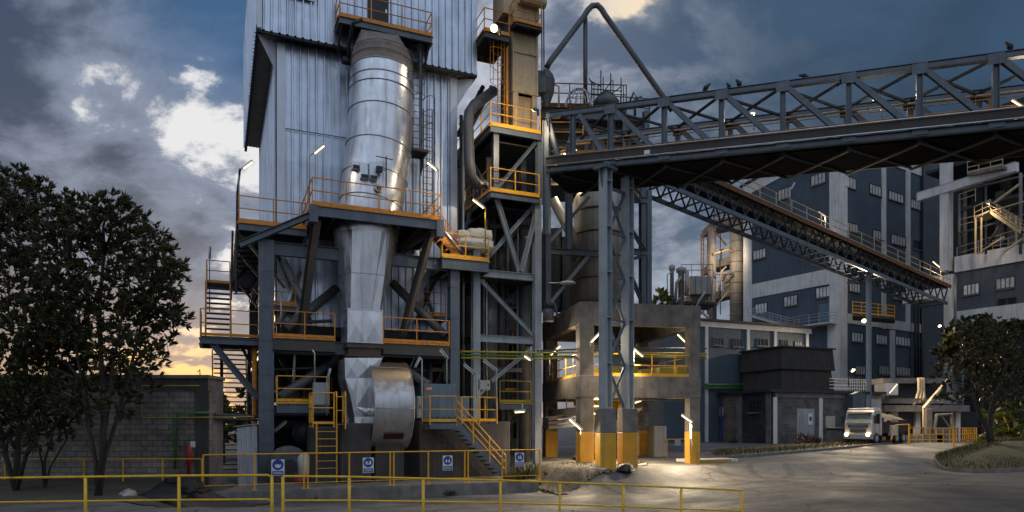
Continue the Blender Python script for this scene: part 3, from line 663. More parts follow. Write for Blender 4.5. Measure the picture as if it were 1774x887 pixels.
# taper from round to square below the platform
VF = 30.2
f0 = S(600, 530, VF); bw0, bw1 = us(602, VF), us(663, VF); DEP = 1.75
q_ = lambda z, e=0.0: [W(bw0 - e, VF - e, z), W(bw1 + e, VF - e, z), W(bw1 + e, VF + DEP + e, z), W(bw0 - e, VF + DEP + e, z)]
zq1, zq2, zq3 = zs(620, 535, VF), zs(620, 592, VF), zs(620, 618, VF)
cT = S(634, 405, 31.3); rT = 55.5 * cT.y / FPX; refT = ringat(cT, rT, Vector((0, 0, -1)))
sq = square_loop(q_(zq1), refT)
tp = MB(); tp.rings([ringat(cT + ZA * 0.5, rT, Vector((0, 0, -1))), refT, ringat(cT - ZA * 0.18, rT * 0.985, Vector((0, 0, -1)))], True, False); tp.build('taper_collar', 'duct', dt, True)
mids_ = [ [lerp(a, b, f) for a, b in zip(ringat(cT - ZA * 0.18, rT * 0.985, Vector((0, 0, -1))), sq)] for f in (0, 0.55, 1)]
tp = MB()
for i in range(2):
    A, B = mids_[i], mids_[i + 1]
    for k in range(0, 40, 2):
        k2 = (k + 2) % 40
        tp.add([A[k], A[k2], B[k], B[k2], lerp(A[k], A[k2], 0.5)], [(2, 0, 4), (2, 4, 3), (4, 1, 3)])
tp.build('taper', 'duct', dt, fixn=True)
sm2 = MB(); L0 = mids_[1]; 
for k in (2, 8, 14, 20, 28, 34): sm2.tube([mids_[0][k], mids_[1][k], mids_[2][k]], 0.012, 5)
sm2.tube(L0 + [L0[0]], 0.012, 5, False); sm2.build('taper_seam', 'ductd', dt)
# faceted square leg
bx = MB(); A, B = q_(zq1), q_(zq2)
for i in range(4):
    a0, a1, b0, b1 = A[i], A[(i + 1) % 4], B[i], B[(i + 1) % 4]; m0, m1 = lerp(a0, a1, 0.5), lerp(b0, b1, 0.5)
    if i in (0, 2): bx.pyr(b0, m1, m0, a0, 0.045); bx.pyr(m1, b1, a1, m0, 0.045)
    else: bx.pyr(b0, b1, a1, a0, 0.07)
bx.build('square_leg', 'duct', dt)
rim = MB()
for z in (zq1, zq2):
    e = 0.03; rim.sbox(bw0 - e, bw1 + e, VF - e, VF + DEP + e, z - 0.04, z + 0.0)
rim.build('rim_flange', 'duct', dt)
fl = MB(); fl.sbox(bw0 - 0.02, bw1 + 0.02, VF + 0.03, VF + DEP, zq2 - 0.20, zq2 - 0.04); fl.sbox(bw0 + 0.05, bw1 - 0.05, VF + 0.08, VF + DEP - 0.06, zq3 + 0.04, zq2 - 0.2); fl.build('expansion_joint', 'brownst', dt)
fl = MB(); fl.sbox(bw0 - 0.06, bw1 + 0.06, VF - 0.06, VF + DEP + 0.06, zq2 - 0.24, zq2 - 0.19); fl.sbox(bw0 - 0.06, bw1 + 0.06, VF - 0.06, VF + DEP + 0.06, zq3 + 0.02, zq3 + 0.07); fl.build('joint_flange', 'rustst', dt)
# inlet box of the fan: faceted, narrowing downward
ib = MB(); VI = 29.6
fp = lambda x, y: S(x, y, VI)
TL, TM, TR = fp(597, 620), fp(619, 620), fp(663, 620)
rows = [((597, 620), (619, 620), (663, 620)), ((598, 655), (619, 655), (648, 655)), ((608, 690), (617, 705), (644, 708)), ((614, 722), (628, 722), (643, 722)), ((615, 765), (629, 765), (641, 765))]
for r0, r1 in zip(rows, rows[1:]):
    for k in range(2): ib.pyr(fp(*r1[k]), fp(*r1[k + 1]), fp(*r0[k + 1]), fp(*r0[k]), 0.03 if k == 0 else 0.06)
left = [fp(*r[0]) for r in rows]; right = [fp(*r[2]) for r in rows]; bk = vd() * 1.9
for s_, flip in ((left, 0), (right, 1)):
    for a, b in zip(s_, s_[1:]):
        ib.quad(*( (a, b, b + bk, a + bk) if flip else (a + bk, b + bk, b, a)))
ib.quad(left[-1], right[-1], right[-1] + bk, left[-1] + bk); ib.quad(left[0], left[0] + bk, right[0] + bk, right[0]); ib.quad(*(p + bk for p in (left[0], left[-1], right[-1], right[0])))
ib.build('inlet_box', 'duct', dt)
# little hooded vents and the eye-shaped port on the round shell
cv, rv, tv = ring_py(318)
def onshell(px, py):
    v = 29.6
    for _ in range(30):
        p = S(px, py, v); c, r, t = ring_py(max(129, min(390, py))); t = t.normalized(); d = p - c; d -= t * d.dot(t)
        if d.length < r: break
        v += 0.05
    return p
for (x0, y0, x1, y1) in ((609, 280, 621, 296), (623, 283, 636, 312), (639, 282, 652, 314)):
    mb = MB(); p = onshell((x0 + x1) / 2, (y0 + y1) / 2); hw = (x1 - x0) / 2 * p.y / FPX; hh = (y1 - y0) / 2 * p.y / FPX
    mb.box8([p + ud() * a * hw + n_ * b + ZA * c for (a, b, c) in ((-1, 0.28, -hh), (1, 0.28, -hh), (1, -0.2, -hh), (-1, -0.2, -hh), (-1, 0.12, hh), (1, 0.12, hh), (1, -0.2, hh), (-1, -0.2, hh))])
    o = mb.build('vent_hood', 'flash', dt, bevel=0.012)
    MB().obox(p + n_ * 0.285 - ZA * (hh - 0.09), ud() * hw * 0.9, n_ * 0.012, ZA * 0.07).build('vent_slot', 'dark', o)
mb = MB(); p = onshell(655, 327); mb.tube([p + n_ * 0.02, p + n_ * 0.14], [0.20, 0.15], 16); o = mb.build('inspection_port', 'galv', dt, True)
MB().tube([p + n_ * 0.142, p + n_ * 0.15], 0.10, 14).build('port_cover', 'dark', o)
mb = MB(); p = S(669, 325, 29.75); mb.tube([p, p + ZA * 1.35], 0.03, 6); mb.tube([p + ZA * 1.3 - ud() * 0.45, p + ZA * 1.25 + ud() * 0.3], 0.02, 6); mb.obox(p + ZA * 0.75 - ud() * 0.3, ud() * 0.13, vd() * 0.08, ZA * 0.12); mb.tube([p + ZA * 0.75 - ud() * 0.3, p + ZA * 0.75], 0.02, 6)
solo(mb, 'instrument_stand', 'dark', 'thin black instrument stand with a meter box in front of the round duct', 'instrument stand')
# ================================================================== FAN
fn = thing('centrifugal_fan', 'big drum-shaped metal fan casing with dusty brown top', 'fan', W(us(690, 30.3), 30.3, ZP))
fu0, fu1 = us(651, 28.4), us(719, 28.4); FV, FZ, FR = 30.35, 3.72, 1.93
def scr(an): return FR * (1.0 + 0.07 * math.sin(an - R(50)))      # scroll
angs = [R(-100 + 320 * k / 26) for k in range(27)]
mb = MB(); q = MB()
pr = [(FV - math.cos(a) * scr(a), FZ + math.sin(a) * scr(a)) for a in angs]
mb.rings([[W(fu0, v, z) for v, z in pr], [W(fu1, v, z) for v, z in pr]], False, False); mb.f = [f[::-1] for f in mb.f]
mb.build('rim_plate', 'fan', fn, True)
for uu, fl_ in ((fu0, 0), (fu1, 1)):
    sd_ = MB(); ring_ = [W(uu, v, z) for v, z in pr]; sd_.add(ring_ + [W(uu, FV, FZ)], [((i, i + 1, len(ring_)) if fl_ else (i + 1, i, len(ring_))) for i in range(len(ring_) - 1)])
    sd_.build('side_plate', 'duct' if not fl_ else 'fan', fn)
rb = MB()
for k in (3, 8, 13, 17, 21):
    a = angs[k]; v, z = FV - math.cos(a) * (scr(a) + 0.015), FZ + math.sin(a) * (scr(a) + 0.015); rb.tube([W(fu0, v, z), W(fu1, v, z)], 0.022, 5)
for uu in (fu0, fu1): rb.tube([W(uu, FV - math.cos(a) * (scr(a) + 0.01), FZ + math.sin(a) * (scr(a) + 0.01)) for a in angs], 0.03, 6)
rb.build('stiffener', 'fan', fn, True)
mb = MB(); a = R(-42); t_ = Vector((0, 0, 0)); v, z = FV - math.cos(a) * (scr(a) + 0.03), FZ + math.sin(a) * (scr(a) + 0.03)
nv = (-vd() * math.cos(a) + ZA * math.sin(a)); tv_ = nv.cross(ud()); mb.obox(W(us(682, 29), v, z), ud() * 0.42, tv_ * 0.16, nv * 0.03); mb.build('inspection_hatch', 'dred', fn, bevel=0.01)
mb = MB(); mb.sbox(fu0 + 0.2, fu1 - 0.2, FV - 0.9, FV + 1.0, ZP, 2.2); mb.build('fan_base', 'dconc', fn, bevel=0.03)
# concrete piers below and beside
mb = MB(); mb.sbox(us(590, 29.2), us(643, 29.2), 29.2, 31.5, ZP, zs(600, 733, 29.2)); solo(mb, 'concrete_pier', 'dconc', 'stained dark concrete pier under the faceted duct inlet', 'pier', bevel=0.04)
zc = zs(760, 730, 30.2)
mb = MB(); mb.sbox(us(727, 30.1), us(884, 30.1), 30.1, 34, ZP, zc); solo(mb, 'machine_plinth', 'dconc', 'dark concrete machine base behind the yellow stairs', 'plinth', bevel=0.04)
# ================================================================== STEEL FRAME OF THE TOWER
fr = thing('tower_steel_frame', 'blue-grey steel frame of columns and beams carrying the clad tower', 'steel frame', W(6.8, 36, ZP))
VC = 31.0
def column(parent, px, v, z0, z1, w=0.42, h=0.45, m='steel', along=None, plates=True):
    mb = MB(); u = us(px, v); mb.ibeam(W(u, v, z0), W(u, v, z1), w, h, along or vd(), 0.03)
    if plates:
        z = z0 + 1.6
        while z < z1 - 0.6: mb.sbox(u - w / 2 - 0.012, u + w / 2 + 0.012, v - h / 2 - 0.014, v + h / 2 + 0.014, z, z + 0.03); z += 1.45
        mb.sbox(u - w * 0.75, u + w * 0.75, v - h * 0.75, v + h * 0.75, z0, z0 + 0.04)
    return mb.build('column', m, parent)
Z1, Z2 = 6.45, 10.55
column(fr, 461, VC, ZP, Z2 + 0.2, 0.60, 0.5, along=vd()); column(fr, 786, VC, ZP, Z2 + 0.2, 0.45, 0.42)
for v in (36.5, 42.5):
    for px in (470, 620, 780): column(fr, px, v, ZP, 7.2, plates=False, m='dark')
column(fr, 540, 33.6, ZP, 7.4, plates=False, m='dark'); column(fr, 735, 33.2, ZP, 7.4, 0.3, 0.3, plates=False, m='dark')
def beam(parent, p0, p1, w=0.22, h=0.42, m='steel', name='beam', box=False):
    mb = MB(); (mb.bar if box else mb.ibeam)(p0, p1, w, h); return mb.build(name, m, parent)
uc0, uc1 = us(461, VC), us(786, VC)
for z in (Z1 - 0.12, Z2 - 0.1): beam(fr, W(uc0 + 0.27, VC, z), W(uc1 - 0.2, VC, z), 0.25, 0.55)
for uu in (uc0, uc1):
    for z in (3.2, Z1 - 0.15, Z2 - 0.1): beam(fr, W(uu, VC + 0.25, z), W(uu, 46, z), 0.22, 0.42)
beam(fr, W(uc0 + 0.27, VC + 0.05, 3.6), W(us(560, VC), VC + 0.05, 3.6), 0.22, 0.42)
for z in (3.0, 6.3): 
    for v in (34.0, 38.5, 43): beam(fr, W(uc0, v, z), W(uc1, v, z), 0.2, 0.4, 'dark')
# round raking tubes and plate braces
def brace(parent, a, b, w=0.16, h=0.16, m='steel', tubular=False, name='brace'):
    mb = MB(); (mb.tube([a, b], w / 2, 12) if tubular else mb.ibeam(a, b, w, h)); return mb.build(name, m, parent, tubular)
brace(fr, S(494, 572, 31.2), S(582, 500, 32.8), 0.42, m='pipe', tubular=True); brace(fr, S(483, 690, 30.8), S(600, 612, 32.6), 0.44, m='pipe', tubular=True)
brace(fr, S(680, 490, 32.6), S(772, 583, 31.2), 0.42, m='pipe', tubular=True); brace(fr, S(662, 610, 32.6), S(742, 668, 30.9), 0.44, m='pipe', tubular=True)
brace(fr, S(548, 380, 29.9), S(521, 582, 31.4), 0.30, 0.34, 'brownst'); brace(fr, S(751, 385, 30.0), S(697, 582, 31.4), 0.26, 0.3, 'brownst')
brace(fr, S(490, 450, 32.4), S(530, 530, 32.6), 0.25, 0.25, 'steell'); brace(fr, S(745, 470, 32.4), S(700, 560, 32.4), 0.2, 0.2, 'steell')
brace(fr, S(752, 392, 29.8), S(688, 440, 31.8), 0.25, 0.3, 'brownst'); brace(fr, S(640, 385, 31), S(600, 440, 32), 0.2, 0.2, 'dark')
brace(fr, S(415, 424, 30.9), S(545, 370, 29.7), 0.20, 0.26, 'steel'); brace(fr, S(770, 402, 30.2), S(802, 440, 30.8), 0.16, 0.16, 'galv', True)
for z in (3.45, 6.15):
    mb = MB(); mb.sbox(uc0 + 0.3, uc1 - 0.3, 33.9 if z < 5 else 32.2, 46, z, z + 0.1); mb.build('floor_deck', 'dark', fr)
mb = MB(); mb.sbox(uc0 - 0.1, uc1 + 4.5, 45.6, 45.9, ZP, 11.5); mb.build('dark_back_wall', 'dark', fr)  # added dark back wall, widened to close the light gap behind the tower
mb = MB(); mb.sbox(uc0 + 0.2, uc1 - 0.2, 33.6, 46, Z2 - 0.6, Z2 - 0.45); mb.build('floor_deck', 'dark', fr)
# ================================================================== WALKWAYS ON THE TOWER
def platform(name, label, corners, z, rails, th_=0.07, edge=0.26, m='steel', rm='orange', posts=True, group='access walkways', gaps=True, deckm='dark'):
    """corners: plan outline (u, v) in order; rails: list of index chains"""
    c = sum((W(u, v, z) for u, v in corners), Vector()) / len(corners); o = thing(name, label, 'walkway', c - ZA * edge, group)
    pts = [W(u, v, z) for u, v in corners]
    MB().prism([p - ZA * th_ for p in pts], ZA * th_).build('deck', deckm, o)
    e = MB()
    for a, b in zip(pts, pts[1:] + pts[:1]): e.ibeam(a - ZA * (edge / 2 + th_ + 0.002), b - ZA * (edge / 2 + th_ + 0.002), 0.12, edge)
    e.build('edge_beam', m, o)
    for ch in rails:
        railing(o, [pts[i] for i in ch], rm, posts=posts)
        k = MB()
        for i, j in zip(ch, ch[1:]): k.bar(pts[i] - ZA * 0.05, pts[j] - ZA * 0.05, 0.16, 0.07)
        k.build('toe_plate', rm, o)
    return o
ZA1 = 12.1
pu0, pu1 = us(541, 29.5), us(764, 29.5)
mp = platform('service_platform', 'orange-railed platform wrapped round the fat aluminium duct at mid height', [(pu0, 29.5), (pu1, 29.5), (pu1, 33.3), (pu0, 33.3)], ZA1, [(3, 0, 1, 2)], edge=0.42)
mb = MB()
for k in range(1, 6): u = lerp(pu0, pu1, k / 6); mb.ibeam(W(u, 29.6, ZA1 - 0.3), W(u, 33.2, ZA1 - 0.3), 0.12, 0.3)
mb.build('joist', 'dark', mp)
mb = MB(); mb.sbox(pu0 - 0.12, pu0 + 0.22, 29.42, 29.75, ZA1 - 0.75, ZA1 - 0.05); mb.build('corner_plate', 'steel', mp); mb = MB(); mb.sbox(pu1 - 0.22, pu1 + 0.12, 29.42, 29.75, ZA1 - 0.8, ZA1 - 0.05); mb.build('corner_plate', 'steel', mp)
lu0, lu1 = us(414, 31.3), us(541, 31.3)
lw = platform('side_walkway', 'orange-railed gangway corner running round the tower side under the sky', [(lu0, 31.3), (pu0 - 0.02, 31.3), (pu0 - 0.02, 33.2), (lu0 + 1.35, 33.2), (lu0 + 1.35, 46), (lu0, 46)], 11.55, [(5, 0, 1)], edge=0.3)
mb = MB()
for k in range(12): 
    v = 32 + k * 1.15; mb.bar(W(lu0 + 0.05, v, 11.0), W(lu0 + 1.3, v + 0.58, 11.0), 0.07, 0.07); mb.bar(W(lu0 + 1.3, v + 0.58, 11.0), W(lu0 + 0.05, v + 1.15, 11.0), 0.07, 0.07)
    if k % 3 == 0: mb.bar(W(lu0 + 0.1, v, 11.2), W(ul + 0.2, v, 9.0), 0.12, 0.12)
mb.build('under_bracing', 'brownst', lw)
ru0, ru1 = us(766, 30.6), us(846, 30.6)
rw = platform('low_landing', 'yellow-railed landing with white sacks beside the tower', [(ru0, 30.6), (ru1, 30.6), (ru1, 33.2), (ru0, 33.2)], 10.75, [(0, 1, 2)], rm='yellow', edge=0.5)
so = thing('platform_stairs', 'short orange-railed stairs linking the duct platform and the sack landing', 'stairs', W(pu1, 30.2, 10.75))
stairs(so, W(ru0 + 0.9, 30.75, 10.75), W(pu1 - 0.05, 30.75, ZA1), 0.75, vd(), 'orange', 'dark', 'orange')
l1a, l1b = us(474, 31.0 - 0.35), us(776, 30.65)
platform('lower_gallery', 'dark gallery with orange rails crossing behind the faceted duct leg', [(us(474, 30.65), 30.65), (us(580, 30.65), 30.65), (us(580, 30.65), 33.5), (us(474, 30.65), 33.5)], 6.7, [(0, 1)], edge=0.5, m='brownst')
platform('lower_gallery', 'dark gallery with orange rails between the faceted duct and the right steel column', [(us(664, 30.65), 30.65), (us(778, 30.65), 30.65), (us(778, 30.65), 33.5), (us(664, 30.65), 33.5)], 6.7, [(0, 1)], edge=0.5, m='brownst')
platform('motor_gallery', 'low gallery with a single-bay orange rail left of the grey cabinet', [(us(480, 30.5), 30.5), (us(570, 30.5), 30.5), (us(570, 30.5), 32.5), (us(480, 30.5), 32.5)], 3.95, [(0, 1)], edge=0.4, rm='yellow')
platform('inner_gallery', 'small inner orange rail seen in the dark beneath the tower left of the duct', [(us(474, 32.4), 32.4), (us(512, 32.4), 32.4), (us(512, 32.4), 34), (us(474, 32.4), 34)], zs(490, 527, 32.4), [(0, 1)], edge=0.2)
platform('inner_gallery', 'small inner orange-railed step in the dark under the tower beside the right column', [(us(732, 32.4), 32.4), (us(772, 32.4), 32.4), (us(772, 32.4), 34), (us(732, 32.4), 34)], zs(750, 545, 32.4), [(0, 1)], edge=0.2)
# top platform
tu0, tu1 = us(588, 31.75), us(748, 31.75)
zt = zs(600, 28, 31.75)
tp_ = platform('top_platform', 'orange-railed platform above the duct head at the top of the tower', [(tu0, 31.75), (tu1, 31.75), (tu1, 32.7), (tu0, 32.7)], zt, [(3, 0, 1, 2)], edge=0.3)
for u in (tu0 + 0.1, tu1 - 0.1): mb = MB(); mb.bar(W(u, 31.85, zt - 0.35), W(u, 32.8, zt - 1.2), 0.1, 0.1); mb.build('bracket', 'dark', tp_)
# black cranked pipe left of the duct head
mb = MB(); mb.tube([S(604, 108, 32.5), S(604, 78, 32.3), S(612, 40, 31.3), S(628, 34, 31.2)], 0.09, 8); mb.obox(S(603, 106, 32.55), ud() * 0.25, vd() * 0.15, ZA * 0.12)
solo(mb, 'cranked_pipe', 'dark', 'black cranked pipe beside the duct head', 'pipe', smooth=True)
# ladders on the tower front
ld = thing('caged_ladder', 'black caged ladder running down the cladding right of the duct', 'ladder', S(724, 262, 32.9))
ladder(ld, S(722, 262, 33.0), S(722, 66, 32.4), n_, 0.5, 0.3, 'dark', (2.4, 4.6, 'dark'))
MB().bar(S(728, 262, 32.75), S(728, 70, 32.2), 0.09, 0.09).build('guide_post', 'steel', ld)
mb = MB(); p = S(722, 266, 32.5); mb.obox(p, ud() * 0.45, vd() * 0.5, ZA * 0.06); mb.prism([p + ud() * 0.3 - ZA * 0.06, p + ud() * 0.3 - ZA * 0.9 + vd() * 0.45, p + ud() * 0.3 - ZA * 0.06 + vd() * 0.45], ud() * 0.06); mb.build('rest_platform', 'dark', ld)
l2 = thing('caged_ladder', 'black caged ladder rising from the orange-railed duct platform', 'ladder', S(741, 375, 32.6))
ladder(l2, S(741, 372, 32.7), S(741, 190, 32.9), n_, 0.45, 0.3, 'dark', (2.2, 5.6, 'dark'))
# sacks
def sack(c, a, b, h, seed):
    mb = MB(); n = 7
    def sh(i, j, k):
        x, y, z = (2 * i / n - 1, 2 * j / n - 1, 2 * k / n - 1); e = lambda t: math.copysign(abs(t) ** 0.8, t)
        q = Vector((x * (1 - 0.22 * z * z * 0.5 - 0.1 * y * y), y * (1 - 0.2 * z * z - 0.1 * x * x), z * (1 - 0.35 * (x * x + y * y) / 2)))
        w = mnoise.noise(Vector((x * 1.7 + seed, y * 1.7, z * 1.7))) * 0.16
        return c + Vector(a) * q.x * (1 + w) + Vector(b) * q.y * (1 + w) + ZA * h * (q.z + w * 0.8)
    fcs = []
    for ax in range(3):
        for sd_ in (0, n):
            g = []
            for i in range(n + 1):
                for j in range(n + 1):
                    ix = [0, 0, 0]; ix[ax] = sd_; ix[(ax + 1) % 3] = i; ix[(ax + 2) % 3] = j; g.append(sh(*ix))
            fs = [(i * (n + 1) + j, (i + 1) * (n + 1) + j, (i + 1) * (n + 1) + j + 1, i * (n + 1) + j + 1) for i in range(n) for j in range(n)]
            if sd_ == 0: fs = [f[::-1] for f in fs]
            mb.add(g, fs)
    return mb
for (px, py, v, w, h, lb) in ((822, 426, 31.7, 0.95, 0.33, 'flat white sack lying lowest on the yellow-railed landing'), (808, 413, 32.0, 0.62, 0.36, 'slumped white sack on the landing nearest the tower cladding'), (829, 411, 31.9, 0.62, 0.40, 'plump white sack on the landing below the lit batten lamp')):
    solo(sack(S(px, py, v), ud() * w, vd() * 0.5, h, px), 'white_sack', 'bag', lb, 'sack', 'white sacks on the landing', smooth=True)
# ================================================================== LEFT STAIR TOWER
st = thing('stair_tower', 'dark outside stair tower with orange rails against the sunset', 'stair tower', W(us(400, 33), 33, gz(*W(us(400, 33), 33, 0).to_2d())))
z6 = 6.7; su0, su1 = us(347, 31.6), us(449, 31.6)
pts = [(su0, 31.6), (su1, 31.6), (su1, 33.6), (su0, 33.6)]
dk = [W(u, v, z6) for u, v in pts]; MB().prism([p - ZA * 0.06 for p in dk], ZA * 0.06).build('deck', 'dark', st)
mb = MB()
for a, b in zip(dk, dk[1:] + dk[:1]): mb.ibeam(a - ZA * 0.2, b - ZA * 0.2, 0.12, 0.26)
mb.build('edge_beam', 'steel', st); railing(st, [dk[3], dk[0], dk[1]], 'orange', 1.12)
mb = MB(); ua_, ub_2 = us(357, 32.4), us(399, 32.4)
for i in range(11): z = lerp(6.85, 9.25, i / 10); v = 32.3 + 0.12 * i; mb.sbox(ua_, ub_2, v, v + 0.28, z, z + 0.05)
mb.build('tread', 'dark', st); mb = MB()
for u in (ua_ - 0.03, ub_2 + 0.03): mb.bar(W(u, 32.3, 6.7), W(u, 33.6, 9.3), 0.05, 0.26)
mb.build('stringer', 'dark', st)
for u in (ua_, ub_2): railing(st, [W(u, 32.3, 6.85), W(u, 33.5, 9.25)], 'orange', 0.95, 1.2, 0.022, (0.5,), 0)
gf = W(us(385, 34.2), 34.2, 0); g0 = gz(gf.x, gf.y)
a_ = S(430, 800, 33.9); a_.z = 0.8; b_ = S(421, 588, 34.2)
sw = MB(); 
for i in range(26):
    z = lerp(0.9, 6.5, i / 25); t_ = i / 25; u = us(lerp(403, 400, t_), 34.6); sw.sbox(u - 0.75, u + 0.65, 34.2 + 0.05 * i, 34.55 + 0.05 * i, z, z + 0.045)
sw.build('tread', 'dark', st)
mb = MB()
for du in (-0.8, 0.68): mb.bar(W(us(403, 34.6) + du, 34.3, 0.8), W(us(400, 34.6) + du, 35.7, 6.5), 0.05, 0.28)
mb.build('stringer', 'dark', st)
for px in (384, 431): 
    mb = MB(); mb.bar(W(us(px, 34.0), 34.0, 0.6), W(us(px, 34.0), 34.0, z6 - 0.05), 0.14, 0.14); mb.build('leg', 'dark', st)
brace(st, S(364, 590, 31.7), S(447, 690, 31.3), 0.2, 0.26, 'steel'); brace(st, S(412, 590, 32.6), S(440, 640, 32.6), 0.12, 0.12, 'dark')
mb = MB(); mb.tube([S(409, 510, 32), S(411, 335, 32), S(416, 292, 31.6)], 0.05, 8); mb.tube([S(400, 520, 33), S(403, 400, 33)], 0.05, 8); mb.build('conduit', 'dark', st)
up = [W(ua_, 33.62, 9.3), W(ub_2, 33.62, 9.3), W(ub_2, 35, 9.3), W(ua_, 35, 9.3)]
MB().prism(up, ZA * 0.06).build('deck', 'dark', st); railing(st, [up[3], up[0], up[1]], 'orange', 1.0)
stairs(st, W(us(400, 35), 34.2, 9.3), W(us(430, 38), 40, 11.4), 0.8, ud(), 'dark', 'dark', None)
# vertical orange pipes by the column
mb = MB(); p = S(441, 800, 31.9); p.z = ZP; mb.tube([p, S(441, 600, 31.9)], 0.10, 10)
solo(mb, 'orange_riser_pipe', 'orange', 'rusty orange riser pipe behind the thick steel column', 'pipe', smooth=True)
# ================================================================== PLINTH FENCE, SIGNS
FVv = 27.42
fu = [us(px, FVv) for px in (352, 441, 530, 605, 679, 742, 808, 870, 935)]
def fence_z(i): return ZP
fc = thing('mesh_fence', 'orange-yellow fence with chain-link mesh along the concrete plinth edge', 'fence', W(fu[4], FVv, ZP))
FH = 1.34
mb = MB(); mb.tube([W(fu[0], FVv, ZP + FH), W(fu[-1], FVv, ZP + FH)], 0.026, 8); mb.tube([W(fu[0], FVv, ZP + 0.22), W(fu[-1], FVv, ZP + 0.22)], 0.016, 6); mb.build('rail', 'yellow', fc)
for i, u in enumerate(fu):
    for du in ((-0.075, 0.075) if i in (2, 4, 6) else (0,)):
        mb = MB(); mb.bar(W(u + du, FVv, ZP - 0.05), W(u + du, FVv, ZP + FH), 0.055, 0.055, vd()); mb.obox(W(u + du, FVv, ZP + 0.012), ud() * 0.09, vd() * 0.06, ZA * 0.012); mb.build('fence_post', 'yellow', fc)
def chainlink(mb, p0, d, w, h, s=0.10, r=0.0035):
    k = -h
    while k < w:
        for sg in (1, -1):
            x0, z0, x1, z1 = (k, 0, k + h, h) if sg > 0 else (k + h, 0, k, h)
            def cut(xa, za, xb, zb):
                t0, t1 = 0.0, 1.0; dx = xb - xa
                for lim, sgn in ((0, 1), (w, -1)):
                    fa, fb = sgn * (xa - lim), sgn * (xb - lim)
                    if fa < 0 and fb < 0: return None
                    if fa < 0: t0 = max(t0, fa / (fa - fb))
                    elif fb < 0: t1 = min(t1, fa / (fa - fb))
                return t0, t1
            c = cut(x0, z0, x1, z1)
            if c and c[1] - c[0] > 0.02:
                a = p0 + d * (x0 + (x1 - x0) * c[0]) + ZA * (h * c[0]); b = p0 + d * (x0 + (x1 - x0) * c[1]) + ZA * (h * c[1]); mb.tube([a, b], r, 3, False)
        k += s
for i in range(len(fu) - 1):
    mb = MB(); chainlink(mb, W(fu[i] + 0.05, FVv + 0.01, ZP + 0.22), ud(), fu[i + 1] - fu[i] - 0.1, FH - 0.25); mb.build('mesh_panel', 'dark', fc)
def sign(px, py, w, h, lb, kind, v=27.33):
    c = S(px, py, v); u = ud(); n = -vd()
    o = thing('safety_sign', lb, 'sign', c - ZA * h / 2, 'blue and white safety signs on the mesh fence')
    MB().obox(c, u * w / 2, vd() * 0.006, ZA * h / 2).build('sign_panel', 'white', o, bevel=0.004)
    f = c + n * 0.009; cc = f + ZA * h * 0.17; r = w * 0.43
    MB().tube([cc, cc + n * 0.004], r, 28).build('blue_disc', 'sblue', o)
    g = cc + n * 0.0065; q = MB()
    def blob(x, z, rx, rz, m=10): q.prism([g + u * (x + rx * math.cos(2 * math.pi * k / m)) * r + ZA * (z + rz * math.sin(2 * math.pi * k / m)) * r for k in range(m)], n * 0.003)
    if kind == 0: q.prism([g + u * x * r + ZA * z * r for x, z in ((-0.55, 0.12), (-0.5, -0.3), (-0.3, -0.55), (0.3, -0.55), (0.5, -0.3), (0.55, 0.12), (0.3, 0.0), (0, 0.14), (-0.3, 0.0))], n * 0.003)
    elif kind == 1: blob(-0.36, -0.05, 0.22, 0.42); blob(0.38, -0.02, 0.24, 0.44); blob(0.0, -0.28, 0.09, 0.2)
    elif kind == 2: blob(-0.32, -0.12, 0.2, 0.42); blob(0.34, -0.2, 0.24, 0.32); blob(0.4, 0.3, 0.1, 0.1)
    else: blob(-0.24, -0.08, 0.18, 0.46); blob(0.26, -0.05, 0.2, 0.5)
    q.build('pictogram', 'white', o)
    MB().obox(f - ZA * h * 0.335, u * w * 0.43, n * 0.004, ZA * h * 0.125).build('text_plate', 'sblue', o)
    q = MB()      # two rows of small lettering (too small to read in the photograph)
    for row in (0, 1):
        x = -0.34
        while x < 0.32:
            l_ = random.uniform(0.03, 0.06); q.obox(f + n * 0.005 - ZA * h * (0.295 + 0.075 * row) + u * w * (x + l_ / 2), u * w * l_ / 2, n * 0.002, ZA * h * 0.022); x += l_ + 0.02
    q.build('lettering', 'white', o)
sign(481.5, 810, 0.47, 0.60, 'white sign with blue disc of a masked face, nearest the corrugated sheet', 0)
sign(638, 806, 0.43, 0.60, 'white sign with blue disc under the big fan drum', 1)
sign(775.5, 802, 0.42, 0.61, 'white sign with blue disc in front of the dark wall at the stair foot', 2)
sign(900, 796, 0.42, 0.58, 'white sign with blue disc over green weeds at the fence end', 3)
# ================================================================== YELLOW LADDER
yl = thing('yellow_ladder', 'yellow fixed ladder with hooped guard rails climbing to the pier', 'ladder', W(us(566, 28.2), 28.2, ZP))
V_ = 28.2; za, zb_ = ZP + 0.12, zs(566, 735, V_)
ladder(yl, W(us(566, V_), V_, za), W(us(566, V_), V_, zb_), -vd(), 0.78, 0.26, 'yellow', None, 0.022, 'side_rail', True)
uA, uB = us(549, V_), us(583, V_)
railing(yl, [W(uA - 0.15, V_ + 1.1, zb_), W(uA - 0.15, V_, zb_), W(uB - 0.1, V_, zb_)], 'yellow', 1.25, 0.7, 0.026, (0.65,), 0.1)
mb = MB(); 
for u in (uB, uB + 0.35): mb.tube([W(u, V_, zb_ - 0.2), W(u, V_, zb_ + 1.1), W(u + 0.02, V_ + 0.15, zb_ + 1.3), W(u + 0.02, V_ + 0.6, zb_ + 1.3), W(u + 0.02, V_ + 0.75, zb_ + 1.1), W(u + 0.02, V_ + 0.75, zb_)], 0.026, 8)
for z in (0.0, 0.55, 1.1): mb.tube([W(uB, V_ + 0.02, zb_ + z), W(uB + 0.35, V_ + 0.02, zb_ + z)], 0.02, 6)
mb.build('guard_hoop', 'yellow', yl)
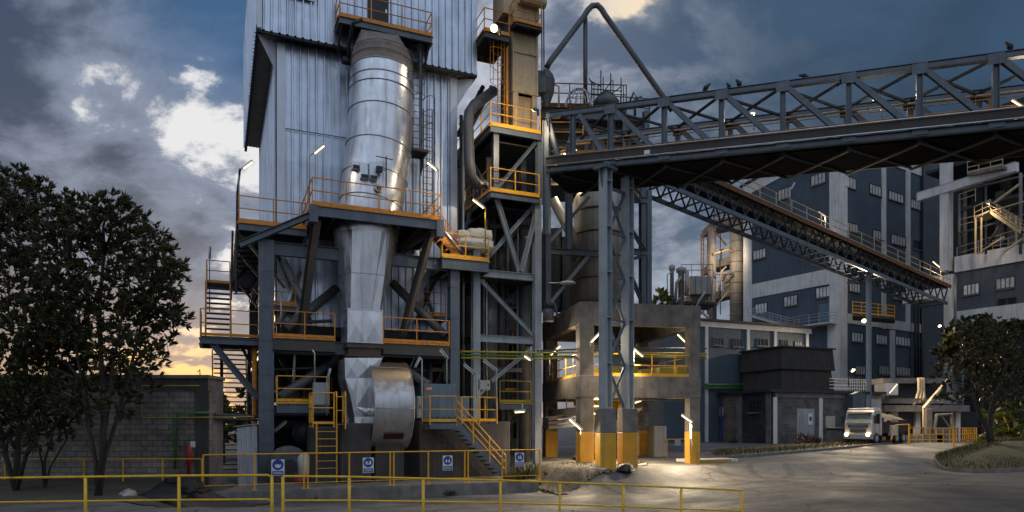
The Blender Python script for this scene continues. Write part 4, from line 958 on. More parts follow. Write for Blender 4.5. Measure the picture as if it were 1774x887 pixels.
MB().prism([W(uA - 0.2, V_, zb_), W(uB + 0.4, V_, zb_), W(uB + 0.4, V_ + 1.1, zb_), W(uA - 0.2, V_ + 1.1, zb_)], ZA * 0.05).build('landing_plate', 'dark', yl)
mb = MB(); mb.sbox(us(538, 29.8), us(592, 29.8), 29.8, 31.2, ZP, zb_ - 0.1); solo(mb, 'concrete_pier', 'dconc', 'low dark pier behind the yellow ladder', 'pier', bevel=0.04)
# grey cabinet and conduits
def cabinet(px0, px1, py0, py1, v, dep, m, lb, name='control_cabinet', legs=True):
    a, b = S(px0, py1, v), S(px1, py0, v); u0, u1 = UV(a)[0], UV(b)[0]; o = thing(name, lb, 'cabinet', W((u0 + u1) / 2, v + dep / 2, a.z))
    MB().sbox(u0, u1, v, v + dep, a.z, b.z).build('cabinet_body', m, o, bevel=0.012)
    MB().sbox(u0 + 0.03, u1 - 0.03, v - 0.02, v - 0.002, a.z + 0.04, b.z - 0.04).build('door', m, o, bevel=0.008)
    MB().sbox(u1 - 0.12, u1 - 0.08, v - 0.045, v - 0.021, (a.z + b.z) / 2 - 0.07, (a.z + b.z) / 2 + 0.07).build('handle', 'dark', o); return o
cabinet(543, 569, 663, 702, 29.7, 0.3, 'cab', 'grey electrical cabinet on the gallery above the yellow ladder')
cabinet(723, 731, 686, 724, 30.4, 0.4, 'cab', 'narrow grey switch box between the fan drum and the blue motor housing')
cabinet(831, 849, 659, 675, 30.0, 0.25, 'cab', 'pale grey switch box on a post above the yellow stairs')
# motor housing
mh = thing('motor_housing', 'blue-grey motor housing with a small orange-red label', 'motor housing', W(us(765, 30.9), 31.6, zc))
mu0, mu1 = us(734, 30.6), us(789, 30.6); z0, z1 = zc, zs(760, 665, 30.6)
mb = MB(); mb.sbox(mu0, mu1, 30.6, 32.4, z0, z1); mb.sbox(mu1 + 0.002, mu1 + 0.75, 30.8, 32.2, z0, z1 - 0.55); mb.build('housing', 'motor', mh, bevel=0.03)
mb = MB(); c = S(743, 673.5, 30.58); mb.obox(c, ud() * 0.16, vd() * 0.008, ZA * 0.075); lo_ = mb.build('label_plate', 'label', mh)
q = MB()
for s_ in (-0.07, 0.07): 
    pts_ = [c - vd() * 0.012 + ud() * (s_ + 0.042 * math.cos(t)) + ZA * 0.042 * math.sin(t) for t in [2 * math.pi * k / 14 for k in range(15)]]; q.tube(pts_, 0.011, 5, False)
q.build('printed_rings', 'white', lo_)
mb = MB()
for k in range(5): mb.sbox(mu0 + 0.25 + k * 0.3, mu0 + 0.42 + k * 0.3, 30.585, 30.598, z0 + 0.15, z0 + 0.2)
mb.build('vent_slot', 'dark', mh)
# yellow stairs down from the motor landing
VS = 28.9
ys = thing('yellow_stairs', 'steep stairs with yellow rails and grey stringers down to the plinth', 'stairs', W(us(872, VS), VS, ZP))
ua, ub, uh = us(876, VS), us(791, VS), us(745, VS); zh = zs(770, 731, VS)
stairs(ys, W(ua, VS, ZP + 0.05), W(ub, VS, zh - 0.05), 0.95, vd(), 'steel', 'dark', 'yellow', 13, (0,))
hd_ = [W(uh, 30.1, zh), W(uh, VS, zh), W(ub, VS, zh)]
MB().prism([W(uh, VS, zh - 0.06), W(ub, VS, zh - 0.06), W(ub, 30.08, zh - 0.06), W(uh, 30.08, zh - 0.06)], ZA * 0.06).build('landing', 'dark', ys)
mb = MB(); mb.bar(W(uh, VS, zh - 0.19), W(ub + 0.05, VS, zh - 0.19), 0.04, 0.24); mb.bar(W(uh, VS, zh - 0.2), W(uh, 30.08, zh - 0.2), 0.04, 0.24); mb.build('landing_beam', 'steel', ys)
railing(ys, hd_, 'yellow', 1.12, 1.0)
ru = [W(us(800, 29.95), 29.95, zc), W(us(861, 29.95), 29.95, zc), W(us(861, 29.95), 31.5, zc)]
rl = thing('guard_rail', 'yellow guard rail round the top of the dark machine base', 'railing', ru[1]); railing(rl, ru, 'yellow', 1.12, 1.1)
# corrugated sheet leaning against the column
cs_ = thing('corrugated_sheet', 'battered pale corrugated sheet standing beside the thick steel column', 'metal sheet', W(us(429, 29.6), 29.6, ZP))
mb = MB(); p0, p1 = S(413, 800, 29.4), S(446, 800, 29.6)
vs = []; n = 40
for i in range(n + 1):
    q = lerp(p0, p1, i / n); w = 0.035 * math.cos(i * math.pi / 2.5)
    for z, ln in ((ZP, 0.0), (1.6, 0.05), (lerp(2.85, 2.95, i / n), 0.18)): vs.append(Vector((q.x - 0.02 * z * (1 - i / n), q.y, 0)) - vd() * w + vd() * ln + ZA * z)
fs = []
for i in range(n):
    for j in range(2): fs.append((i * 3 + j, (i + 1) * 3 + j, (i + 1) * 3 + j + 1, i * 3 + j + 1))
mb.add(vs, fs).build('sheet', 'corr', cs_, True)
MB().bar(S(406, 752, 29.5) + ZA * 0.3, S(449, 747, 29.75) + ZA * 0.3, 0.05, 0.03).build('top_batten', 'cab', cs_)
# small machines in the dark under the tower
pm = thing('pump_casing', 'dark round pump casing in the shadow behind the mesh fence', 'pump', S(500, 800, 30.4))
c = S(500, 790, 30.4); c.z = 1.25; mb = MB(); mb.rings([[c + vd() * y + ud() * math.cos(t) * r + ZA * math.sin(t) * r for t in [2 * math.pi * k / 24 for k in range(24)]] for y, r in ((-0.3, 0.55), (-0.3, 0.85), (0.3, 0.85), (0.3, 0.4))], True, True); mb.build('casing', 'pipe', pm, True)
mb = MB(); mb.tube([c - vd() * 0.32, c - vd() * 0.5], 0.3, 18); mb.build('inlet', 'dark', pm, True)
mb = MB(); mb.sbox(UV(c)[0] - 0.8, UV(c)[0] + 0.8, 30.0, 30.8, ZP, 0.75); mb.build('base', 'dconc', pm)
c = S(527, 775, 30.2); mb = MB(); mb.lathe(Vector((c.x, c.y, 0.85)), [(0.22, 0), (0.3, 0.05), (0.3, 0.75), (0.2, 0.9), (0.08, 0.98)], 18); solo(mb, 'white_tank', 'white', 'small white tank with domed top next to the dark pump', 'tank', smooth=True)
c = S(521, 786, 29.9); mb = MB(); mb.lathe(Vector((c.x, c.y, ZP)), [(0.35, 0), (0.3, 0.22), (0.18, 0.28)], 14); solo(mb, 'red_valve_base', 'red', 'dark red valve body below the small white tank', 'valve', smooth=True)
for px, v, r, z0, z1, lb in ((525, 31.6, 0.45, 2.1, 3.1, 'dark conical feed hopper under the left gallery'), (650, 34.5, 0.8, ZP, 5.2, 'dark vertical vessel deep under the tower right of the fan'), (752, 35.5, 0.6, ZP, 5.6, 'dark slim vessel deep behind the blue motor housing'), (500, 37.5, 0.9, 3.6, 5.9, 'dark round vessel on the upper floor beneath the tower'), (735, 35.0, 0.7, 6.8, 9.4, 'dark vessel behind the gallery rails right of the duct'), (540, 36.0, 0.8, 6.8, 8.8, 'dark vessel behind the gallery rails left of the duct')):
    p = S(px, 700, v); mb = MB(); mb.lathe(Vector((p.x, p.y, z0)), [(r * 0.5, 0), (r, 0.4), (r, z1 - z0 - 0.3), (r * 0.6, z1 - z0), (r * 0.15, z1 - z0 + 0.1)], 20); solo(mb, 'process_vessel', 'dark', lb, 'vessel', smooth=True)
# ================================================================== MID STEEL TOWER WITH BUCKET ELEVATOR
VE = 31.6
et = thing('elevator_steel_tower', 'braced grey steel tower under the cream bucket elevator', 'steel frame', W(us(880, VE), VE, 1.0))
ua, ub = us(824, VE), us(930, VE); zg = 1.0
uu1, uu2 = us(858, VE), us(937, VE)
zA_, zB_ = zs(890, 340, VE), zs(890, 228, VE)
for u, z0, z1, m in ((ua, 0.55, zs(824, 430, VE), 'steell'), (ub, zg, zA_, 'steell')):
    mb = MB(); mb.ibeam(W(u, VE, z0), W(u, VE, z1), 0.36, 0.36, vd()); mb.build('column', m, et)
for u in (uu1, uu2 - 0.1):
    mb = MB(); mb.ibeam(W(u, VE, zA_ - 0.3), W(u, VE, zB_), 0.28, 0.28, vd()); mb.build('column', 'steel', et)
for u, v in ((ua, 36.6), (ub, 36.6), (uu1, 36.6), (us(846, 34), 34), (us(905, 34.5), 34.5)):
    mb = MB(); mb.ibeam(W(u, v, zg), W(u, v, zB_ - 0.2), 0.32, 0.32); mb.build('column', 'dark' if v > 36 else 'brownst', et)
for py, m in ((478, 'steell'), (589, 'steell'), (340, 'steel'), (230, 'steel')):
    x0, x1 = (ua, ub) if py > 400 else (uu1, uu2); z = zs(890, py, VE); mb = MB(); mb.ibeam(W(x0 + 0.19, VE, z), W(x1 - 0.19, VE, z), 0.2, 0.34); mb.build('beam', m, et)
    for u in (x0, x1): mb = MB(); mb.ibeam(W(u, VE + 0.19, z), W(u, 36.6, z), 0.18, 0.3); mb.build('beam', 'dark', et)
def eb(x0, y0, x1, y1, w=0.16, v0=VE, v1=VE, m='steell'): brace(et, S(x0, y0, v0), S(x1, y1, v1), w, w, m)
eb(861, 345, 899, 470, 0.2); eb(934, 350, 903, 470, 0.2); eb(826, 468, 926, 355, 0.17, 31.9, 31.9); eb(832, 485, 922, 580, 0.17); eb(926, 600, 852, 660, 0.17); eb(846, 668, 826, 690, 0.1)
eb(862, 325, 932, 242, 0.17, VE, VE, 'steel'); eb(833, 350, 855, 335, 0.12, 31.9, 31.9, 'steel'); eb(806, 260, 850, 335, 0.14, 34, 32.5, 'steel')
eb(840, 530, 922, 490, 0.13, 34.5, 34.5, 'dark'); eb(880, 560, 912, 500, 0.13, 35, 35, 'dark'); eb(850, 470, 900, 400, 0.15, 35, 35, 'dark'); eb(884, 735, 930, 690, 0.12, 33, 33, 'dark')
for z in (zA_ - 0.5, zB_ - 0.45, zs(880, 480, VE)): mb = MB(); mb.sbox(ua if z < 12 else uu1, uu2, VE + 0.5, 37, z, z + 0.07); mb.build('floor_deck', 'dark', et)
platform('elevator_platform', 'yellow-railed upper platform at the foot of the cream elevator casing', [(us(850, 31.3), 31.3), (us(936, 31.3), 31.3), (us(936, 31.3), 36.5), (us(850, 31.3), 36.5)], zs(890, 222, 31.3), [(3, 0, 1)], rm='yellow', edge=0.3)
platform('elevator_platform', 'yellow-railed lower platform below the one with the cream casing', [(us(850, 31.3), 31.3), (us(934, 31.3), 31.3), (us(934, 31.3), 35), (us(850, 31.3), 35)], zs(890, 334, 31.3), [(3, 0, 1)], rm='yellow', edge=0.3)
platform('inner_gallery', 'galvanised-looking railed gallery at the foot of the braced grey tower', [(us(866, 32.3), 32.3), (us(920, 32.3), 32.3), (us(920, 32.3), 34), (us(866, 32.3), 34)], zs(890, 697, 32.3), [(0, 1)], rm='ypipe', edge=0.3)
ew = thing('bucket_elevator', 'tall cream bucket elevator casing with rust-stained edges', 'elevator', S(903, 222, 32.3))
VB = 32.3; e0, e1 = us(889, VB), us(930, VB); zE0, zE1 = zs(905, 222, 31.3), zs(905, 30, VB)
mb = MB(); mb.sbox(e0, e1, VB, VB + 1.35, zs(905, 162, VB), zE1); mb.build('casing', 'cream', ew, bevel=0.02)
mb = MB(); zz_ = zs(905, 162, VB)
for u in (e0, e1): mb.sbox(u - 0.05, u + 0.05, VB - 0.06, VB + 1.41, zz_, zE1)
for z in (zz_, lerp(zz_, zE1, 0.52), zE1 - 0.1): mb.sbox(e0 - 0.07, e1 + 0.07, VB - 0.07, VB + 1.42, z, z + 0.09)
mb.build('casing_flange', 'cream', ew)
mb = MB(); mb.sbox(e0 - 0.02, e0 + 0.28, VB - 0.03, VB + 1.3, zE0, zz_ - 0.01); mb.sbox(e1 - 0.25, e1 + 0.02, VB - 0.03, VB + 1.3, zE0, zz_ - 0.01); mb.sbox(e0 + 0.28, e1 - 0.25, VB + 0.25, VB + 1.3, zE0, zz_ - 0.01); mb.build('boot', 'cream', ew, bevel=0.02)
mb = MB(); mb.prism([W(e0 + 0.32, VB + 0.2, zE0 + 0.1), W(e1 - 0.3, VB + 0.2, zE0 + 0.1), W(e1 - 0.3, VB + 0.2, zz_ - 0.9), W(e1 - 0.55, VB + 0.2, zz_ - 0.35), W(e0 + 0.32, VB + 0.2, zz_ - 0.35)], vd() * 0.04); mb.build('access_door', 'cream', ew)
mb = MB(); mb.sbox(e0 - 0.55, e1 + 0.1, VB - 0.05, VB + 1.4, zE1 + 0.01, zE1 + 1.5); mb.tube([W(e0 + 0.2, VB - 0.35, zE1 + 0.75), W(e1 + 0.3, VB - 0.35, zE1 + 0.75)], 0.26, 14); mb.build('head_drive', 'cream', ew)
mb = MB(); mb.sbox(us(880, VB + .2), e0 - 0.06, VB + 0.2, VB + 1.2, zE0, zE1); mb.build('return_leg', 'brownst', ew)
hp0, hp1 = us(839, 31.8), us(932, 31.8)
platform('head_platform', 'small yellow-railed platform round the head of the cream elevator', [(hp0, 31.8), (us(882, 31.8), 31.8), (us(882, 31.8), 34), (hp0, 34)], zs(860, 56, 31.8), [(3, 0, 1)], edge=0.3, m='brownst')
platform('head_platform', 'narrow yellow-railed perch in front of the elevator drive at the very top', [(us(893, 31.6), 31.6), (hp1 + 0.1, 31.6), (hp1 + 0.1, 32.2), (us(893, 31.6), 32.2)], zs(915, 40, 31.6), [(3, 0, 1, 2)], edge=0.15, m='brownst')
el = thing('caged_ladder', 'rusty orange caged ladder beside the cream elevator casing', 'ladder', S(868, 222, 32.2))
ladder(el, S(868, 222, 32.3), S(868, 58, 32.3), -vd() * 0.4 - ud() * 0.9, 0.45, 0.3, 'orange', (2.2, 4.6, 'orange'))
MB().bar(S(878, 225, 32.4), S(878, 60, 32.4), 0.12, 0.12).build('guide_post', 'orange', el)
mb = MB(); mb.tube([S(855, 158, 34), S(822, 182, 33), S(813, 196, 32.6), S(811, 215, 32.4), S(813, 280, 32.2), S(816, 305, 32.1), S(824, 318, 32.3), S(838, 320, 33.2)], 0.27, 16)
solo(mb, 'dark_bent_pipe', 'pipe', 'thick dark bent pipe hanging between the tower and the yellow platforms', 'pipe', smooth=True)
mb = MB(); 
for x in (823, 838): mb.tube([S(x - 30, 235, 34.5), S(x + 14, 150, 34.5)], 0.12, 8)
for k in range(5): mb.bar(S(800 + k * 8, 215 - k * 14, 34.5), S(800 + k * 8, 215 - k * 14, 36.5), 0.3, 0.1)
solo(mb, 'inclined_gallery', 'dark', 'dark sloping gallery frame between the tower and the elevator', 'gallery')
mb = MB(); 
for x in (939, 942.5): mb.tube([S(x, 130, 32.6), S(x - 1, -40, 32.6)], 0.035, 5)
solo(mb, 'hoist_cable', 'dark', 'pair of thin vertical cables rising beside the cream elevator', 'cable')
# dark backing put in for the dim interior behind the braced tower; riser ducts
pb = thing('dark_backing', 'dark sheet backing added for the dim interior of the braced grey tower', 'building', W(us(880, 40), 42, 1))
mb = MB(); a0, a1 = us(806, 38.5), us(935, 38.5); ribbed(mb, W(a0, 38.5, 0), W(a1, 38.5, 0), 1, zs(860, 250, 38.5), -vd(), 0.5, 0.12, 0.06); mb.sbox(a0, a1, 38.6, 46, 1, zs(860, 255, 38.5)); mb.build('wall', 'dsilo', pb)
for px, r, z1, m in ((848, 0.42, 10.5, 'pipe'), (868, 0.22, 12.0, 'dark'), (908, 0.3, 12.8, 'pipe')):
    mb = MB(); p = S(px, 700, 33.2); mb.tube([Vector((p.x, p.y, 0.9)), Vector((p.x, p.y, z1))], r, 16); solo(mb, 'vertical_duct', m, {848: 'wide grey riser duct inside the braced grey tower', 868: 'thin dark riser pipe inside the braced grey tower', 908: 'grey riser duct beside the right column of the braced tower'}[px], 'duct', smooth=True)
# ================================================================== GANTRY CONVEYOR
g0, g1 = P(1058, 284, 31.5), P(1725, 219, 25.5); GD = (g1 - g0) / 6; gh = Vector((GD.x, GD.y, 0)).normalized(); GN = Vector((-gh.y, gh.x, 0)); GW = 3.1; GH = 2.56
ga = thing('conveyor_gantry', 'long blue-grey steel truss gantry crossing overhead with an orange-railed walkway', 'conveyor gantry', g0 + GD * 2)
gp_ = lambda k, off=0.0, z=0.0: g0 + GD * k + GN * off + ZA * z
K0, K1 = -1.28, 8.0
for off in (0, GW):
    for nm, z in (('bottom_chord', 0), ('top_chord', GH)):
        mb = MB(); mb.ibeam(gp_(K0, off, z), gp_(K1, off, z), 0.24, 0.26); mb.bar(gp_(K0, off, z), gp_(K1, off, z), 0.16, 0.16); mb.build(nm, 'steel', ga)
    ks = [-1.25, -0.75] + list(range(0, 9))
    for k in ks:
        mb = MB(); kk = k if k >= 0 else k; mb.ibeam(gp_(kk if k > -1 else -1.0, off, 0.13), gp_(kk, off, GH - 0.13), 0.24, 0.22, gh); mb.build('vertical', 'steel', ga)
    dg = [(-0.68, 0.0)] + [(k, k + 1) for k in range(0, 8)]
    for a, b in dg:
        mb = MB(); mb.ibeam(gp_(a + 0.07, off, GH - 0.12), gp_(b - 0.05, off, 0.14), 0.20, 0.20, GN); mb.build('diagonal', 'steel', ga)
    for k in range(0, 9):
        for z in (0.12, GH - 0.12): mb = MB(); mb.obox(gp_(k, off - 0.13 if off == 0 else off + 0.13, z), gh * 0.26, GN * 0.008, ZA * 0.20); mb.build('gusset_plate', 'steel', ga)
for k in range(-1, 8):
    for a, b in ((0, 1), (1, 0)):
        mb = MB(); mb.bar(gp_(k + a, 0.1, GH - (0.02 if a else 0.12)), gp_(k + b, GW - 0.1, GH - (0.02 if a else 0.12)), 0.10, 0.09); mb.build('top_bracing', 'dark', ga)
        mb = MB(); mb.bar(gp_(k + a, 0.1, -0.28 - 0.08 * a), gp_(k + b, GW - 0.1, -0.28 - 0.08 * a), 0.12, 0.07); mb.build('bottom_bracing', 'dark', ga)
for k in range(-1, 9): mb = MB(); mb.ibeam(gp_(k, 0.13, -0.05), gp_(k, GW - 0.13, -0.05), 0.18, 0.26); mb.build('floor_beam', 'brownst', ga)
mb = MB(); z_ = 0.14
mb.prism([gp_(K0, 0.2, z_), gp_(K1, 0.2, z_), gp_(K1, 1.05, z_), gp_(K0, 1.05, z_)], ZA * 0.05); mb.prism([gp_(K0, 2.25, 0.66), gp_(K1, 2.25, 0.66), gp_(K1, GW - 0.15, 0.66), gp_(K0, GW - 0.15, 0.66)], ZA * 0.05); mb.build('deck', 'dark', ga)
mb = MB(); mb.prism([gp_(K0, 0.16, -0.2), gp_(K1, 0.16, -0.2), gp_(K1, 2.96, -0.2), gp_(K0, 2.96, -0.2)], ZA * 0.02); mb.build('underside_plate', mat('underside_shade', (0.012, 0.012, 0.014), 0.9, 0, 0.3, 1.0, spec=0.05), ga)  # added plate; the gantry's dark underside put into its colour
mb = MB(); mb.prism([gp_(K0, 1.1, 0.1), gp_(K1, 1.1, 0.1), gp_(K1, 2.2, 0.1), gp_(K0, 2.2, 0.1)], ZA * 0.06)
mb.prism([gp_(K0, 1.1, 0.45), gp_(K1, 1.1, 0.45), gp_(K1, 1.35, 0.40), gp_(K0, 1.35, 0.40)], ZA * 0.03); mb.build('belt', 'rubber', ga)
mb = MB(); mb.bar(gp_(K0, -0.17, 0.33), gp_(K1, -0.17, 0.33), 0.012, 0.36); mb.build('side_skirt', 'hood', ga)
mb = MB()
for z in (0.14, 0.54): mb.tube([gp_(K0, -0.22, z), gp_(K1, -0.22, z)], 0.034, 8)
mb.build('conduit', 'galv', ga, True)
railing(ga, [gp_(k, GW - 0.2, 0.72) for k in (K0, 2, 5, K1)], 'orange', 1.12, 1.25, 0.028, (0.4, 0.75), 0.1)
railing(ga, [gp_(k, 1.05, 0.50) for k in (K0, 2, 5, K1)], 'orange', 0.95, 2.4, 0.02, (0.5,), 0)
mb = MB(); mb.tube([gp_(K0, GW - 0.25, GH - 0.2), gp_(K1, GW - 0.25, GH - 0.2)], 0.05, 8); mb.build('pipe', 'cream', ga)  # cream tube: warm lit line under the far chord put into its colour
mb = MB(); c = gp_(0.95, -0.19, 0.33); mb.obox(c + gh * -0.6, gh * 0.13, GN * 0.012, ZA * 0.09); mb.build('name_plate', 'white', ga)
# short column head stubs where the gantry meets the steel tower
mb = MB(); mb.ibeam(gp_(K0, 0.0, -3.0), gp_(K0, 0.0, GH - 0.2), 0.3, 0.3, gh); mb.build('end_post', 'steel', ga)
mb = MB(); mb.ibeam(gp_(K0, GW, -3.0), gp_(K0, GW, GH - 0.2), 0.3, 0.3, gh); mb.build('end_post', 'steel', ga)
# birds on the gantry
def bird(px, lb, flip=1, s=1.0, pose=0):
    a = (px - CX) / FPX; t = (g0.x - a * g0.y) / (a * GD.y - GD.x); b = gp_(t, 0, GH + 0.13); f = gh * flip
    mb = MB(); up = [0.5, 0.68, 0.25][pose]; d = (f * (1 - up) + ZA * up).normalized(); side = d.cross(GN).normalized()
    prof = [(-0.34, 0.012, 0.03), (-0.2, 0.03, 0.05), (-0.08, 0.11, 0.13), (0.04, 0.15, 0.16), (0.14, 0.14, 0.14), (0.22, 0.09, 0.09), (0.27, 0.075, 0.08), (0.33, 0.08, 0.085), (0.38, 0.055, 0.055), (0.41, 0.012, 0.012), (0.47, 0.004, 0.004)]
    c0 = b + ZA * 0.24 * s; rs = []
    for i, (t_, ry, rz) in enumerate(prof):
        q = c0 + d * t_ * s + (f * 0.05 * s * max(0, t_ - 0.22) * 6 if i > 5 else Vector())
        rs.append([q + (GN * math.cos(an) * ry * 1.15 + side * math.sin(an) * rz * 1.15) * s for an in [2 * math.pi * k / 10 for k in range(10)]])
    mb.rings(rs); 
    for o_ in (-0.03, 0.03): mb.tube([c0 + GN * o_ * s, b + GN * o_ * s], 0.012 * s, 5)
    solo(mb, 'bird', 'bird', lb, 'bird', 'birds perched on the gantry', smooth=True)
bird(1222, 'long-tailed dark bird leaning forward, leftmost on the gantry top chord', 1, 0.62, 0); bird(1263, 'slim upright dark bird, middle of the close trio on the gantry', -1, 0.45, 1); bird(1281, 'plump dark bird next to the slim one on the gantry', -1, 0.6, 1)
bird(1394, 'small flat-crouched dark bird alone above the middle of the gantry', -1, 0.5, 2); bird(1750, 'hunched dark bird alone near the end of the gantry', -1, 0.62, 1)
# ================================================================== TRESTLE LEG
tr = thing('trestle', 'pale grey two-legged lattice trestle on half yellow concrete piers', 'trestle', P(1065, 815, 31.5))
tA, tB = P(1049, 708, 31.3), P(1087, 708, 32.4); ztop = gp_(0, 0, -0.3).z
tdir = (Vector((tB.x - tA.x, tB.y - tA.y, 0))).normalized(); tn = Vector((-tdir.y, tdir.x, 0))
for p, w in ((tA, 0.46), (tB, 0.46)):
    mb = MB(); mb.ibeam(Vector((p.x, p.y, p.z)), Vector((p.x, p.y, ztop)), w, 0.40, tdir, 0.04)
    z = p.z
    while z < ztop - 0.5: mb.obox(Vector((p.x, p.y, z + 0.02)), tdir * 0.21, tn * 0.24, ZA * 0.02); z += 2.05
    mb.build('leg', 'steell', tr)
    zb0 = gz(p.x, p.y) - 0.3; pr_ = MB(); c = Vector((p.x, p.y, 0)); th_c = R(12)
    pr_.obox(c + ZA * (2.62 + p.z) / 2, ud(th_c) * 0.37, vd(th_c) * 0.37, ZA * (p.z - 2.62) / 2); pr_.build('pier', 'conc', tr, bevel=0.03)
    pr_ = MB(); pr_.obox(c + ZA * (2.618 + zb0) / 2, ud(th_c) * 0.374, vd(th_c) * 0.374, ZA * (2.618 - zb0) / 2); pr_.build('pier_base', 'pyellow', tr, bevel=0.03)
z = tA.z + 0.1; q = 0
while z < ztop - 0.8:
    a0, a1 = Vector((tA.x, tA.y, z)) + tdir * 0.2, Vector((tB.x, tB.y, z)) - tdir * 0.2; h_ = ZA * 1.9
    for s_, e_ in ((a0, a1 + h_), (a1 + tn * 0.07, a0 + h_ + tn * 0.07)): mb = MB(); mb.bar(s_, e_, 0.07, 0.12); mb.build('brace', 'steel', tr)
    mb = MB(); mb.bar(a0 + h_ * 1.02, a1 + h_ * 1.02, 0.08, 0.12); mb.build('strut', 'steel', tr); z += 2.0
mb = MB(); c = Vector((tA.x, tA.y, ztop)); mb.obox(c, tdir * 0.45, tn * 0.35, ZA * 0.06); mb.prism([c - tdir * 0.45 - ZA * 0.06, c + tdir * 0.45 - ZA * 0.06, c + tdir * 0.2 - ZA * 0.9, c - tdir * 0.2 - ZA * 0.9], tn * 0.04); mb.ibeam(Vector((tA.x, tA.y, ztop + 0.03)), Vector((tA.x, tA.y, ztop + 0.3)), 0.3, 0.3); mb.build('bearing', 'steel', tr)
mb = MB(); mb.ibeam(Vector((tB.x, tB.y, ztop - 0.3)), Vector((tB.x, tB.y, ztop - 0.3)) + GN * 2.2, 0.3, 0.4); mb.build('cross_head', 'steel', tr)
# ================================================================== CONCRETE FRAME
TC = R(12); VCf = 32.56
c0u = us(1005, VCf, TC); c1u = us(1213, VCf, TC); CD = 7.3; zr1 = zs(1005, 522, VCf, TC); zr0 = zs(1005, 561, VCf, TC); zm1 = zs(1005, 650, VCf, TC); zm0 = zs(1005, 688, VCf, TC); zy = zs(1005, 748, VCf, TC)
cf = thing('open_concrete_building', 'heavy two-storey concrete frame with yellow-painted column feet', 'building', W((c0u + c1u) / 2, VCf + 3, 0.9, TC))
cw = 0.72
cols = [(c0u, VCf), (c1u - cw * 0.8, VCf), (c0u, VCf + CD - cw), (c1u - cw * 0.8, VCf + CD - cw), ((c0u + c1u) / 2 + 0.4, VCf + CD - cw)]
for u, v in cols:
    mb = MB(); w_ = cw if u == c0u else cw * 0.8; mb.sbox(u, u + w_, v, v + w_, zy, zr0 + 0.02, TC); o = mb.build('column', 'conc', cf, bevel=0.025)
    p = W(u, v, 0, TC); mb = MB(); mb.sbox(u - 0.004, u + w_ + 0.004, v - 0.004, v + w_ + 0.004, gz(p.x, p.y) - 0.3, zy - 0.002, TC); mb.build('painted_foot', 'pyellow', o, bevel=0.02)
for z0, z1, nm in ((zr0, zr1, 'roof_beam'), (zm0, zm1, 'floor_beam')):
    e = 0.03
    for (x0, x1, y0, y1) in ((c0u - e, c1u + e, VCf - e, VCf + 0.45), (c0u - e, c1u + e, VCf + CD - 0.45, VCf + CD + e), (c0u - e, c0u + 0.45, VCf + 0.452, VCf + CD - 0.452), (c1u - 0.45, c1u + e, VCf + 0.452, VCf + CD - 0.452)):
        mb = MB(); mb.sbox(x0, x1, y0, y1, z0, z1, TC); mb.build(nm, 'conc', cf, bevel=0.025)
    mb = MB(); mb.sbox(c0u + 0.45, c1u - 0.45, VCf + 0.452, VCf + CD - 0.452, z1 - 0.25, z1 - 0.03, TC); mb.build('slab', 'conc', cf)
mb = MB(); zlb = zs(1060, 708, VCf + 3, TC)
mb.sbox(c0u + 0.1, c1u - 0.1, VCf + CD - 1.4, VCf + CD - 0.9, zlb - 0.4, zlb, TC); mb.build('tie_beam', 'conc', cf); mb = MB(); mb.sbox(c0u + 0.1, c0u + 0.5, VCf + 0.75, VCf + CD - 1.4, zlb - 0.4, zlb, TC); mb.build('tie_beam', 'conc', cf)
rp = [W(c0u + 0.1, VCf + CD - 0.5, zm1, TC), W(c0u + 0.1, VCf + 0.1, zm1, TC), W(c1u - 0.1, VCf + 0.1, zm1, TC), W(c1u - 0.1, VCf + CD - 0.5, zm1, TC)]
cr = thing('yellow_railing', 'bright yellow railing along the first floor of the concrete frame', 'railing', rp[1]); railing(cr, rp, 'yellow', 1.1, 1.3, 0.03, (0.55,), 0.14)
mb = MB()
for k in range(6): mb.sbox(c0u + 0.9 + k * 1.0, c0u + 1.7 + k * 1.0, VCf + 1.6, VCf + 2.2, zm1, zm1 + 0.5 + 0.12 * (k % 3), TC)
solo(mb, 'stacked_duct', 'ypipe', 'yellow-lit machinery row behind the concrete frame railing', 'machinery', bevel=0.05)
mb = MB(); zc_ = zm1 + 0.3; mb.tube([W(c0u + 1.0, VCf + 3.5, zm1 + 2.0, TC), W(c1u - 0.8, VCf + 3.5, zm1 + 1.2, TC)], 0.35, 14); solo(mb, 'screw_conveyor', 'pipe', 'dark sloping tube conveyor inside the upper storey of the concrete frame', 'conveyor', smooth=True)
mb = MB(); p0_ = W(c0u + 1.1, VCf + 4.0, 1.0, TC); p1_ = W(c1u - 1.6, VCf + 4.0, 4.3, TC); mb.bar(p0_, p1_, 1.0, 0.5); mb.bar(p0_ + Vector((0.7, 0.4, 0)), p0_ + Vector((0.7, 0.4, 2.6)), 0.12, 0.12); solo(mb, 'drag_chain', 'brownst', 'dark inclined trough conveyor under the concrete frame', 'conveyor')
mb = MB(); mb.lathe(W(c0u + 2.6, VCf + 4.8, 2.9, TC), [(0.3, 0), (1.4, 1.2), (1.4, 1.6)], 4); solo(mb, 'hopper', 'ypipe', 'yellowish square hopper hanging under the concrete frame floor', 'hopper')
mb = MB()
for k in range(3): mb.bar(S(945, 726 + 7 * k, 32.6), S(1003, 718 + 9 * k, 33.2), 0.5, 0.16)
solo(mb, 'stacked_beam', 'brownst', 'bundle of grey beams laid between two yellow column feet', 'beam stack')
cabinet(1133, 1155, 738, 793, 34.2, 0.7, 'beige', 'tall beige switch cabinet beside the yellow columns', 'switch_cabinet')
sr = thing('gate_rail', 'short orange-yellow hoop rail with a small notice beside the beige cabinet', 'railing', G(1178, v=33.6))
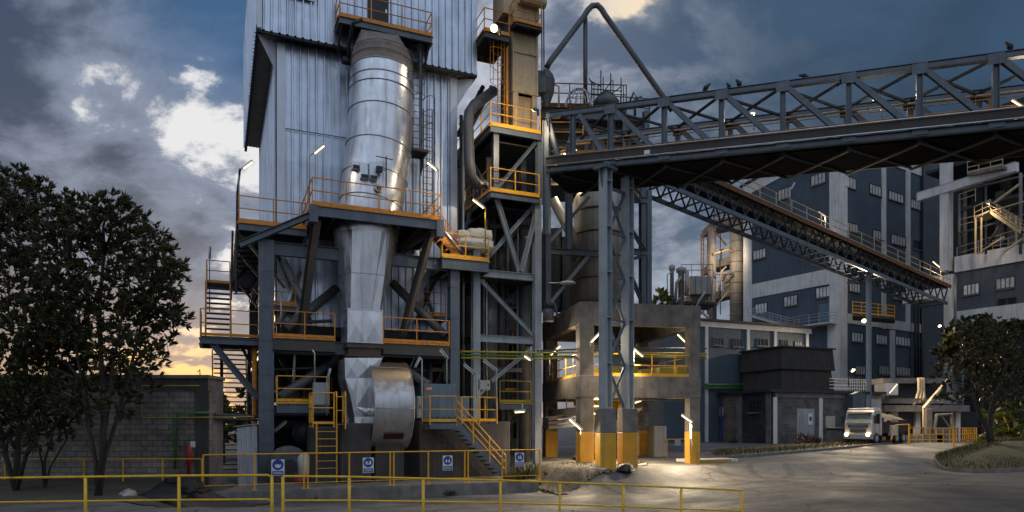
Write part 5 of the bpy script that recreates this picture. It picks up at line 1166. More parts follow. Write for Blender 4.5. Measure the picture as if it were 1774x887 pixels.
a, b = G(1156, v=33.4), G(1197, v=33.4); mb = MB(); mb.tube([a, a + ZA * 1.05, b + ZA * 1.05, b], 0.028, 8); mb.build('hoop', 'yellow', sr); mb = MB(); mb.obox(lerp(a, b, 0.42) + ZA * 0.85 - vd() * 0.04, ud() * 0.2, vd() * 0.006, ZA * 0.17); mb.build('notice', 'cab', sr)
# pipes along the concrete frame
for k, (y0, y1, m, r, lb) in enumerate(((606, 604, 'pipe', 0.045, 'thin grey pipe, topmost of the run along the concrete frame'), (609, 613, 'ypipe', 0.05, 'yellow-green pipe along the first floor of the concrete frame'), (615, 621, 'green', 0.04, 'green pipe just below the yellow-green one on the concrete frame'), (620, 617, 'ypipe', 0.04, 'thin olive pipe crossing from the tower to the concrete frame'))):
    mb = MB(); mb.tube([S(798 if k != 0 else 990, y0, 31.0), S(930, y0 + 2, 31.1), S(1004, lerp(y0, y1, 0.4), 30.9), S(1020, lerp(y0, y1, 0.45) - (2 if k == 0 else 0), 30.9), S(1224, y1, 29.7 + 0.08 * k)], r, 8); solo(mb, 'service_pipe', m, lb, 'pipe', 'service pipes', smooth=True)
mb = MB(); z = zs(1030, 664, 30.2); p = S(1016, 664, 30.35); mb.tube([S(1016, 735, 30.35), p, S(1200, 668, 29.9)], 0.04, 8); solo(mb, 'conduit', 'pipe', 'thin grey conduit with one bend fixed to the concrete frame beam', 'conduit', smooth=True)
for y0, x0, x1, m, lb in ((604, 474, 578, 'green', 'thin green pipe under the left gallery'), (611, 474, 578, 'green', 'second thin green pipe under the left gallery, the lower one'), (607, 668, 800, 'green', 'thin green pipe between the fan and the right column')):
    mb = MB(); mb.tube([S(x0, y0, 31.2), S(x1, y0 + 4, 31.2)], 0.045, 8); solo(mb, 'service_pipe', m, lb, 'pipe', 'service pipes', smooth=True)
# ================================================================== SILOS ON THE CONCRETE FRAME
sl = thing('round_silo', 'round riveted steel silo standing on the concrete frame', 'silo', P(1037, 525, 38.5))
c = P(1037, 525, 38.5); sr_ = 43 * 38.5 / FPX; zt_ = P(0, 345, 38.5).z; z = c.z - 0.2
mb = MB(); mb.lathe(Vector((c.x, c.y, 0)), [(sr_, z), (sr_, zt_), (sr_ * 0.75, zt_ + 0.5)], 40); mb.build('shell', 'silo', sl, True)
mb = MB(); k = z + 0.1
while k < zt_: mb.lathe(Vector((c.x, c.y, 0)), [(sr_ + 0.005, k), (sr_ + 0.06, k + 0.01), (sr_ + 0.06, k + 0.09), (sr_ + 0.005, k + 0.1)], 40, False); k += 1.25
mb.build('ring_stiffener', 'rustst', sl, True)
mb = MB(); mb.tube([P(958, 345, 38), P(1008, 440, 38.0)], 0.28, 12); solo(mb, 'feed_chute', 'silo', 'slanting round chute leading to the riveted silo', 'chute', smooth=True)
for (px, w_, py, lb) in ((957, 17, 395, 'blue-black panelled bin left of the round silo'), (984, 15, 410, 'lower blue-black panelled bin touching the round silo')):
    c = P(px, 525, 40); r = w_ * 40 / FPX; mb = MB(); a0 = c - Vector((r, 0, 0)); zt2 = P(0, py, 40).z; ribbed(mb, a0, c + Vector((r, 0, 0)), c.z - 0.3, zt2, (0, -1, 0), 0.35, 0.08, 0.04); mb.box(c.x - r, c.x + r, c.y + 0.02, c.y + 1.5, c.z - 0.3, zt2); solo(mb, 'panel_bin', 'dsilo', lb, 'bin')
sf = thing('silo_frame', 'blue-grey braced frame around the round silo', 'steel frame', P(1035, 525, 36.5))
for px, d, y0 in ((948, 36.2, 335), (1113, 37.5, 325), (1123, 40, 330)):
    mb = MB(); mb.ibeam(P(px, 527, d), P(px, y0, d), 0.30, 0.30); mb.build('column', 'steel', sf)
for a, b in ((P(950, 435, 36.2), P(1045, 440, 36.6)), (P(1095, 436, 37.2), P(1122, 438, 37.5)), (P(1090, 345, 37.0), P(1122, 348, 37.5))): mb = MB(); mb.ibeam(a, b, 0.2, 0.32); mb.build('beam', 'steel', sf)
for a, b, m in ((P(953, 418, 36.2), P(1022, 340, 36.5), 'steell'), (P(1020, 442, 36.5), P(955, 523, 36.2), 'steell'), (P(1013, 442, 36.6), P(978, 480, 36.4), 'brownst'), (P(1094, 398, 37.2), P(1117, 435, 37.4), 'steel'), (P(1092, 450, 37.2), P(1117, 442, 37.4), 'steel'), (P(1094, 480, 37.2), P(1112, 523, 37.4), 'steel')):
    mb = MB(); mb.ibeam(a, b, 0.2, 0.16); mb.build('brace', m, sf)
dp = thing('drip_tray', 'small pale hooded lamp on an arm beside the left silo column', 'lamp', P(970, 500, 36)); mb = MB(); mb.tube([P(950, 490, 36), P(975, 490, 36)], 0.03, 6); mb.build('arm', 'galv', dp); mb = MB(); c = P(984, 490, 36); mb.rings([[c + Vector((math.cos(t) * r * 1.6, math.sin(t) * r, z)) for t in [2 * math.pi * k / 14 for k in range(14)]] for r, z in ((0.28, -0.05), (0.2, 0.08), (0.06, 0.12))]); mb.build('lamp_hood', 'white', dp, True); dp.name = 'hooded_lamp'
mb = MB(); c = P(950, 545, 34.6); mb.lathe(Vector((c.x, c.y, P(0, 557, 34.6).z)), [(0.28, 0), (0.28, 0.55), (0.2, 0.62)], 14); mb.tube([c + ZA * 0.4, c + ZA * 0.6 + Vector((0.3, 0, 0)), c + Vector((0.45, 0, -0.1))], 0.06, 8); solo(mb, 'valve_pot', 'pipe', 'grey pot with a bent pipe at the back corner of the concrete frame roof', 'valve', smooth=True)
# ================================================================== ROOF PLATFORM BEHIND THE GANTRY
rpz = P(0, 188, 40)
rf = thing('roof_platform', 'rust-edged roof platform with rails above the gantry start', 'walkway', P(1035, 200, 40))
for (x0, x1, py, d, dd) in ((938, 1085, 182, 39, 5), (1075, 1125, 205, 40, 4)):
    a, b = P(x0, py, d), P(x1, py + 4, d); MB().prism([a, b, b + Vector((0, dd, 0)), a + Vector((0, dd, 0))], ZA * 0.12).build('deck', 'dark', rf)
    mb = MB(); mb.bar(a - ZA * 0.02 - Vector((0, 0.06, 0)), b - ZA * 0.02 - Vector((0, 0.06, 0)), 0.08, 0.25); mb.build('edge_plate', 'rustst', rf); mb = MB(); mb.ibeam(a - ZA * 0.5, b - ZA * 0.5, 0.2, 0.5); mb.build('edge_beam', 'steel', rf)
    railing(rf, [a + ZA * 0.1, b + ZA * 0.1], 'rustst', 1.15, 1.6, 0.03, (0.6,), 0)
for px in (946, 1014, 1080, 1118): mb = MB(); mb.ibeam(P(px, 330, 39.4), P(px, 192, 39.4), 0.26, 0.26); mb.build('column', 'steel', rf)
for py, x0, x1 in ((245, 940, 1120), (310, 935, 1120)): mb = MB(); a, b = P(x0, py, 39.4), P(x1, py + 3, 39.4); mb.prism([a, b, b + Vector((0, 4, 0)), a + Vector((0, 4, 0))], ZA * 0.1); mb.ibeam(a - ZA * 0.2, b - ZA * 0.2, 0.2, 0.35); mb.build('lower_deck', 'dark', rf)
railing(rf, [P(940, 310, 38.9), P(1120, 312, 38.9)], 'yellow', 1.1, 1.8, 0.03, (0.55,), 0.1); railing(rf, [P(940, 245, 38.9), P(1010, 246, 38.9)], 'yellow', 1.1, 1.8, 0.03, (0.55,), 0)
for px, py, w_, h_, m, lb in ((1000, 296, 0.9, 1.9, 'cream', 'cream lit machine box seen through the gantry start'), (1015, 300, 0.5, 1.2, 'beige', 'small beige machine box beside the cream one behind the gantry'), (960, 295, 0.6, 1.6, 'dark', 'dark machine block behind the first gantry bay'), (1092, 300, 0.7, 1.5, 'steel', 'grey steel bin behind the second gantry bay'), (975, 232, 0.8, 1.3, 'pipe', 'grey machine on the deck under the roof platform')):
    c = P(px, py, 40.5); mb = MB(); mb.box(c.x - w_, c.x + w_, c.y, c.y + 1.2, c.z, c.z + h_ * 0.75); mb.box(c.x - w_ * 0.6, c.x + w_ * 0.6, c.y + 0.2, c.y + 1, c.z + h_ * 0.75, c.z + h_); solo(mb, 'machine_box', m, lb, 'machine', bevel=0.06)
for px, w_, lb in ((1003, 16, 'dome-shaped wire guard on the roof platform'), ):
    c = P(px, 184, 38.6); mb = MB()
    for k in range(7): t = math.pi * k / 7; mb.tube([c + Vector((math.cos(t) * 0.75 * math.cos(a_), math.sin(t) * 0.5 * math.cos(a_), 1.0 * math.sin(a_))) for a_ in [math.pi * j / 8 for j in range(9)]], 0.03, 5)
    for zz2 in (0.3, 0.65): mb.tube([c + Vector((0.75 * math.cos(t) * math.sqrt(1 - zz2 ** 2), 0.5 * math.sin(t), zz2)) for t in [math.pi * 2 * j / 12 for j in range(13)]], 0.025, 5)
    solo(mb, 'wire_guard', 'galv', lb, 'guard')
sc_ = thing('scaffold', 'tangle of scaffold poles and rails on top of the roof platform', 'scaffold', P(1050, 190, 39))
mb = MB()
for px, y0 in ((1025, 140), (1041, 122), (1058, 127), (1076, 135), (1092, 168)): mb.tube([P(px, 190, 38.8), P(px, y0, 38.8)], 0.035, 6); mb.tube([P(px + 4, 190, 40.2), P(px + 4, y0 + 12, 40.2)], 0.03, 6)
mb.build('standard', 'dark', sc_); mb = MB()
for y0 in (150, 160, 172): mb.tube([P(1024, y0 + 4, 38.8), P(1078, y0 + 8, 38.8)], 0.028, 6)
for x0, y0, x1, y1 in ((1024, 188, 1060, 140), (1040, 178, 1076, 150), (1026, 142, 1042, 150), (1020, 135, 1030, 150)): mb.tube([P(x0, y0, 38.7), P(x1, y1, 38.7)], 0.03, 6)
mb.build('ledger', 'dark', sc_)
mb = MB(); c = P(1050, 188, 39.2); mb.lathe(c, [(0.7, 0), (0.75, 0.35), (0.4, 0.8), (0.15, 0.95)], 18); solo(mb, 'vent_cowl', 'pipe', 'shiny domed vent cowl inside the scaffold', 'vent', smooth=True)
cy = thing('cyclone', 'small grey cyclone where the thin sloping pipe meets the roof platform', 'cyclone', P(947, 185, 38.4)); c = P(947, 150, 38.4)
mb = MB(); mb.lathe(Vector((c.x, c.y, 0)), [(0.12, P(0, 186, 38.4).z), (0.42, P(0, 160, 38.4).z), (0.46, P(0, 138, 38.4).z), (0.34, P(0, 128, 38.4).z), (0.12, P(0, 120, 38.4).z)], 6); mb.build('body', 'pipe', cy); mb = MB(); a = P(937, 145, 38.2); mb.obox(a, Vector((0.28, 0, 0)), Vector((0, 0.3, 0)), ZA * 0.6); mb.build('side_box', 'steel', cy, bevel=0.04)
ap = thing('peaked_pipe', 'tall peaked pipe rising like a gable above the gantry', 'pipe', P(1014, 185, 39))
mb = MB(); mb.tube([P(948, 116, 38.4), P(952, 108, 38.5), P(1012, 28, 39), P(1018, 18, 39), P(1026, 10, 39.1), P(1035, 9, 39.1), P(1042, 16, 39.1), P(1048, 26, 39.1), P(1150, 170, 39.5), P(1165, 192, 39.6)], 0.16, 14); mb.build('bent_pipe', 'pipe', ap, True)
mb = MB(); mb.tube([P(1014, 186, 39.2), P(1014, 30, 39.2)], 0.125, 12); mb.build('support_mast', 'pipe', ap, True)
# ================================================================== SLOPING CONVEYOR
s0, s1 = P(1150, 278, 46), P(1641, 498, 67); SD = s1 - s0; sh = Vector((SD.x, SD.y, 0)).normalized(); SN = Vector((-sh.y, sh.x, 0)); SWd = 2.2; SHt = 1.55
sc = thing('sloping_conveyor', 'long sloping lattice conveyor descending to the dark plant, rust-brown deck edge', 'conveyor', lerp(s0, s1, 0.5))
sp_ = lambda t, off=0.0, z=0.0: s0 + SD * t + SN * off + ZA * z
for off in (0, SWd):
    mb = MB(); mb.bar(sp_(0, off, -0.08), sp_(1, off, -0.08), 0.14, 0.26); mb.build('top_chord', 'brownst' if off == 0 else 'dark', sc)
    mb = MB(); mb.bar(sp_(0, off, -SHt), sp_(1, off, -SHt), 0.14, 0.3); mb.build('bottom_chord', 'steel', sc)
    n = 30
    for i in range(n):
        mb = MB(); mb.bar(sp_(i / n, off, -0.22), sp_((i + 0.5) / n, off, -SHt + 0.15), 0.08, 0.11); mb.bar(sp_((i + 0.5) / n, off, -SHt + 0.15), sp_((i + 1) / n, off, -0.22), 0.08, 0.11); mb.build('lattice_bar', 'dark', sc)
mb = MB(); mb.prism([sp_(0, -0.35, 0.06), sp_(1, -0.35, 0.06), sp_(1, SWd + 0.3, 0.06), sp_(0, SWd + 0.3, 0.06)], ZA * 0.06); mb.build('deck', 'dark', sc)
mb = MB(); mb.bar(sp_(0, -0.36, -0.02), sp_(1, -0.36, -0.02), 0.05, 0.34); mb.build('deck_edge', 'rustst', sc)
mb = MB()
for i in range(40): mb.bar(sp_(i / 40, -0.3, -0.1), sp_(i / 40, 0.0, -0.45), 0.06, 0.08)
mb.build('deck_bracket', 'brownst', sc)
mb = MB()
for i in range(0, 31): mb.bar(sp_(i / 30, 0, -SHt - 0.02), sp_(i / 30, SWd, -SHt - 0.02), 0.2, 0.05)
mb.build('bottom_tie', 'dark', sc)
mb = MB(); mb.tube([sp_(0, 1.3, 0.5), sp_(1, 1.3, 0.5)], 0.5, 12); mb.build('belt_cover', 'galv', sc, True)
railing(sc, [sp_(0, -0.3, 0.12), sp_(1, -0.3, 0.12)], 'cream', 1.05, 1.9, 0.03, (0.55,), 0.12)
for px, d, y0, y1 in ((1504, 54.5, 680, 455), (1527, 57, 575, 465)):
    pass
lg = thing('conveyor_support', 'tall pale steel post holding up the sloping conveyor', 'steel post', G(1505, d=61)); mb = MB(); a = G(1505, d=61); b = P(1505, 468, 61); mb.ibeam(a, b, 0.42, 0.42, gh); mb.build('post', 'steell', lg); mb = MB(); mb.ibeam(b - ZA * 0.2, b - ZA * 0.2 + Vector((2.4, 1.3, 0)), 0.25, 0.35); mb.ibeam(b - ZA * 0.25, P(1468, 492, 61), 0.2, 0.25); mb.build('head_beam', 'steel', lg)
# ================================================================== BLUE MILL BUILDING
TB = R(32.5); UB, VBb = 73.0, 46.0
def spanr(px0, px1, py0, py1): 
    a, b = S(px0, py0, VBb, TB), S(px1, py1, VBb, TB); return UV(a, TB)[0], UV(b, TB)[0], a.z, b.z
def vL(px, u=UB): return UV(SU(px, HY, u, TB), TB)[1]
bb = thing('mill_building', 'tall dark blue plant building with white bands and rows of small pale windows', 'building', W(UB, VBb, 1.2, TB))
vl = vL(1289); zL = SU(1289, 326, UB, TB).z; zC = SU(1452, 236, UB, TB).z; uR_ = us(1622, VBb, TB)
mb = MB(); mb.prism([W(UB, VBb, 1.0, TB), W(UB, vl, 1.0, TB), W(UB, vl, zL, TB), W(UB, VBb, zC, TB)], ud(TB) * (uR_ - UB)); mb.build('wall', 'blue', bb)
nL, nR = -ud(TB), -vd(TB)
mb = MB(); e = 0.12; mb.prism([W(UB - e, VBb - e, zC - 1.2, TB), W(UB - e, vl + e, zL - 1.2, TB), W(UB - e, vl + e, zL + 0.15, TB), W(UB - e, VBb - e, zC + 0.15, TB)], ud(TB) * (e * 0.9)); mb.sbox(UB - e, uR_, VBb - e, VBb - 0.01, zC - 1.2, zC + 0.15, TB); mb.build('eaves_band', 'wconc', bb)
mb = MB(); mb.prism([W(UB - 0.3, VBb - 0.3, zC + 0.152, TB), W(UB - 0.3, vl + 0.5, zL + 0.152, TB), W(UB - 0.3, vl + 0.5, zL + 0.4, TB), W(UB - 0.3, VBb - 0.3, zC + 0.4, TB)], ud(TB) * (uR_ - UB + 0.5)); mb.build('roof', 'dark', bb)
def lband(px0, px1, yb, yt, m='wconc', pr=0.10, nm='band'):      # on the left face; y given at px1
    a, b = SU(px1, yb, UB, TB), SU(px1, yt, UB, TB); v0, v1 = vL(px1), vL(px0); mb = MB(); mb.sbox(UB - pr, UB - 0.01, v0, v1, a.z, b.z, TB); return mb.build(nm, m, bb)
lband(1302, 1449, 490, 463); lband(1290, 1302, 700, 0 + 290, nm='pilaster') if False else None
mb = MB(); mb.sbox(UB - 0.14, UB - 0.01, vL(1303), vl, 1.0, zL - 1.22, TB); mb.build('pilaster', 'wconc', bb)
mb = MB(); mb.sbox(UB - 0.16, UB - 0.01, VBb, vL(1438), 1.0, zC - 1.22, TB); mb.sbox(UB - 0.16, us(1466, VBb, TB), VBb - 0.16, VBb - 0.01, 1.0, zC - 1.22, TB); mb.build('corner_pilaster', 'wconc', bb)
lband(1303, 1437, 690, 655)
for px in (1530, 1572, 1618):
    mb = MB(); a, b, _, _ = spanr(px - 3.5, px + 3.5, 600, 600); mb.sbox(a, b, VBb - 0.14, VBb - 0.01, zs(px, 570, VBb, TB), zC - 1.22, TB); mb.build('pilaster', 'wconc' if px < 1600 else 'conc', bb)
for px in (1545, ):
    mb = MB(); a, b, _, _ = spanr(px - 4, px + 4, 600, 600); mb.sbox(a, b, VBb - 0.14, VBb - 0.01, zs(px, 655, VBb, TB), zs(px, 572, VBb, TB), TB); mb.build('pilaster', 'wconc', bb)
mb = MB(); a, b, _, _ = spanr(1467, 1600, 0, 0); mb.sbox(a, b, VBb - 0.12, VBb - 0.01, zs(1520, 567, VBb, TB), zs(1520, 551, VBb, TB), TB); mb.build('band', 'wconc', bb)
mb = MB(); mb.sbox(a, b, VBb - 0.5, VBb - 0.01, zs(1520, 664, VBb, TB), zs(1520, 655, VBb, TB), TB); mb.build('band', 'conc', bb)
for px, py, w, h, m in ((1360, 335, 22, 17, 'pane'), (1418, 310, 24, 17, 'pane'), (1316, 440, 21, 15, 'pane'), (1370, 521, 22, 16, 'pane'), (1426, 506, 23, 17, 'pane'), (1319, 534, 20, 16, 'pane')):
    c = SU(px, py, UB, TB); c -= ud(TB) * 0.01; wv = abs(vL(px - w / 2) - vL(px + w / 2)); window(bb, c, vd(TB), nL, wv, h * c.y / FPX, 4, m, 'dark')
for px, py, w, h, m in ((1472, 316, 20, 18, 'pane'), (1516, 329, 19, 16, 'pane'), (1552, 341, 25, 14, 'pane'), (1586, 354, 16, 14, 'pane'), (1605, 362, 14, 14, 'dpane'), (1476, 394, 19, 14, 'pane'), (1521, 407, 18, 14, 'pane'), (1556, 416, 24, 15, 'pane'), (1590, 425, 15, 14, 'dpane'), (1609, 432, 15, 14, 'dpane'),
                        (1480, 498, 18, 14, 'pane'), (1558, 512, 22, 14, 'pane'), (1485, 584, 19, 15, 'pane'), (1527, 588, 19, 15, 'pane'), (1564, 591, 25, 14, 'pane'), (1597, 594, 8, 13, 'pane'), (1490, 641, 17, 14, 'pane'), (1531, 641, 17, 15, 'pane'), (1565, 643, 25, 14, 'pane'), (1598, 644, 8, 12, 'dpane')):
    c = S(px, py, VBb, TB); a, b, _, _ = spanr(px - w / 2, px + w / 2, py, py); window(bb, c, ud(TB), nR, b - a, h * c.y / FPX, 5 if w > 20 else 4, m, 'dark')
d_ = SU(1429, 544, UB, TB); mb = MB(); mb.obox(d_ - ud(TB) * 0.05, vd(TB) * 0.75, ud(TB) * 0.04, ZA * 1.15); o = mb.build('door', 'motor', bb); MB().obox(d_ - ud(TB) * 0.12 - vd(TB) * 0.5, vd(TB) * 0.04, ud(TB) * 0.025, ZA * 0.12).build('handle', 'galv', o)
mb = MB(); mb.sbox(UB - 0.3, UB - 0.17, vL(1449), vL(1436), zs(1455, 690, VBb, TB), zs(1455, 560, VBb, TB), TB); mb.build('buttress', 'wconc', bb)
lp = thing('door_balcony', 'small white railed balcony outside the blue building side door', 'balcony', d_ - ZA * 1.2)
q = [d_ - ZA * 1.2 + vd(TB) * 3.5 - ud(TB) * 0.1, d_ - ZA * 1.2 + vd(TB) * 3.5 - ud(TB) * 1.6, d_ - ZA * 1.2 - vd(TB) * 1.6 - ud(TB) * 1.6, d_ - ZA * 1.2 - vd(TB) * 1.6 - ud(TB) * 0.1]
MB().prism([p - ZA * 0.15 for p in q], ZA * 0.15).build('deck', 'wconc', lp); railing(lp, q, 'galv', 1.1, 1.2, 0.03, (0.4, 0.75), 0, False)
stairs(lp, d_ - ZA * 1.2 + vd(TB) * 9.5 - ud(TB) * 1.5 + ZA * 2.2, q[1], 1.0, ud(TB), 'galv', 'galv', 'galv', 8)
yb_ = thing('yellow_balcony', 'yellow-railed balcony on the blue building near the floodlight', 'balcony', P(1520, 552, 72))
q = [P(1477, 550, 73.5), P(1477, 552, 70.5), P(1550, 553, 73), P(1550, 551, 76)]
for p in q: p.z = q[0].z
MB().prism([p - ZA * 0.3 for p in q], ZA * 0.28).build('deck', 'brownst', yb_); railing(yb_, q, 'yellow', 1.15, 1.3, 0.04, (0.4, 0.75), 0.15, False)
# drainpipes and cable risers on the right face
for px, r, m, lb in ((1586, 0.16, 'dark', 'dark downpipe on the blue building beside the last window column'), (1591, 0.14, 'dark', 'slimmer dark riser next to the thick downpipe on the blue building'), (1598, 0.1, 'steel', 'grey riser pipe nearest the concrete column on the blue building')):
    mb = MB(); a = S(px, 690, VBb - 0.5, TB); b = S(px, 490, VBb - 0.5, TB); mb.tube([a, b], r, 8); solo(mb, 'downpipe', m, lb, 'pipe', 'downpipes', smooth=True)
mb = MB()
for k, (x0, x1) in enumerate(((1591, 1590), (1595, 1600), (1599, 1606))): mb.tube([P(x0, 655, 64), P(x0 + 1, 676, 63.6), P(x0 - 1 - (1 - k) * 3, 694 - 3 * k, 63.2), P(x1 - 8, 702 - 4 * k, 63)], 0.13, 8)
solo(mb, 'bent_pipe_cluster', 'cream', 'cluster of pale bent pipes hanging off the plant wall above the yellow barrier', 'pipe', smooth=True)
# ground floor of the plant: ledges, posts and dark bays
gfp = thing('loading_bay', 'low pale loading bay with posts and shutters beneath the blue building', 'loading bay', G(1590, d=66))
for y0, y1, x0, x1, d, dp_, m, nm in ((655, 664, 1530, 1640, 64, 4, 'conc', 'ledge'), (690, 699, 1530, 1640, 63, 5, 'conc', 'ledge'), (702, 713, 1533, 1680, 62.5, 5, 'conc', 'canopy'), (664, 690, 1534, 1592, 66, 1, 'slate', 'wall'), (664, 690, 1600, 1640, 66.5, 1, 'dark', 'opening'), (713, 768, 1535, 1700, 68, 1, 'dark', 'rear_wall'), (714, 742, 1557, 1588, 64, 0.3, 'slate', 'shutter')):
    a, b = P(x0, y1, d), P(x1, y0, d); mb = MB(); mb.box(a.x, b.x, d, d + dp_, a.z, b.z); mb.build(nm, m, gfp)
for px in (1552, 1591, 1660): a = P(px - 4, 766, 63.6); b = P(px + 4, 712, 63.6); mb = MB(); mb.box(a.x, b.x, 63.6, 64.1, 1.1, b.z); mb.build('post', 'wconc', gfp)
mb = MB(); a = P(1535, 684, 62); mb.box(a.x, P(1556, 684, 62).x, 62, 64, P(0, 684, 62).z, P(0, 664, 62).z); o = mb.build('sign_box', 'wconc', gfp)
mb = MB(); mb.bar(P(1600, 708, 60), P(1637, 664, 61.5), 0.22, 0.22); mb.bar(P(1600, 708, 60), P(1600, 740, 60), 0.14, 0.14); mb.tube([P(1637, 664, 61.5), P(1642, 655, 61.5)], 0.09, 8)
solo(mb, 'boom_crane', 'cream', 'pale slanted boom above the yellow barrier', 'boom')
for k, (px, w_, h_, lb) in enumerate(((1612, 0.9, 1.4, 'pale machine with an upright post behind the yellow barrier'), (1635, 1.0, 2.6, 'pale arched machine frame behind the yellow barrier'), (1575, 1.0, 1.2, 'grey block pile behind the yellow barrier'))):
    c = G(px, d=61.5); mb = MB(); mb.obox(c + ZA * h_ * 0.25, Vector((w_, 0, 0)), Vector((0, 0.5, 0)), ZA * h_ * 0.25)
    if k == 0: mb.obox(c + Vector((-0.2, 0, 1.5)), Vector((0.28, 0, 0)), Vector((0, 0.2, 0)), ZA * 1.5)
    if k == 1: mb.tube([c + Vector((-0.9, -0.1, 1.2)), c + Vector((-0.7, -0.1, 2.4)), c + Vector((0.6, -0.1, 2.5)), c + Vector((0.95, -0.1, 0.2))], 0.18, 8); mb.bar(c + Vector((-0.3, -0.1, 2.4)), c + Vector((0.8, -0.1, 0.9)), 0.2, 0.1)
    solo(mb, 'yard_machine', ('conc', 'conc', 'conc')[k], lb, 'machine', bevel=0.05)
# ================================================================== RIGHT-HAND CONCRETE BUILDING
UC = 75.4
def RP(px, py, u=UC): return SU(px, py, u, TB)
def rv(px, u=UC): return UV(SU(px, HY, u, TB), TB)[1]
rb_ = thing('concrete_plant_building', 'dark open concrete plant building with lit stairs and a blue lower wall', 'building', RP(1655, 735))
z = lambda px, py, u=UC: SU(px, py, u, TB).z
mb = MB(); mb.sbox(UC, UC + 14, rv(1800), rv(1656), z(1774, 540), z(1774, 441), TB); mb.build('lower_wall', 'slate', rb_)
for yb, yt in ((472 - 32, 450 - 32), (575 - 33, 553 - 33)): mb = MB(); mb.sbox(UC - 0.2, UC + 13.9, rv(1800) - 0.05, rv(1655), z(1774, yb + 12), z(1774, yt + 5), TB); mb.build('band', 'wconc', rb_)
mb = MB(); mb.sbox(UC + 1.5, UC + 13.9, rv(1800), rv(1656), 1, z(1774, 552), TB); mb.build('ground_bay', 'dark', rb_)
for x0, x1, yb, yt in ((1633, 1648, 470, 200), (1640, 1655, 700, 478)):
    mb = MB(); mb.sbox(UC - 0.6, UC + 0.4, rv(x1), rv(x0), z(1640, yb), z(1640, yt), TB); mb.build('column', 'wconc', rb_)
for x in (1668, 1695, 1740): mb = MB(); mb.sbox(UC + 6, UC + 6.8, rv(x + 7, UC + 6), rv(x - 7, UC + 6), z(1700, 445), z(1700, 180), TB); mb.build('column', 'dconc', rb_)
mb = MB(); mb.ibeam(P(1591, 342, 73), P(1762, 289, 64.5), 0.7, 0.9); mb.bar(P(1591, 342, 73), P(1762, 289, 64.5), 0.6, 0.8); mb.build('raking_beam', 'wconc', rb_)
mb = MB(); mb.sbox(UC + 9, UC + 14, rv(1820, UC + 9), rv(1640, UC + 9), z(1774, 441), z(1774, 100), TB); mb.sbox(UC + 0.5, UC + 12, rv(1830), rv(1600, UC), z(1774, 250), z(1774, 244), TB); mb.build('shade_core', 'dark', rb_)  # dark boxes put in for the shade of the open interior
mb = MB(); mb.sbox(UC + 0.5, UC + 9, rv(1830), rv(1652), z(1774, 336), z(1774, 330), TB); mb.build('floor_slab', 'dconc', rb_)
for x0, x1, yb, yt in ((1724, 1738, 425, 330), (1745, 1760, 440, 350)): mb = MB(); mb.sbox(UC + 5.5, UC + 6, rv(x1, UC + 5.5), rv(x0, UC + 5.5), z(1735, yb, UC + 5.5), z(1735, yt, UC + 5.5), TB); mb.build('pale_panel', 'conc', rb_)
for px, py, w, h, m in ((1683, 501, 26, 17, 'pane'), (1742, 490, 31, 17, 'pane'), (1745, 524, 31, 14, 'dpane')): c = RP(px, py) - ud(TB) * 0.01; window(rb_, c, vd(TB), nL, abs(rv(px - w / 2) - rv(px + w / 2)), h * c.y / FPX, 4 if m == 'pane' else 2, m, 'dconc')
a_, b_ = P(1600, 300, 87), P(1668, 300, 87); mb = MB(); mb.box(a_.x, b_.x, 87, 88, 1.0, P(0, 262, 87).z); mb.build('link_wall', 'slate', rb_)
es = thing('lit_stairs', 'yellow-lit steel stairs and landing inside the dark concrete building', 'stairs', P(1690, 535, 66))
a, b = P(1688, 378, 66), P(1716, 366, 64.5); q = [a, b, P(1774, 398, 61.5)]
for i, j in ((0, 1),): MB().prism([q[0], q[1], q[1] + ud(TB) * 2, q[0] + ud(TB) * 2], ZA * 0.15).build('landing', 'cream', es)
railing(es, [q[0], q[1]], 'cream', 1.1, 1.0, 0.045, (0.55,), 0.1, False); stairs(es, P(1768, 402, 61.5), P(1716, 368, 64.5), 1.2, ud(TB), 'cream', 'dark', 'cream', 14)
for x_ in (1690, 1760): mb = MB(); mb.tube([P(x_, 440, 66), P(x_, 378, 66)], 0.09, 6); mb.build('post', 'cream', es)
mb = MB(); mb.tube([P(1700, 440, 65.5), P(1700, 376, 65.5)], 0.09, 6); mb.build('post', 'cream', es); mb = MB(); mb.tube([P(1716, 366, 64.5), P(1785, 346, 61.5)], 0.07, 6); mb.build('upper_rail', 'cream', es); mb = MB(); mb.tube([P(1722, 352, 64.5), P(1768, 318, 63)], 0.12, 6); mb.build('brace', 'cream', es); mb = MB(); mb.tube([P(1740, 436, 63), P(1790, 400, 62)], 0.12, 6); mb.build('brace', 'cream', es)
rg = [RP(1658, 458) + ZA * 0.5, RP(1774, 425) + ZA * 0.5]; gr_ = thing('guard_rail', 'dull grey rail along the ledge of the concrete plant building', 'railing', rg[0]); railing(gr_, rg, 'galv', 1.2, 1.8, 0.035, (0.6,), 0, False)
bl = thing('high_balcony', 'dim railed balcony high on the concrete building just below the gantry', 'balcony', P(1705, 300, 66)); q = [P(1676, 300, 68), P(1737, 286, 64.5), P(1737, 286, 64.5) + ud(TB) * 2, P(1676, 300, 68) + ud(TB) * 2]
MB().prism([p - ZA * 0.3 for p in q], ZA * 0.3).build('deck', 'conc', bl); railing(bl, [q[0], q[1]], 'cream', 1.1, 1.1, 0.05, (0.55,), 0.15, False)
mb = MB(); a, b = P(1596, 493, 70.5), P(1642, 495, 70.5); mb.box(a.x, b.x, 70.5, 73, P(0, 500, 70.5).z, P(0, 478, 70.5).z); mb.box(a.x - 0.5, b.x, 70.3, 73, P(0, 520, 70.5).z, P(0, 501, 70.5).z); solo(mb, 'transfer_house', 'wconc', 'pale transfer ledge where the sloping conveyor meets the concrete column', 'transfer house')
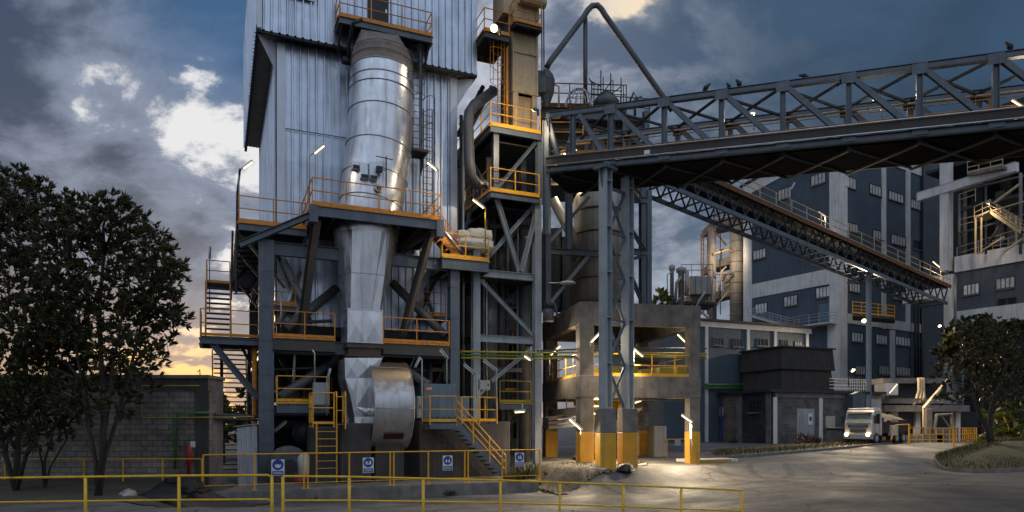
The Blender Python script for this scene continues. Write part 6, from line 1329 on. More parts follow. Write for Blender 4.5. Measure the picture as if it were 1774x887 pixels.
# ================================================================== LOW ANNEX, BLOCK BUILDING, HOOD
VA = UV(P(1215, HY, 62))[1]
an = thing('blue_annex', 'low blue-painted annex with white pilasters behind the corrugated hood', 'building', S(1300, 735, VA))
au0, au1 = us(1150, VA), us(1402, VA); zt1 = zs(1215, 556, VA)
mb = MB(); mb.sbox(au0, au1, VA, VA + 9, 1, zt1 - 0.05); mb.build('wall', 'blue', an)
mb = MB(); mb.sbox(au0, au1 + 0.2, VA - 0.12, VA - 0.005, zt1 - 0.5, zt1); mb.build('band', 'wconc', an)
mb = MB(); mb.sbox(au0 - 0.2, au1 + 0.4, VA - 0.35, VA + 9.2, zt1 + 0.003, zt1 + 0.2); mb.build('roof', 'dark', an)
for px in (1223, 1295, 1342, 1397): mb = MB(); u = us(px, VA); mb.sbox(u - 0.16, u + 0.16, VA - 0.14, VA - 0.006, 1, zt1 - 0.502); mb.build('pilaster', 'wconc', an)
for px, py, w, h in ((1244, 592, 20, 11), (1277, 594, 19, 12), (1320, 593, 22, 11), (1358, 594, 14, 9), (1383, 595, 16, 6)): c = S(px, py, VA) - vd() * 0.01; window(an, c, ud(), -vd(), w * c.y / FPX * 1.03, h * c.y / FPX, 3, 'pane' if px == 1383 else 'dpane', 'blue', 0.05)
mb = MB()
for py, r in ((667, 0.14), (672, 0.1)): mb.tube([S(1222, py, VA - 0.6), S(1290, py, VA - 0.6)], r, 8)
mb.build('pipe', 'green', an, True)
cu = UV(P(1336, HY, 57)); BU, BV = cu
zbt = zs(1336, 679, BV)
bk_ = thing('block_building', 'low blockwork building with a rusty ribbed gate and flat roof', 'building', W(BU + 3, BV + 2, 1.2))
vle = UV(SU(1212, HY, BU))[1]; uri = us(1526, BV)
# left face bays
mb = MB(); mb.sbox(BU, BU + 0.3, UV(SU(1282, HY, BU))[1], vle, 1, zbt); mb.build('brown_bay', 'block4', bk_)
mb = MB(); mb.sbox(BU, BU + 0.3, BV + 0.3, UV(SU(1282, HY, BU))[1] - 0.002, 1, zbt); mb.build('dark_bay', 'block3', bk_)
mb = MB(); mb.sbox(BU + 0.3, us(1462, BV), BV, BV + 0.3, 1, zbt); mb.sbox(us(1462, BV) + 0.002, uri, BV, BV + 0.3, 1, zbt); mb.sbox(BU + 0.31, uri, BV + 0.31, vle, zbt - 0.3, zbt - 0.02); mb.build('wall', 'block2', bk_)
mb = MB(); mb.sbox(BU - 0.35, uri + 0.3, BV - 0.35, vle + 0.2, zbt + 0.003, zbt + 0.22); mb.build('roof', 'dark', bk_)
mb = MB(); mb.sbox(BU + 0.35, uri, BV - 0.08, BV - 0.004, zbt - 0.42, zbt); mb.build('band', 'conc', bk_)
for px in (1342, 1421): u = us(px, BV); mb = MB(); mb.sbox(u - 0.2, u + 0.2, BV - 0.09, BV - 0.005, 1, zbt - (0.422 if px != 1336 else 0)); mb.build('pilaster', 'wconc', bk_)
mb = MB(); mb.sbox(BU - 0.06, BU - 0.004, BV, BV + 0.55, 1, zbt); mb.sbox(BU - 0.05, BU - 0.004, UV(SU(1283, HY, BU))[1] - 0.2, UV(SU(1279, HY, BU))[1] + 0.2, 1, zbt); mb.build('pilaster', 'conc', bk_)
gu0, gu1 = us(1380, BV), us(1410, BV); zg_ = zs(1395, 708, BV)
mb = MB(); ribbed(mb, W(gu0, BV - 0.05, 0), W(gu1, BV - 0.05, 0), 1.15, zg_, -vd(), 0.17, 0.08, 0.05); o = mb.build('gate', 'corr', bk_)
mb = MB(); mb.sbox(us(1398, BV), us(1405, BV), BV - 0.14, BV - 0.11, zs(0 + 1400, 736, BV), zs(1400, 716, BV)); mb.build('gate_notice', 'white', o)
mb = MB(); mb.sbox(us(1400, BV), us(1403.5, BV), BV - 0.155, BV - 0.142, zs(1400, 729, BV), zs(1400, 722, BV)); mb.build('notice_mark', 'dark', o)
c = S(1438, 732, BV); mb = MB(); mb.obox(c - vd() * 0.02, ud() * 0.55, vd() * 0.03, ZA * 0.55); mb.build('wall_box', 'beige', bk_, bevel=0.02); mb = MB(); mb.tube([S(1432, 741, BV - 0.15), S(1464, 742, BV - 0.15)], 0.07, 8); mb.build('bumper_rail', 'galv', bk_); mb = MB(); mb.sbox(us(1430, BV), us(1458, BV), BV - 0.06, BV - 0.01, 1.1, zs(1440, 746, BV)); mb.build('stone_dado', 'conc', bk_)
mb = MB(); mb.sbox(us(1463, BV), us(1484, BV), BV - 0.9, BV - 0.02, 1.1, zs(1470, 684, BV)); mb.prism([W(us(1463, BV), BV - 0.9, zs(1470, 684, BV)), W(us(1484, BV), BV - 0.9, zs(1470, 684, BV)), W(us(1474, BV), BV - 0.9, zs(1470, 679, BV))], vd() * 0.88); mb.build('grey_turret', 'slate', bk_)
mb = MB(); mb.sbox(us(1490, BV), us(1526, BV), BV - 0.05, BV - 0.01, 1.1, zs(1500, 688, BV)); mb.build('pale_bay', 'cab', bk_)
for px, w in ((1488, 6), (1505, 14)): c = S(px, 713, BV - 0.06); window(bk_, c, ud(), -vd(), w * c.y / FPX, 15 * c.y / FPX, 3, 'pane', 'brownst', 0.06)
# left face details
c = SU(1308, 704, BU); window(bk_, c - ud() * 0.01, vd(), -ud(), 1.3, 0.9, 3, 'dpane', 'block3', 0.06)
c = SU(1250, 712, BU); window(bk_, c - ud() * 0.01, vd(), -ud(), 0.7, 0.8, 1, 'pane', 'rustst', 0.07)
mb = MB(); mb.tube([SU(1252, 762, BU) - ud() * 0.1, SU(1251, 700, BU) - ud() * 0.1], 0.09, 8); mb.build('blue_pipe', 'sblue', bk_)
mb = MB(); c = SU(1240, 757, BU) - ud() * 0.05; mb.obox(c, vd() * 0.55, ud() * 0.04, ZA * 0.95); mb.build('door', 'beige', bk_); mb = MB(); mb.tube([SU(1229, 775, BU) - ud() * 0.1, SU(1229, 690, BU) - ud() * 0.1], 0.06, 6); mb.build('downpipe', 'cab', bk_)
mb = MB()
for k in range(7): t = 2 * math.pi * k / 7; p = G(1318, v=BV + 1.5) - ud() * 1.2; mb.tube([p + Vector((math.cos(t) * 0.5, math.sin(t) * 0.3, 0)), p + Vector((math.cos(t) * 0.5, math.sin(t) * 0.3, 0.7))], 0.03, 5)
mb.tube([p + Vector((math.cos(2 * math.pi * k / 12) * 0.5, math.sin(2 * math.pi * k / 12) * 0.3, 0.7)) for k in range(13)], 0.03, 5); solo(mb, 'scrap_crate', 'dark', 'dark wire crate against the black blockwork bay', 'crate')
mb = MB(); c = G(1392, v=BV - 1.2)
for k in range(14): mb.tube([c + Vector((random.uniform(-0.6, 0.6), random.uniform(-.3, .3), random.uniform(0, 0.3))), c + Vector((random.uniform(-0.8, 0.8), random.uniform(-.3, .3), random.uniform(0.3, 0.95)))], 0.045, 6)
mb.tube([c + Vector((0.35 * math.cos(t) - 0.5, 0, 0.38 + 0.35 * math.sin(t))) for t in [2 * math.pi * k / 16 for k in range(17)]], 0.05, 6); mb.tube([c + Vector((0.33 * math.cos(t) + 0.55, 0, 0.36 + 0.33 * math.sin(t))) for t in [2 * math.pi * k / 16 for k in range(17)]], 0.05, 6); mb.tube([c + Vector((-0.5, 0, 0.4)), c + Vector((-0.1, 0, 0.75)), c + Vector((0.3, 0, 0.5)), c + Vector((0.55, 0, 0.36))], 0.05, 6)
solo(mb, 'scrap_bicycle', 'rustst', 'tangled scrap cycle lying in front of the ribbed gate', 'scrap')
hdv = UV(P(1357, HY, 58.6)); HU, HV = hdv
hh = thing('corrugated_hood', 'dark brown corrugated two-tier hood on the block building roof', 'hood', W(HU + 2, HV + 2, zbt + 0.2))
zh0, zh1, zh2 = zbt + 0.25, zs(1357, 637, HV), zs(1357, 601, HV)
hu1, hv1 = us(1444, HV), UV(SU(1284, HY, HU))[1]
def skirt(mb, z0, z1, e0, e1):
    """four flared corrugated sides between two heights, offsets e0 below and e1 above"""
    def cor(e): return [(HU - e, hv1 + e), (HU - e, HV - e), (hu1 + e, HV - e), (hu1 + e, hv1 + e)]
    A, B = cor(e0), cor(e1)
    for i in range(4):
        a0, a1, b0, b1 = A[i], A[(i + 1) % 4], B[i], B[(i + 1) % 4]; n = 44
        nrm = [(-1, 0), (0, -1), (1, 0), (0, 1)][i]; vs = []
        for k in range(n + 1):
            t = k / n; w = 0.055 * (1 if k % 2 else -1)
            for p0, p1, zz in ((a0, a1, z0), (b0, b1, z1)): vs.append(W(lerp(p0[0], p1[0], t) + nrm[0] * w, lerp(p0[1], p1[1], t) + nrm[1] * w, zz))
        mb.add(vs, [(2 * k, 2 * k + 2, 2 * k + 3, 2 * k + 1) for k in range(n)])
mb = MB(); skirt(mb, zh0, zh1, 0.05, -0.12); mb.build('lower_tier', 'hood', hh); mb = MB(); skirt(mb, zh1 - 0.08, zh2, 0.12, -0.02); mb.build('upper_tier', 'hood', hh); mb = MB(); mb.sbox(HU - 0.15, hu1 + 0.15, HV - 0.15, hv1 + 0.15, zh2, zh2 + 0.12); mb.build('roof', 'hood', hh)
mb = MB(); c = S(1495, 668, BV + 0.3); 
for k in range(8): mb.tube([W(us(1478, BV) + k * 0.27, BV + 0.3, zbt + 0.22), W(us(1478, BV) + k * 0.27, BV + 0.3, zbt + 1.3)], 0.035, 6)
for h_ in (0.3, 0.65, 1.0, 1.3): mb.tube([W(us(1445, BV) - 0.2, BV + 0.3, zbt + 0.22 + h_ * 0.83), W(us(1512, BV), BV + 0.3, zbt + 0.22 + h_ * 0.83)], 0.035, 6)
solo(mb, 'roof_railing', 'white', 'white barred railing on the block building roof', 'railing')
mb = MB(); c = S(1452, 665, BV + 1.8); u = us(1458, BV + 1.8); mb.sbox(u - 0.9, u + 0.9, BV + 1.8, BV + 3, zbt + 0.25, zbt + 1.2); mb.sbox(u - 1.1, u + 1.1, BV + 1.6, BV + 3.1, zbt + 1.25, zbt + 1.45); solo(mb, 'roof_unit', 'cab', 'grey lit unit with a flat lid beside the corrugated hood', 'roof unit', bevel=0.04)
# ================================================================== FAR STRUCTURES
pt = thing('kiln_tower', 'far concrete tower with a fat round column and open floors, warmly lit', 'tower', P(1255, 550, 92))
mb = MB(); c = P(1277, 550, 92); mb.lathe(Vector((c.x, c.y, 0)), [(0.95, c.z - 2), (0.95, P(0, 375, 92).z)], 20); mb.build('round_column', 'tan', pt, True)
mb = MB(); c = P(1234, 550, 92); mb.lathe(Vector((c.x, c.y, 0)), [(0.5, c.z - 2), (0.5, P(0, 395, 92).z)], 14); mb.build('round_column', 'tan', pt, True)
for py in (385, 455, 510): a, b = P(1234, py + 10, 92), P(1292, py - 4, 92); mb = MB(); mb.prism([a, b, b + Vector((0, 5, 0)), a + Vector((0, 5, 0))], ZA * 1.0); mb.build('floor', 'conc', pt); railing(pt, [a + ZA, b + ZA], 'cream', 1.3, 1.6, 0.05, (0.65,), 0, False)
mb = MB()
for x in (1215, 1219): mb.tube([P(x, 545, 91), P(x, 405, 91)], 0.08, 5)
for y in range(408, 540, 8): mb.tube([P(1214, y, 91), P(1220, y, 91)], 0.06, 5)
for x in (1232, 1236): mb.tube([P(x, 400, 91), P(x, 372, 91)], 0.05, 5)
mb.build('ladder', 'rustst', pt)
mb = MB(); c = P(1262, 510, 93); mb.lathe(Vector((c.x, c.y, c.z + .3)), [(0.8, 0), (0.8, 2.2), (0.4, 2.6)], 14); mb.build('tank', 'tan', pt, True)
hp = thing('hopper_station', 'brown-grey hopper station with two round heads in front of the far tower', 'hopper', P(1200, 550, 72))
a, b = P(1196, 510, 72), P(1233, 478, 72); mb = MB(); mb.box(a.x, b.x, 72, 75, a.z, b.z); mb.build('bin', 'soffit', hp, bevel=0.05); mb = MB(); mb.rings([[Vector((lerp(a.x, b.x, 0.5) + sx * w_, 73.5 + sy * w_, zz)) for sx, sy in ((-1, -1), (1, -1), (1, 1), (-1, 1))] for w_, zz in (((b.x - a.x) / 2, a.z), (0.35, P(0, 528, 72).z))]); mb.build('cone', 'soffit', hp)
for px, y0, r in ((1164, 462, 0.35), (1180, 466, 0.55)): c = P(px, 545, 72); mb = MB(); mb.lathe(Vector((c.x, c.y, 0)), [(r * 0.6, c.z - 1), (r * 0.6, P(0, y0 + 8, 72).z), (r, P(0, y0 + 5, 72).z), (r, P(0, y0, 72).z), (r * 0.5, P(0, y0 - 3, 72).z)], 12); mb.build('stack', 'soffit', hp, True)
mb = MB(); a, b = P(1160, 524, 71.8), P(1242, 528, 71.8); mb.prism([a, b, b + Vector((0, 3.5, 0)), a + Vector((0, 3.5, 0))], ZA * 0.25); mb.build('deck', 'dark', hp); railing(hp, [P(1180, 478, 72) , P(1235, 478, 72)], 'soffit', 1.2, 1.2, 0.04, (0.6,), 0, False)
for px in (1166, 1200, 1238): mb = MB(); mb.bar(P(px, 600, 72), P(px, 526, 72), 0.3, 0.3); mb.build('leg', 'dark', hp)
for x0, y0, x1, y1 in ((1166, 548, 1200, 530), (1205, 530, 1236, 560), (1170, 524, 1196, 500)): mb = MB(); mb.bar(P(x0, y0, 71.8), P(x1, y1, 71.8), 0.2, 0.2); mb.build('brace', 'soffit', hp)
c = P(1277, 550, 92); mb = MB()
for y in range(384, 548, 18): mb.lathe(Vector((c.x, c.y, P(0, y, 92).z)), [(0.96, 0), (0.99, 0.02), (0.99, 0.12), (0.96, 0.14)], 20, False)
mb.build('ring_joint', 'conc', pt, True)
for pts, r, m in (([P(1236, 440, 91), P(1262, 432, 91.2), P(1275, 440, 91.5)], 0.16, 'cream'), ([P(1238, 474, 91), P(1270, 474, 91)], 0.14, 'tan'), ([P(1244, 512, 91), P(1250, 470, 91), P(1258, 462, 91)], 0.12, 'cream'), ([P(1226, 545, 91), P(1226, 400, 91)], 0.10, 'rustst'), ([P(1238, 400, 91), P(1258, 425, 91.3)], 0.12, 'rustst'), ([P(1240, 530, 91), P(1262, 505, 91)], 0.1, 'tan'), ([P(1248, 545, 91), P(1248, 400, 91)], 0.06, 'dark')):
    mb = MB(); mb.tube(pts, r, 8); mb.build('pipe', m, pt, True)
for x in (1238, 1246, 1254, 1262, 1270, 1278):
    mb = MB(); mb.tube([P(x, 386, 91), P(x, 364, 91)], 0.06, 5); mb.build('rail_post', 'rustst', pt)
for y in (366, 374): mb = MB(); mb.tube([P(1236, y + 2, 91), P(1282, y - 4, 91)], 0.05, 5); mb.build('rail', 'rustst', pt)
for pts, r in (([P(1170, 520, 71.5), P(1172, 490, 71.5), P(1180, 480, 71.5)], 0.16), ([P(1200, 545, 71.4), P(1212, 520, 71.4), P(1222, 505, 71.4)], 0.12), ([P(1156, 524, 71.5), P(1156, 475, 71.5), P(1168, 470, 71.5)], 0.06), ([P(1190, 512, 71.4), P(1190, 470, 71.6)], 0.22), ([P(1232, 520, 71.5), P(1236, 470, 71.5)], 0.08)):
    mb = MB(); mb.tube(pts, r, 8); mb.build('pipe', 'soffit', hp, True)
for x in (1196, 1206, 1216, 1227): mb = MB(); mb.bar(P(x, 509, 71.95), P(x, 478, 71.95), 0.12, 0.08); mb.build('bin_stiffener', 'soffit', hp)
# ================================================================== LEFT BLOCK WALL BUILDING
bw = thing('blockwork_shed', 'grey concrete-block shed wall behind the trees', 'building', (-17, 26.5, 0.8))
xr = P(361, HY, 25.6).x; zt_ = P(0, 656, 25.6).z
mb = MB(); mb.box(-34, xr, 25.6, 25.9, 0.4, zt_); mb.build('wall', 'block', bw)
mb = MB(); mb.box(xr - 0.3, xr + 0.002, 25.902, 26.9, 0.4, zt_ - 0.02); mb.build('side_wall', 'conc', bw)
mb = MB(); mb.box(-34, xr + 0.05, 25.5, 26.0, zt_ + 0.002, zt_ + 0.14); mb.box(xr - 0.35, xr + 0.05, 26.002, 27, zt_ + 0.002, zt_ + 0.14); mb.build('coping', 'conc', bw, bevel=0.02)
mb = MB(); mb.box(xr - 0.5, xr + 0.03, 25.57, 25.598, 0.4, zt_ - 0.423); mb.box(-34, xr, 25.57, 25.598, zt_ - 0.42, zt_); mb.build('render_strip', 'dconc', bw)
for pts_, m, r, lb in (([(362, 715), (306, 715), (303, 812)], 'green', 0.05, 'dark green pipe bent down the block shed wall'), ([(345, 668), (246, 668), (246, 724), (440, 722)], 'ypipe', 0.018, 'thin yellowish pipe run across the block shed wall'), ([(347, 656), (346, 640), (342, 645)], 'ypipe', 0.02, 'little yellow pipe bend on the shed coping')):
    mb = MB(); mb.tube([P(x, y, 25.45) for x, y in pts_], r, 7); solo(mb, 'wall_pipe', m, lb, 'pipe', 'pipes on the block shed', smooth=True)
mb = MB(); mb.tube([P(372, 718, 26), P(446, 722, 29.5)], 0.06, 8); mb.tube([P(372, 724, 26), P(446, 728, 29.5)], 0.05, 8); solo(mb, 'bridge_pipe', 'pipe', 'pair of pipes crossing from the block shed to the thick column', 'pipe')
wr = thing('yellow_wall_rail', 'dull yellow rail standing in front of the block shed', 'railing', P(180, 838, 24.6)); railing(wr, [Vector((P(x, 838, 24.6).x, 24.6, 0.75)) for x in (-60, 350)], 'yellow', 1.02, 1.35, 0.022, (), 0)
fe = thing('fire_standpipe', 'dark red fire standpipe with a white tag against the block shed', 'fire standpipe', Vector((P(327, 820, 25.2).x, 25.2, 1.18)))
c = LOC[fe.name]; mb = MB(); mb.lathe(c, [(0.06, 0), (0.06, 0.3), (0.1, 0.34), (0.1, 0.95), (0.07, 1.02), (0.03, 1.06)], 14); mb.tube([c + ZA * 0.8, c + Vector((0.16, -0.05, 0.75)), c + Vector((0.17, -0.05, 0.4))], 0.02, 6); mb.build('red_body', 'red', fe, True); mb = MB(); mb.box(c.x - 0.02, c.x + 0.16, c.y + 0.16, c.y + 0.17, c.z + 0.98, c.z + 1.2); mb.build('tag', 'white', fe)
# rubbish on the soil
def heap(px, py, d, sx, sy, sz, m, name, lb, cat, seed, n=26):
    c = P(px, py, d); c.z = gz(c.x, c.y) + 0.02; mb = MB(); rs = []
    for j in range(9):
        f = j / 8; r = math.sqrt(max(0.0, 1 - f ** 1.6)) + 0.02
        rs.append([c + Vector((math.cos(t) * sx * r, math.sin(t) * sy * r, sz * f)) * 1 + Vector((1, 1, 0.9)) * 0.55 * sz * mnoise.noise(Vector((math.cos(t) * 2.2 * r + seed, math.sin(t) * 2.2 * r, f * 2))) * (1 if j else 0.3) for t in [2 * math.pi * k / n for k in range(n)]])
    mb.rings(rs); return solo(mb, name, m, lb, cat, smooth=True)
heap(277, 850, 21.6, 0.75, 0.4, 0.34, 'rubber', 'rubbish_bag', 'crumpled black plastic sheet on the soil, the longer lower heap', 'rubbish', 3); heap(312, 836, 23.4, 0.9, 0.45, 0.55, 'rubber', 'rubbish_bag', 'bigger black plastic heap beside the plinth corner', 'rubbish', 9); heap(222, 856, 21.3, 0.28, 0.2, 0.2, 'stone', 'rock', 'pale rock lying under the trees', 'rock', 5, 9)
heap(1083, 826, 31.2, 0.42, 0.35, 0.34, 'rubber', 'old_tyre', 'dark lump of rubber sheet at the foot of the trestle pier', 'rubbish', 12)
mb = MB(); pts_ = [G(px, v=v) + ZA * 0.09 for px, v in ((1020, 27.0), (1045, 26.8), (1066, 27.0), (1085, 27.2), (1105, 27.5), (1117, 28.1), (1119, 28.7))]; mb.tube(pts_, 0.045, 7); solo(mb, 'hose', 'wconc', 'pale hose curled on the rubble below the trestle', 'hose', smooth=True)
random.seed(21)
mb = MB()
for i in range(260):
    px = random.uniform(600, 1700); py = random.uniform(778, 884); d = 2.1 * FPX / (py - HY); p = P(px, HY, d); p.z = gz(p.x, p.y) + 0.015
    if UV(p)[1] > 26.8 and UV(p)[0] < 13.2: continue
    s_ = random.uniform(0.015, 0.06); mb.add([p + Vector((random.uniform(-1, 1), random.uniform(-1, 1), random.uniform(-0.2, 1))) * s_ for _ in range(5)], [(0, 1, 2), (0, 2, 3), (0, 3, 4), (1, 2, 4)])
tag(mb.build('loose_stones', 'conc'), kind='stuff')
# ================================================================== TRUCK
tk_c = G(1519, d=57.2); fwd = Vector((-0.80, -0.60, 0)).normalized(); lft = Vector((-fwd.y, fwd.x, 0))
TM_ = Matrix((fwd, lft, ZA)).transposed().to_4x4(); TM_ = TM_ @ Matrix.Scale(0.92, 4); TM_.translation = tk_c + ZA * 0.03
tk = thing('tipper_truck', 'white-cabbed lorry with headlights on, parked by the kerb', 'truck', tk_c)
def T(): m = MB(); m.x = TM_; return m
def tbox(x0, x1, y0, y1, z0, z1, nm, m, par=tk, bv=0.03): q = T(); q.box(x0, x1, y0, y1, z0, z1); return q.build(nm, m, par, bevel=bv)
q = T(); prof = [(3.3, 0.75), (3.38, 1.0), (3.36, 1.75), (3.05, 2.75), (2.9, 2.95), (1.65, 2.98), (1.55, 2.7), (1.55, 0.75)]
q.prism([(x, -1.2, z) for x, z in prof], (0, 2.4, 0)); cab_ = q.build('cab', 'cabwhite', tk, bevel=0.05, fixn=True)
q = T(); q.prism([(3.385, -1.05, 1.8), (3.385, 1.05, 1.8), (3.105, 0.98, 2.66), (3.105, -0.98, 2.66)], (0.012, 0, 0.004)); q.build('windscreen', 'wscreen', tk)
q = T(); q.box(3.37, 3.40, -0.85, 0.85, 1.42, 1.68); q.box(3.37, 3.40, -0.7, 0.7, 1.0, 1.32); q.build('grille', 'dark', tk)
q = T(); q.prism([(2.05, 1.202, 1.75), (2.85, 1.202, 1.75), (2.65, 1.202, 2.6), (2.05, 1.202, 2.6)], (0, 0.012, 0)); q.build('side_window', 'dpane', tk)
q = T(); q.box(3.552, 3.56, -0.26, 0.26, 0.5, 0.62); q.build('number_plate', 'beige', tk)
q = T(); q.box(3.1, 3.4, -1.05, 1.05, 2.72, 2.78); q.build('sun_visor', 'dark', tk)
q = T(); q.box(2.0, 2.03, 1.203, 1.215, 0.95, 2.65); q.box(2.9, 2.93, 1.203, 1.215, 0.95, 1.75); q.build('door_seam', 'dark', tk)
for z_ in (1.1, 1.22, 1.5, 1.6): q = T(); q.box(3.40, 3.412, -0.68, 0.68, z_, z_ + 0.03); q.build('grille_bar', 'cab', tk)
tbox(3.2, 3.55, -1.25, 1.25, 0.42, 0.86, 'bumper', 'cab'); tbox(3.05, 3.3, -1.22, 1.22, 0.3, 0.42, 'underrun_bar', 'dark')
for s_ in (-1, 1):
    q = T(); q.tube([(3.53, s_ * 0.93, 0.82), (3.57, s_ * 0.93, 0.82)], 0.16, 14); q.build('headlight', 'head', tk)
    q = T(); q.box(3.25, 3.33, s_ * 1.42 - 0.1, s_ * 1.42 + 0.1, 1.8, 2.4); q.tube([(3.2, s_ * 1.15, 2.45), (3.28, s_ * 1.42, 2.42)], 0.03, 6); q.build('mirror', 'dark', tk)
    for wx in (2.55, -1.2, -2.5):
        q = T(); q.tube([(wx, s_ * 0.95, 0.5), (wx, s_ * 1.2, 0.5)], 0.5, 20); w_ = q.build('wheel', 'rubber', tk, True); q = T(); q.tube([(wx, s_ * 1.2, 0.5), (wx, s_ * 1.225, 0.5)], 0.27, 14); q.build('rim', 'cab', w_)
tbox(-3.6, 3.0, -0.45, 0.45, 0.6, 0.9, 'chassis', 'dark', tk, 0); tbox(1.0, 1.5, -1.1, 1.1, 0.9, 2.3, 'engine_stack', 'dark'); tbox(-1.3, 0.0, 0.95, 1.27, 0.7, 1.62, 'side_box', 'cabwhite'); tbox(1.7, 2.9, -1.1, 1.1, 2.98, 3.12, 'cab_fairing', 'cabwhite', tk, 0.05)
q = T(); q.rings([[(x, y * (1 + 0.1 * k), 0.95 + k * 0.95) for x, y in ((-3.5, -1.05), (0.9, -1.05), (0.9, 1.05), (-3.5, 1.05))] for k in (0, 1)]); q.build('tipper_body', 'dark', tk)
q = T(); n = 12; q.rings([[(-3.4 + 4.2 * i / n, y * 1.08, 1.9 + 0.75 * math.sin(math.pi * min(1, (i + 1) / (n + 1))) ** 0.6 * math.cos(y * 1.25) + 0.12 * mnoise.noise(Vector((i * 0.6, y * 2, 0)))) for y in (-1, -0.6, -0.2, 0.2, 0.6, 1)] for i in range(n + 1)], False, False); q.build('load', 'soil', tk, True)
for s_ in (-1, 1):
    l = bpy.data.lights.new('headlight_beam', 'SPOT'); l.energy = 260; l.spot_size = R(75); l.spot_blend = 0.8; l.color = (1, 0.72, 0.4); l.shadow_soft_size = 0.12
    lo = bpy.data.objects.new('headlight_beam', l); col.objects.link(lo); lo.parent = tk; lo.location = TM_ @ Vector((3.65, s_ * 0.93, 0.82)) - tk_c; lo.rotation_euler = (-(fwd + ZA * -0.12)).to_track_quat('Z', 'Y').to_euler()
# yellow barrier by the road
yr = thing('yellow_barrier', 'low yellow barred barrier along the far road edge', 'barrier', G(1630, d=58))
bp_ = [G(1575, d=55), G(1668, d=57), G(1692, d=61)]; bp_ = [p + ZA * 0.25 for p in bp_]; railing(yr, bp_, 'yellow', 1.05, 0.75, 0.035, (0.12, 0.55), 0)
mb = MB(); a = G(1575, d=54); mb.bar(a, a + ZA * 1.65, 0.1, 0.1); b = G(1652, d=52); mb.bar(b, b + ZA * 1.3, 0.1, 0.1); mb.bar(a, a + ZA * 0.03 + Vector((0.4, 0, 0)), 0.3, 0.04); mb.tube([a + ZA * 1.6, a + Vector((-0.9, 0.4, 1.55)), a + Vector((-1.1, 0.5, 0.4))], 0.05, 6); mb.build('end_post', 'yellow', yr)
for px, lb in ((1755, 'leaning yellow post with a dry bush beside the island'), (1771, 'second yellow post at the picture edge by the island')):
    mb = MB(); a = G(px, d=56); mb.tube([a, a + Vector((-0.3, 0, 1.2)), a + Vector((-0.8, 0, 2.3))], 0.06, 6); solo(mb, 'yellow_post', 'yellow', lb, 'post', 'leaning yellow posts')
# ================================================================== TREES
def leafs(mb, c, d, L_, w, spread, n, rnd):
    d = d.normalized(); t = d.orthogonal().normalized(); b = d.cross(t)
    for k in range(n):
        an = rnd.uniform(0, 6.283); sp_ = rnd.uniform(0.25, 1) * spread; o = (d + (t * math.cos(an) + b * math.sin(an)) * sp_).normalized(); o.z -= 0.18 * rnd.random(); o.normalize()
        l = L_ * rnd.uniform(0.6, 1.15); s_ = o.cross(Vector((rnd.uniform(-1, 1), rnd.uniform(-1, 1), rnd.uniform(-1, 1)))).normalized() * w * l; p = c + d * rnd.uniform(-0.08, 0.1) * L_; nn = s_.cross(o).normalized() * 0.1 * l
        mb.add([p, p + o * l * 0.5 + s_ + nn, p + o * l, p + o * l * 0.5 - s_ + nn], [(0, 1, 2, 3)])
def tree(name, label, base, stems, clumps, seed, leaf=0.22, lw=0.16, per=9, dens=26, lm='leaf', trunk_r=0.16, group=None, spread=1.1, limbs=True):
    """clumps: (centre, radius); stems: list of polylines from the base"""
    rnd = random.Random(seed); o = thing(name, label, 'tree', base, group); tb = MB()
    for pl, r in stems: tb.tube([Vector(p) for p in pl], [r * (1 - 0.62 * i / (len(pl) - 1)) for i in range(len(pl))], 9)
    tips = [Vector(p) for pl, r in stems for p in pl[1:]]
    lm_ = MB()
    for c, r in clumps:
        c = Vector(c)
        if limbs:
            s_ = min(tips, key=lambda p: (p - c).length + max(0, p.z - c.z) * 2); m_ = lerp(s_, c, 0.5) + Vector((rnd.uniform(-.2, .2), rnd.uniform(-.2, .2), rnd.uniform(-.1, .25)))
            tb.tube([s_, m_, c], [0.055, 0.035, 0.015], 6)
        k = int(dens * r * r / 0.6) + 4
        for _ in range(k):
            v = Vector((rnd.gauss(0, 1), rnd.gauss(0, 1), rnd.gauss(0, 1))).normalized() * r * rnd.uniform(0.35, 1.12) ** 0.7; v.z *= 0.85
            q = c + v
            if rnd.random() < 0.16: tb.tube([c + v * 0.2, q], [0.012, 0.006], 4, False)
            leafs(lm_, q, v.normalized() * 0.8 + ZA * 0.55 + Vector((rnd.uniform(-.4, .4), rnd.uniform(-.4, .4), 0)), leaf, lw, spread, per, rnd)
    tb.build('trunk', 'bark', o, True); lm_.build('crown', lm, o); return o
rnd = random.Random(4)
def PC(px, py, r, d, dd): return (P(px, py, d + rnd.uniform(-dd, dd)), r * d / FPX)
d = 21.3; b0 = G(170, d=d)
clA = [PC(x, y, r, d, 1.3) for x, y, r in ((205, 395, 45), (165, 380, 40), (240, 430, 50), (275, 475, 42), (292, 450, 26), (222, 490, 60), (160, 460, 62), (120, 400, 45), (285, 535, 40), (300, 500, 22), (240, 560, 55), (180, 560, 62), (120, 530, 58), (215, 610, 46), (262, 615, 30), (288, 590, 26), (150, 630, 52), (95, 620, 50), (238, 668, 30), (205, 700, 32), (140, 690, 42), (232, 380, 26), (265, 405, 24), (300, 548, 22), (255, 640, 22), (190, 350, 24), (110, 360, 30), (312, 470, 14), (318, 555, 12), (208, 370, 22), (95, 420, 50), (100, 480, 50), (110, 590, 50), (60, 640, 45), (130, 360, 28), (60, 560, 50), (175, 640, 45), (185, 420, 50), (250, 500, 45))]
def jig(pts): return [(Vector(p) + Vector((rnd.uniform(-.06, .06), rnd.uniform(-.06, .06), 0)) if i else Vector(p)) for i, p in enumerate(pts)]
A = lambda x, y, dd=0: P(x, y, d + dd)
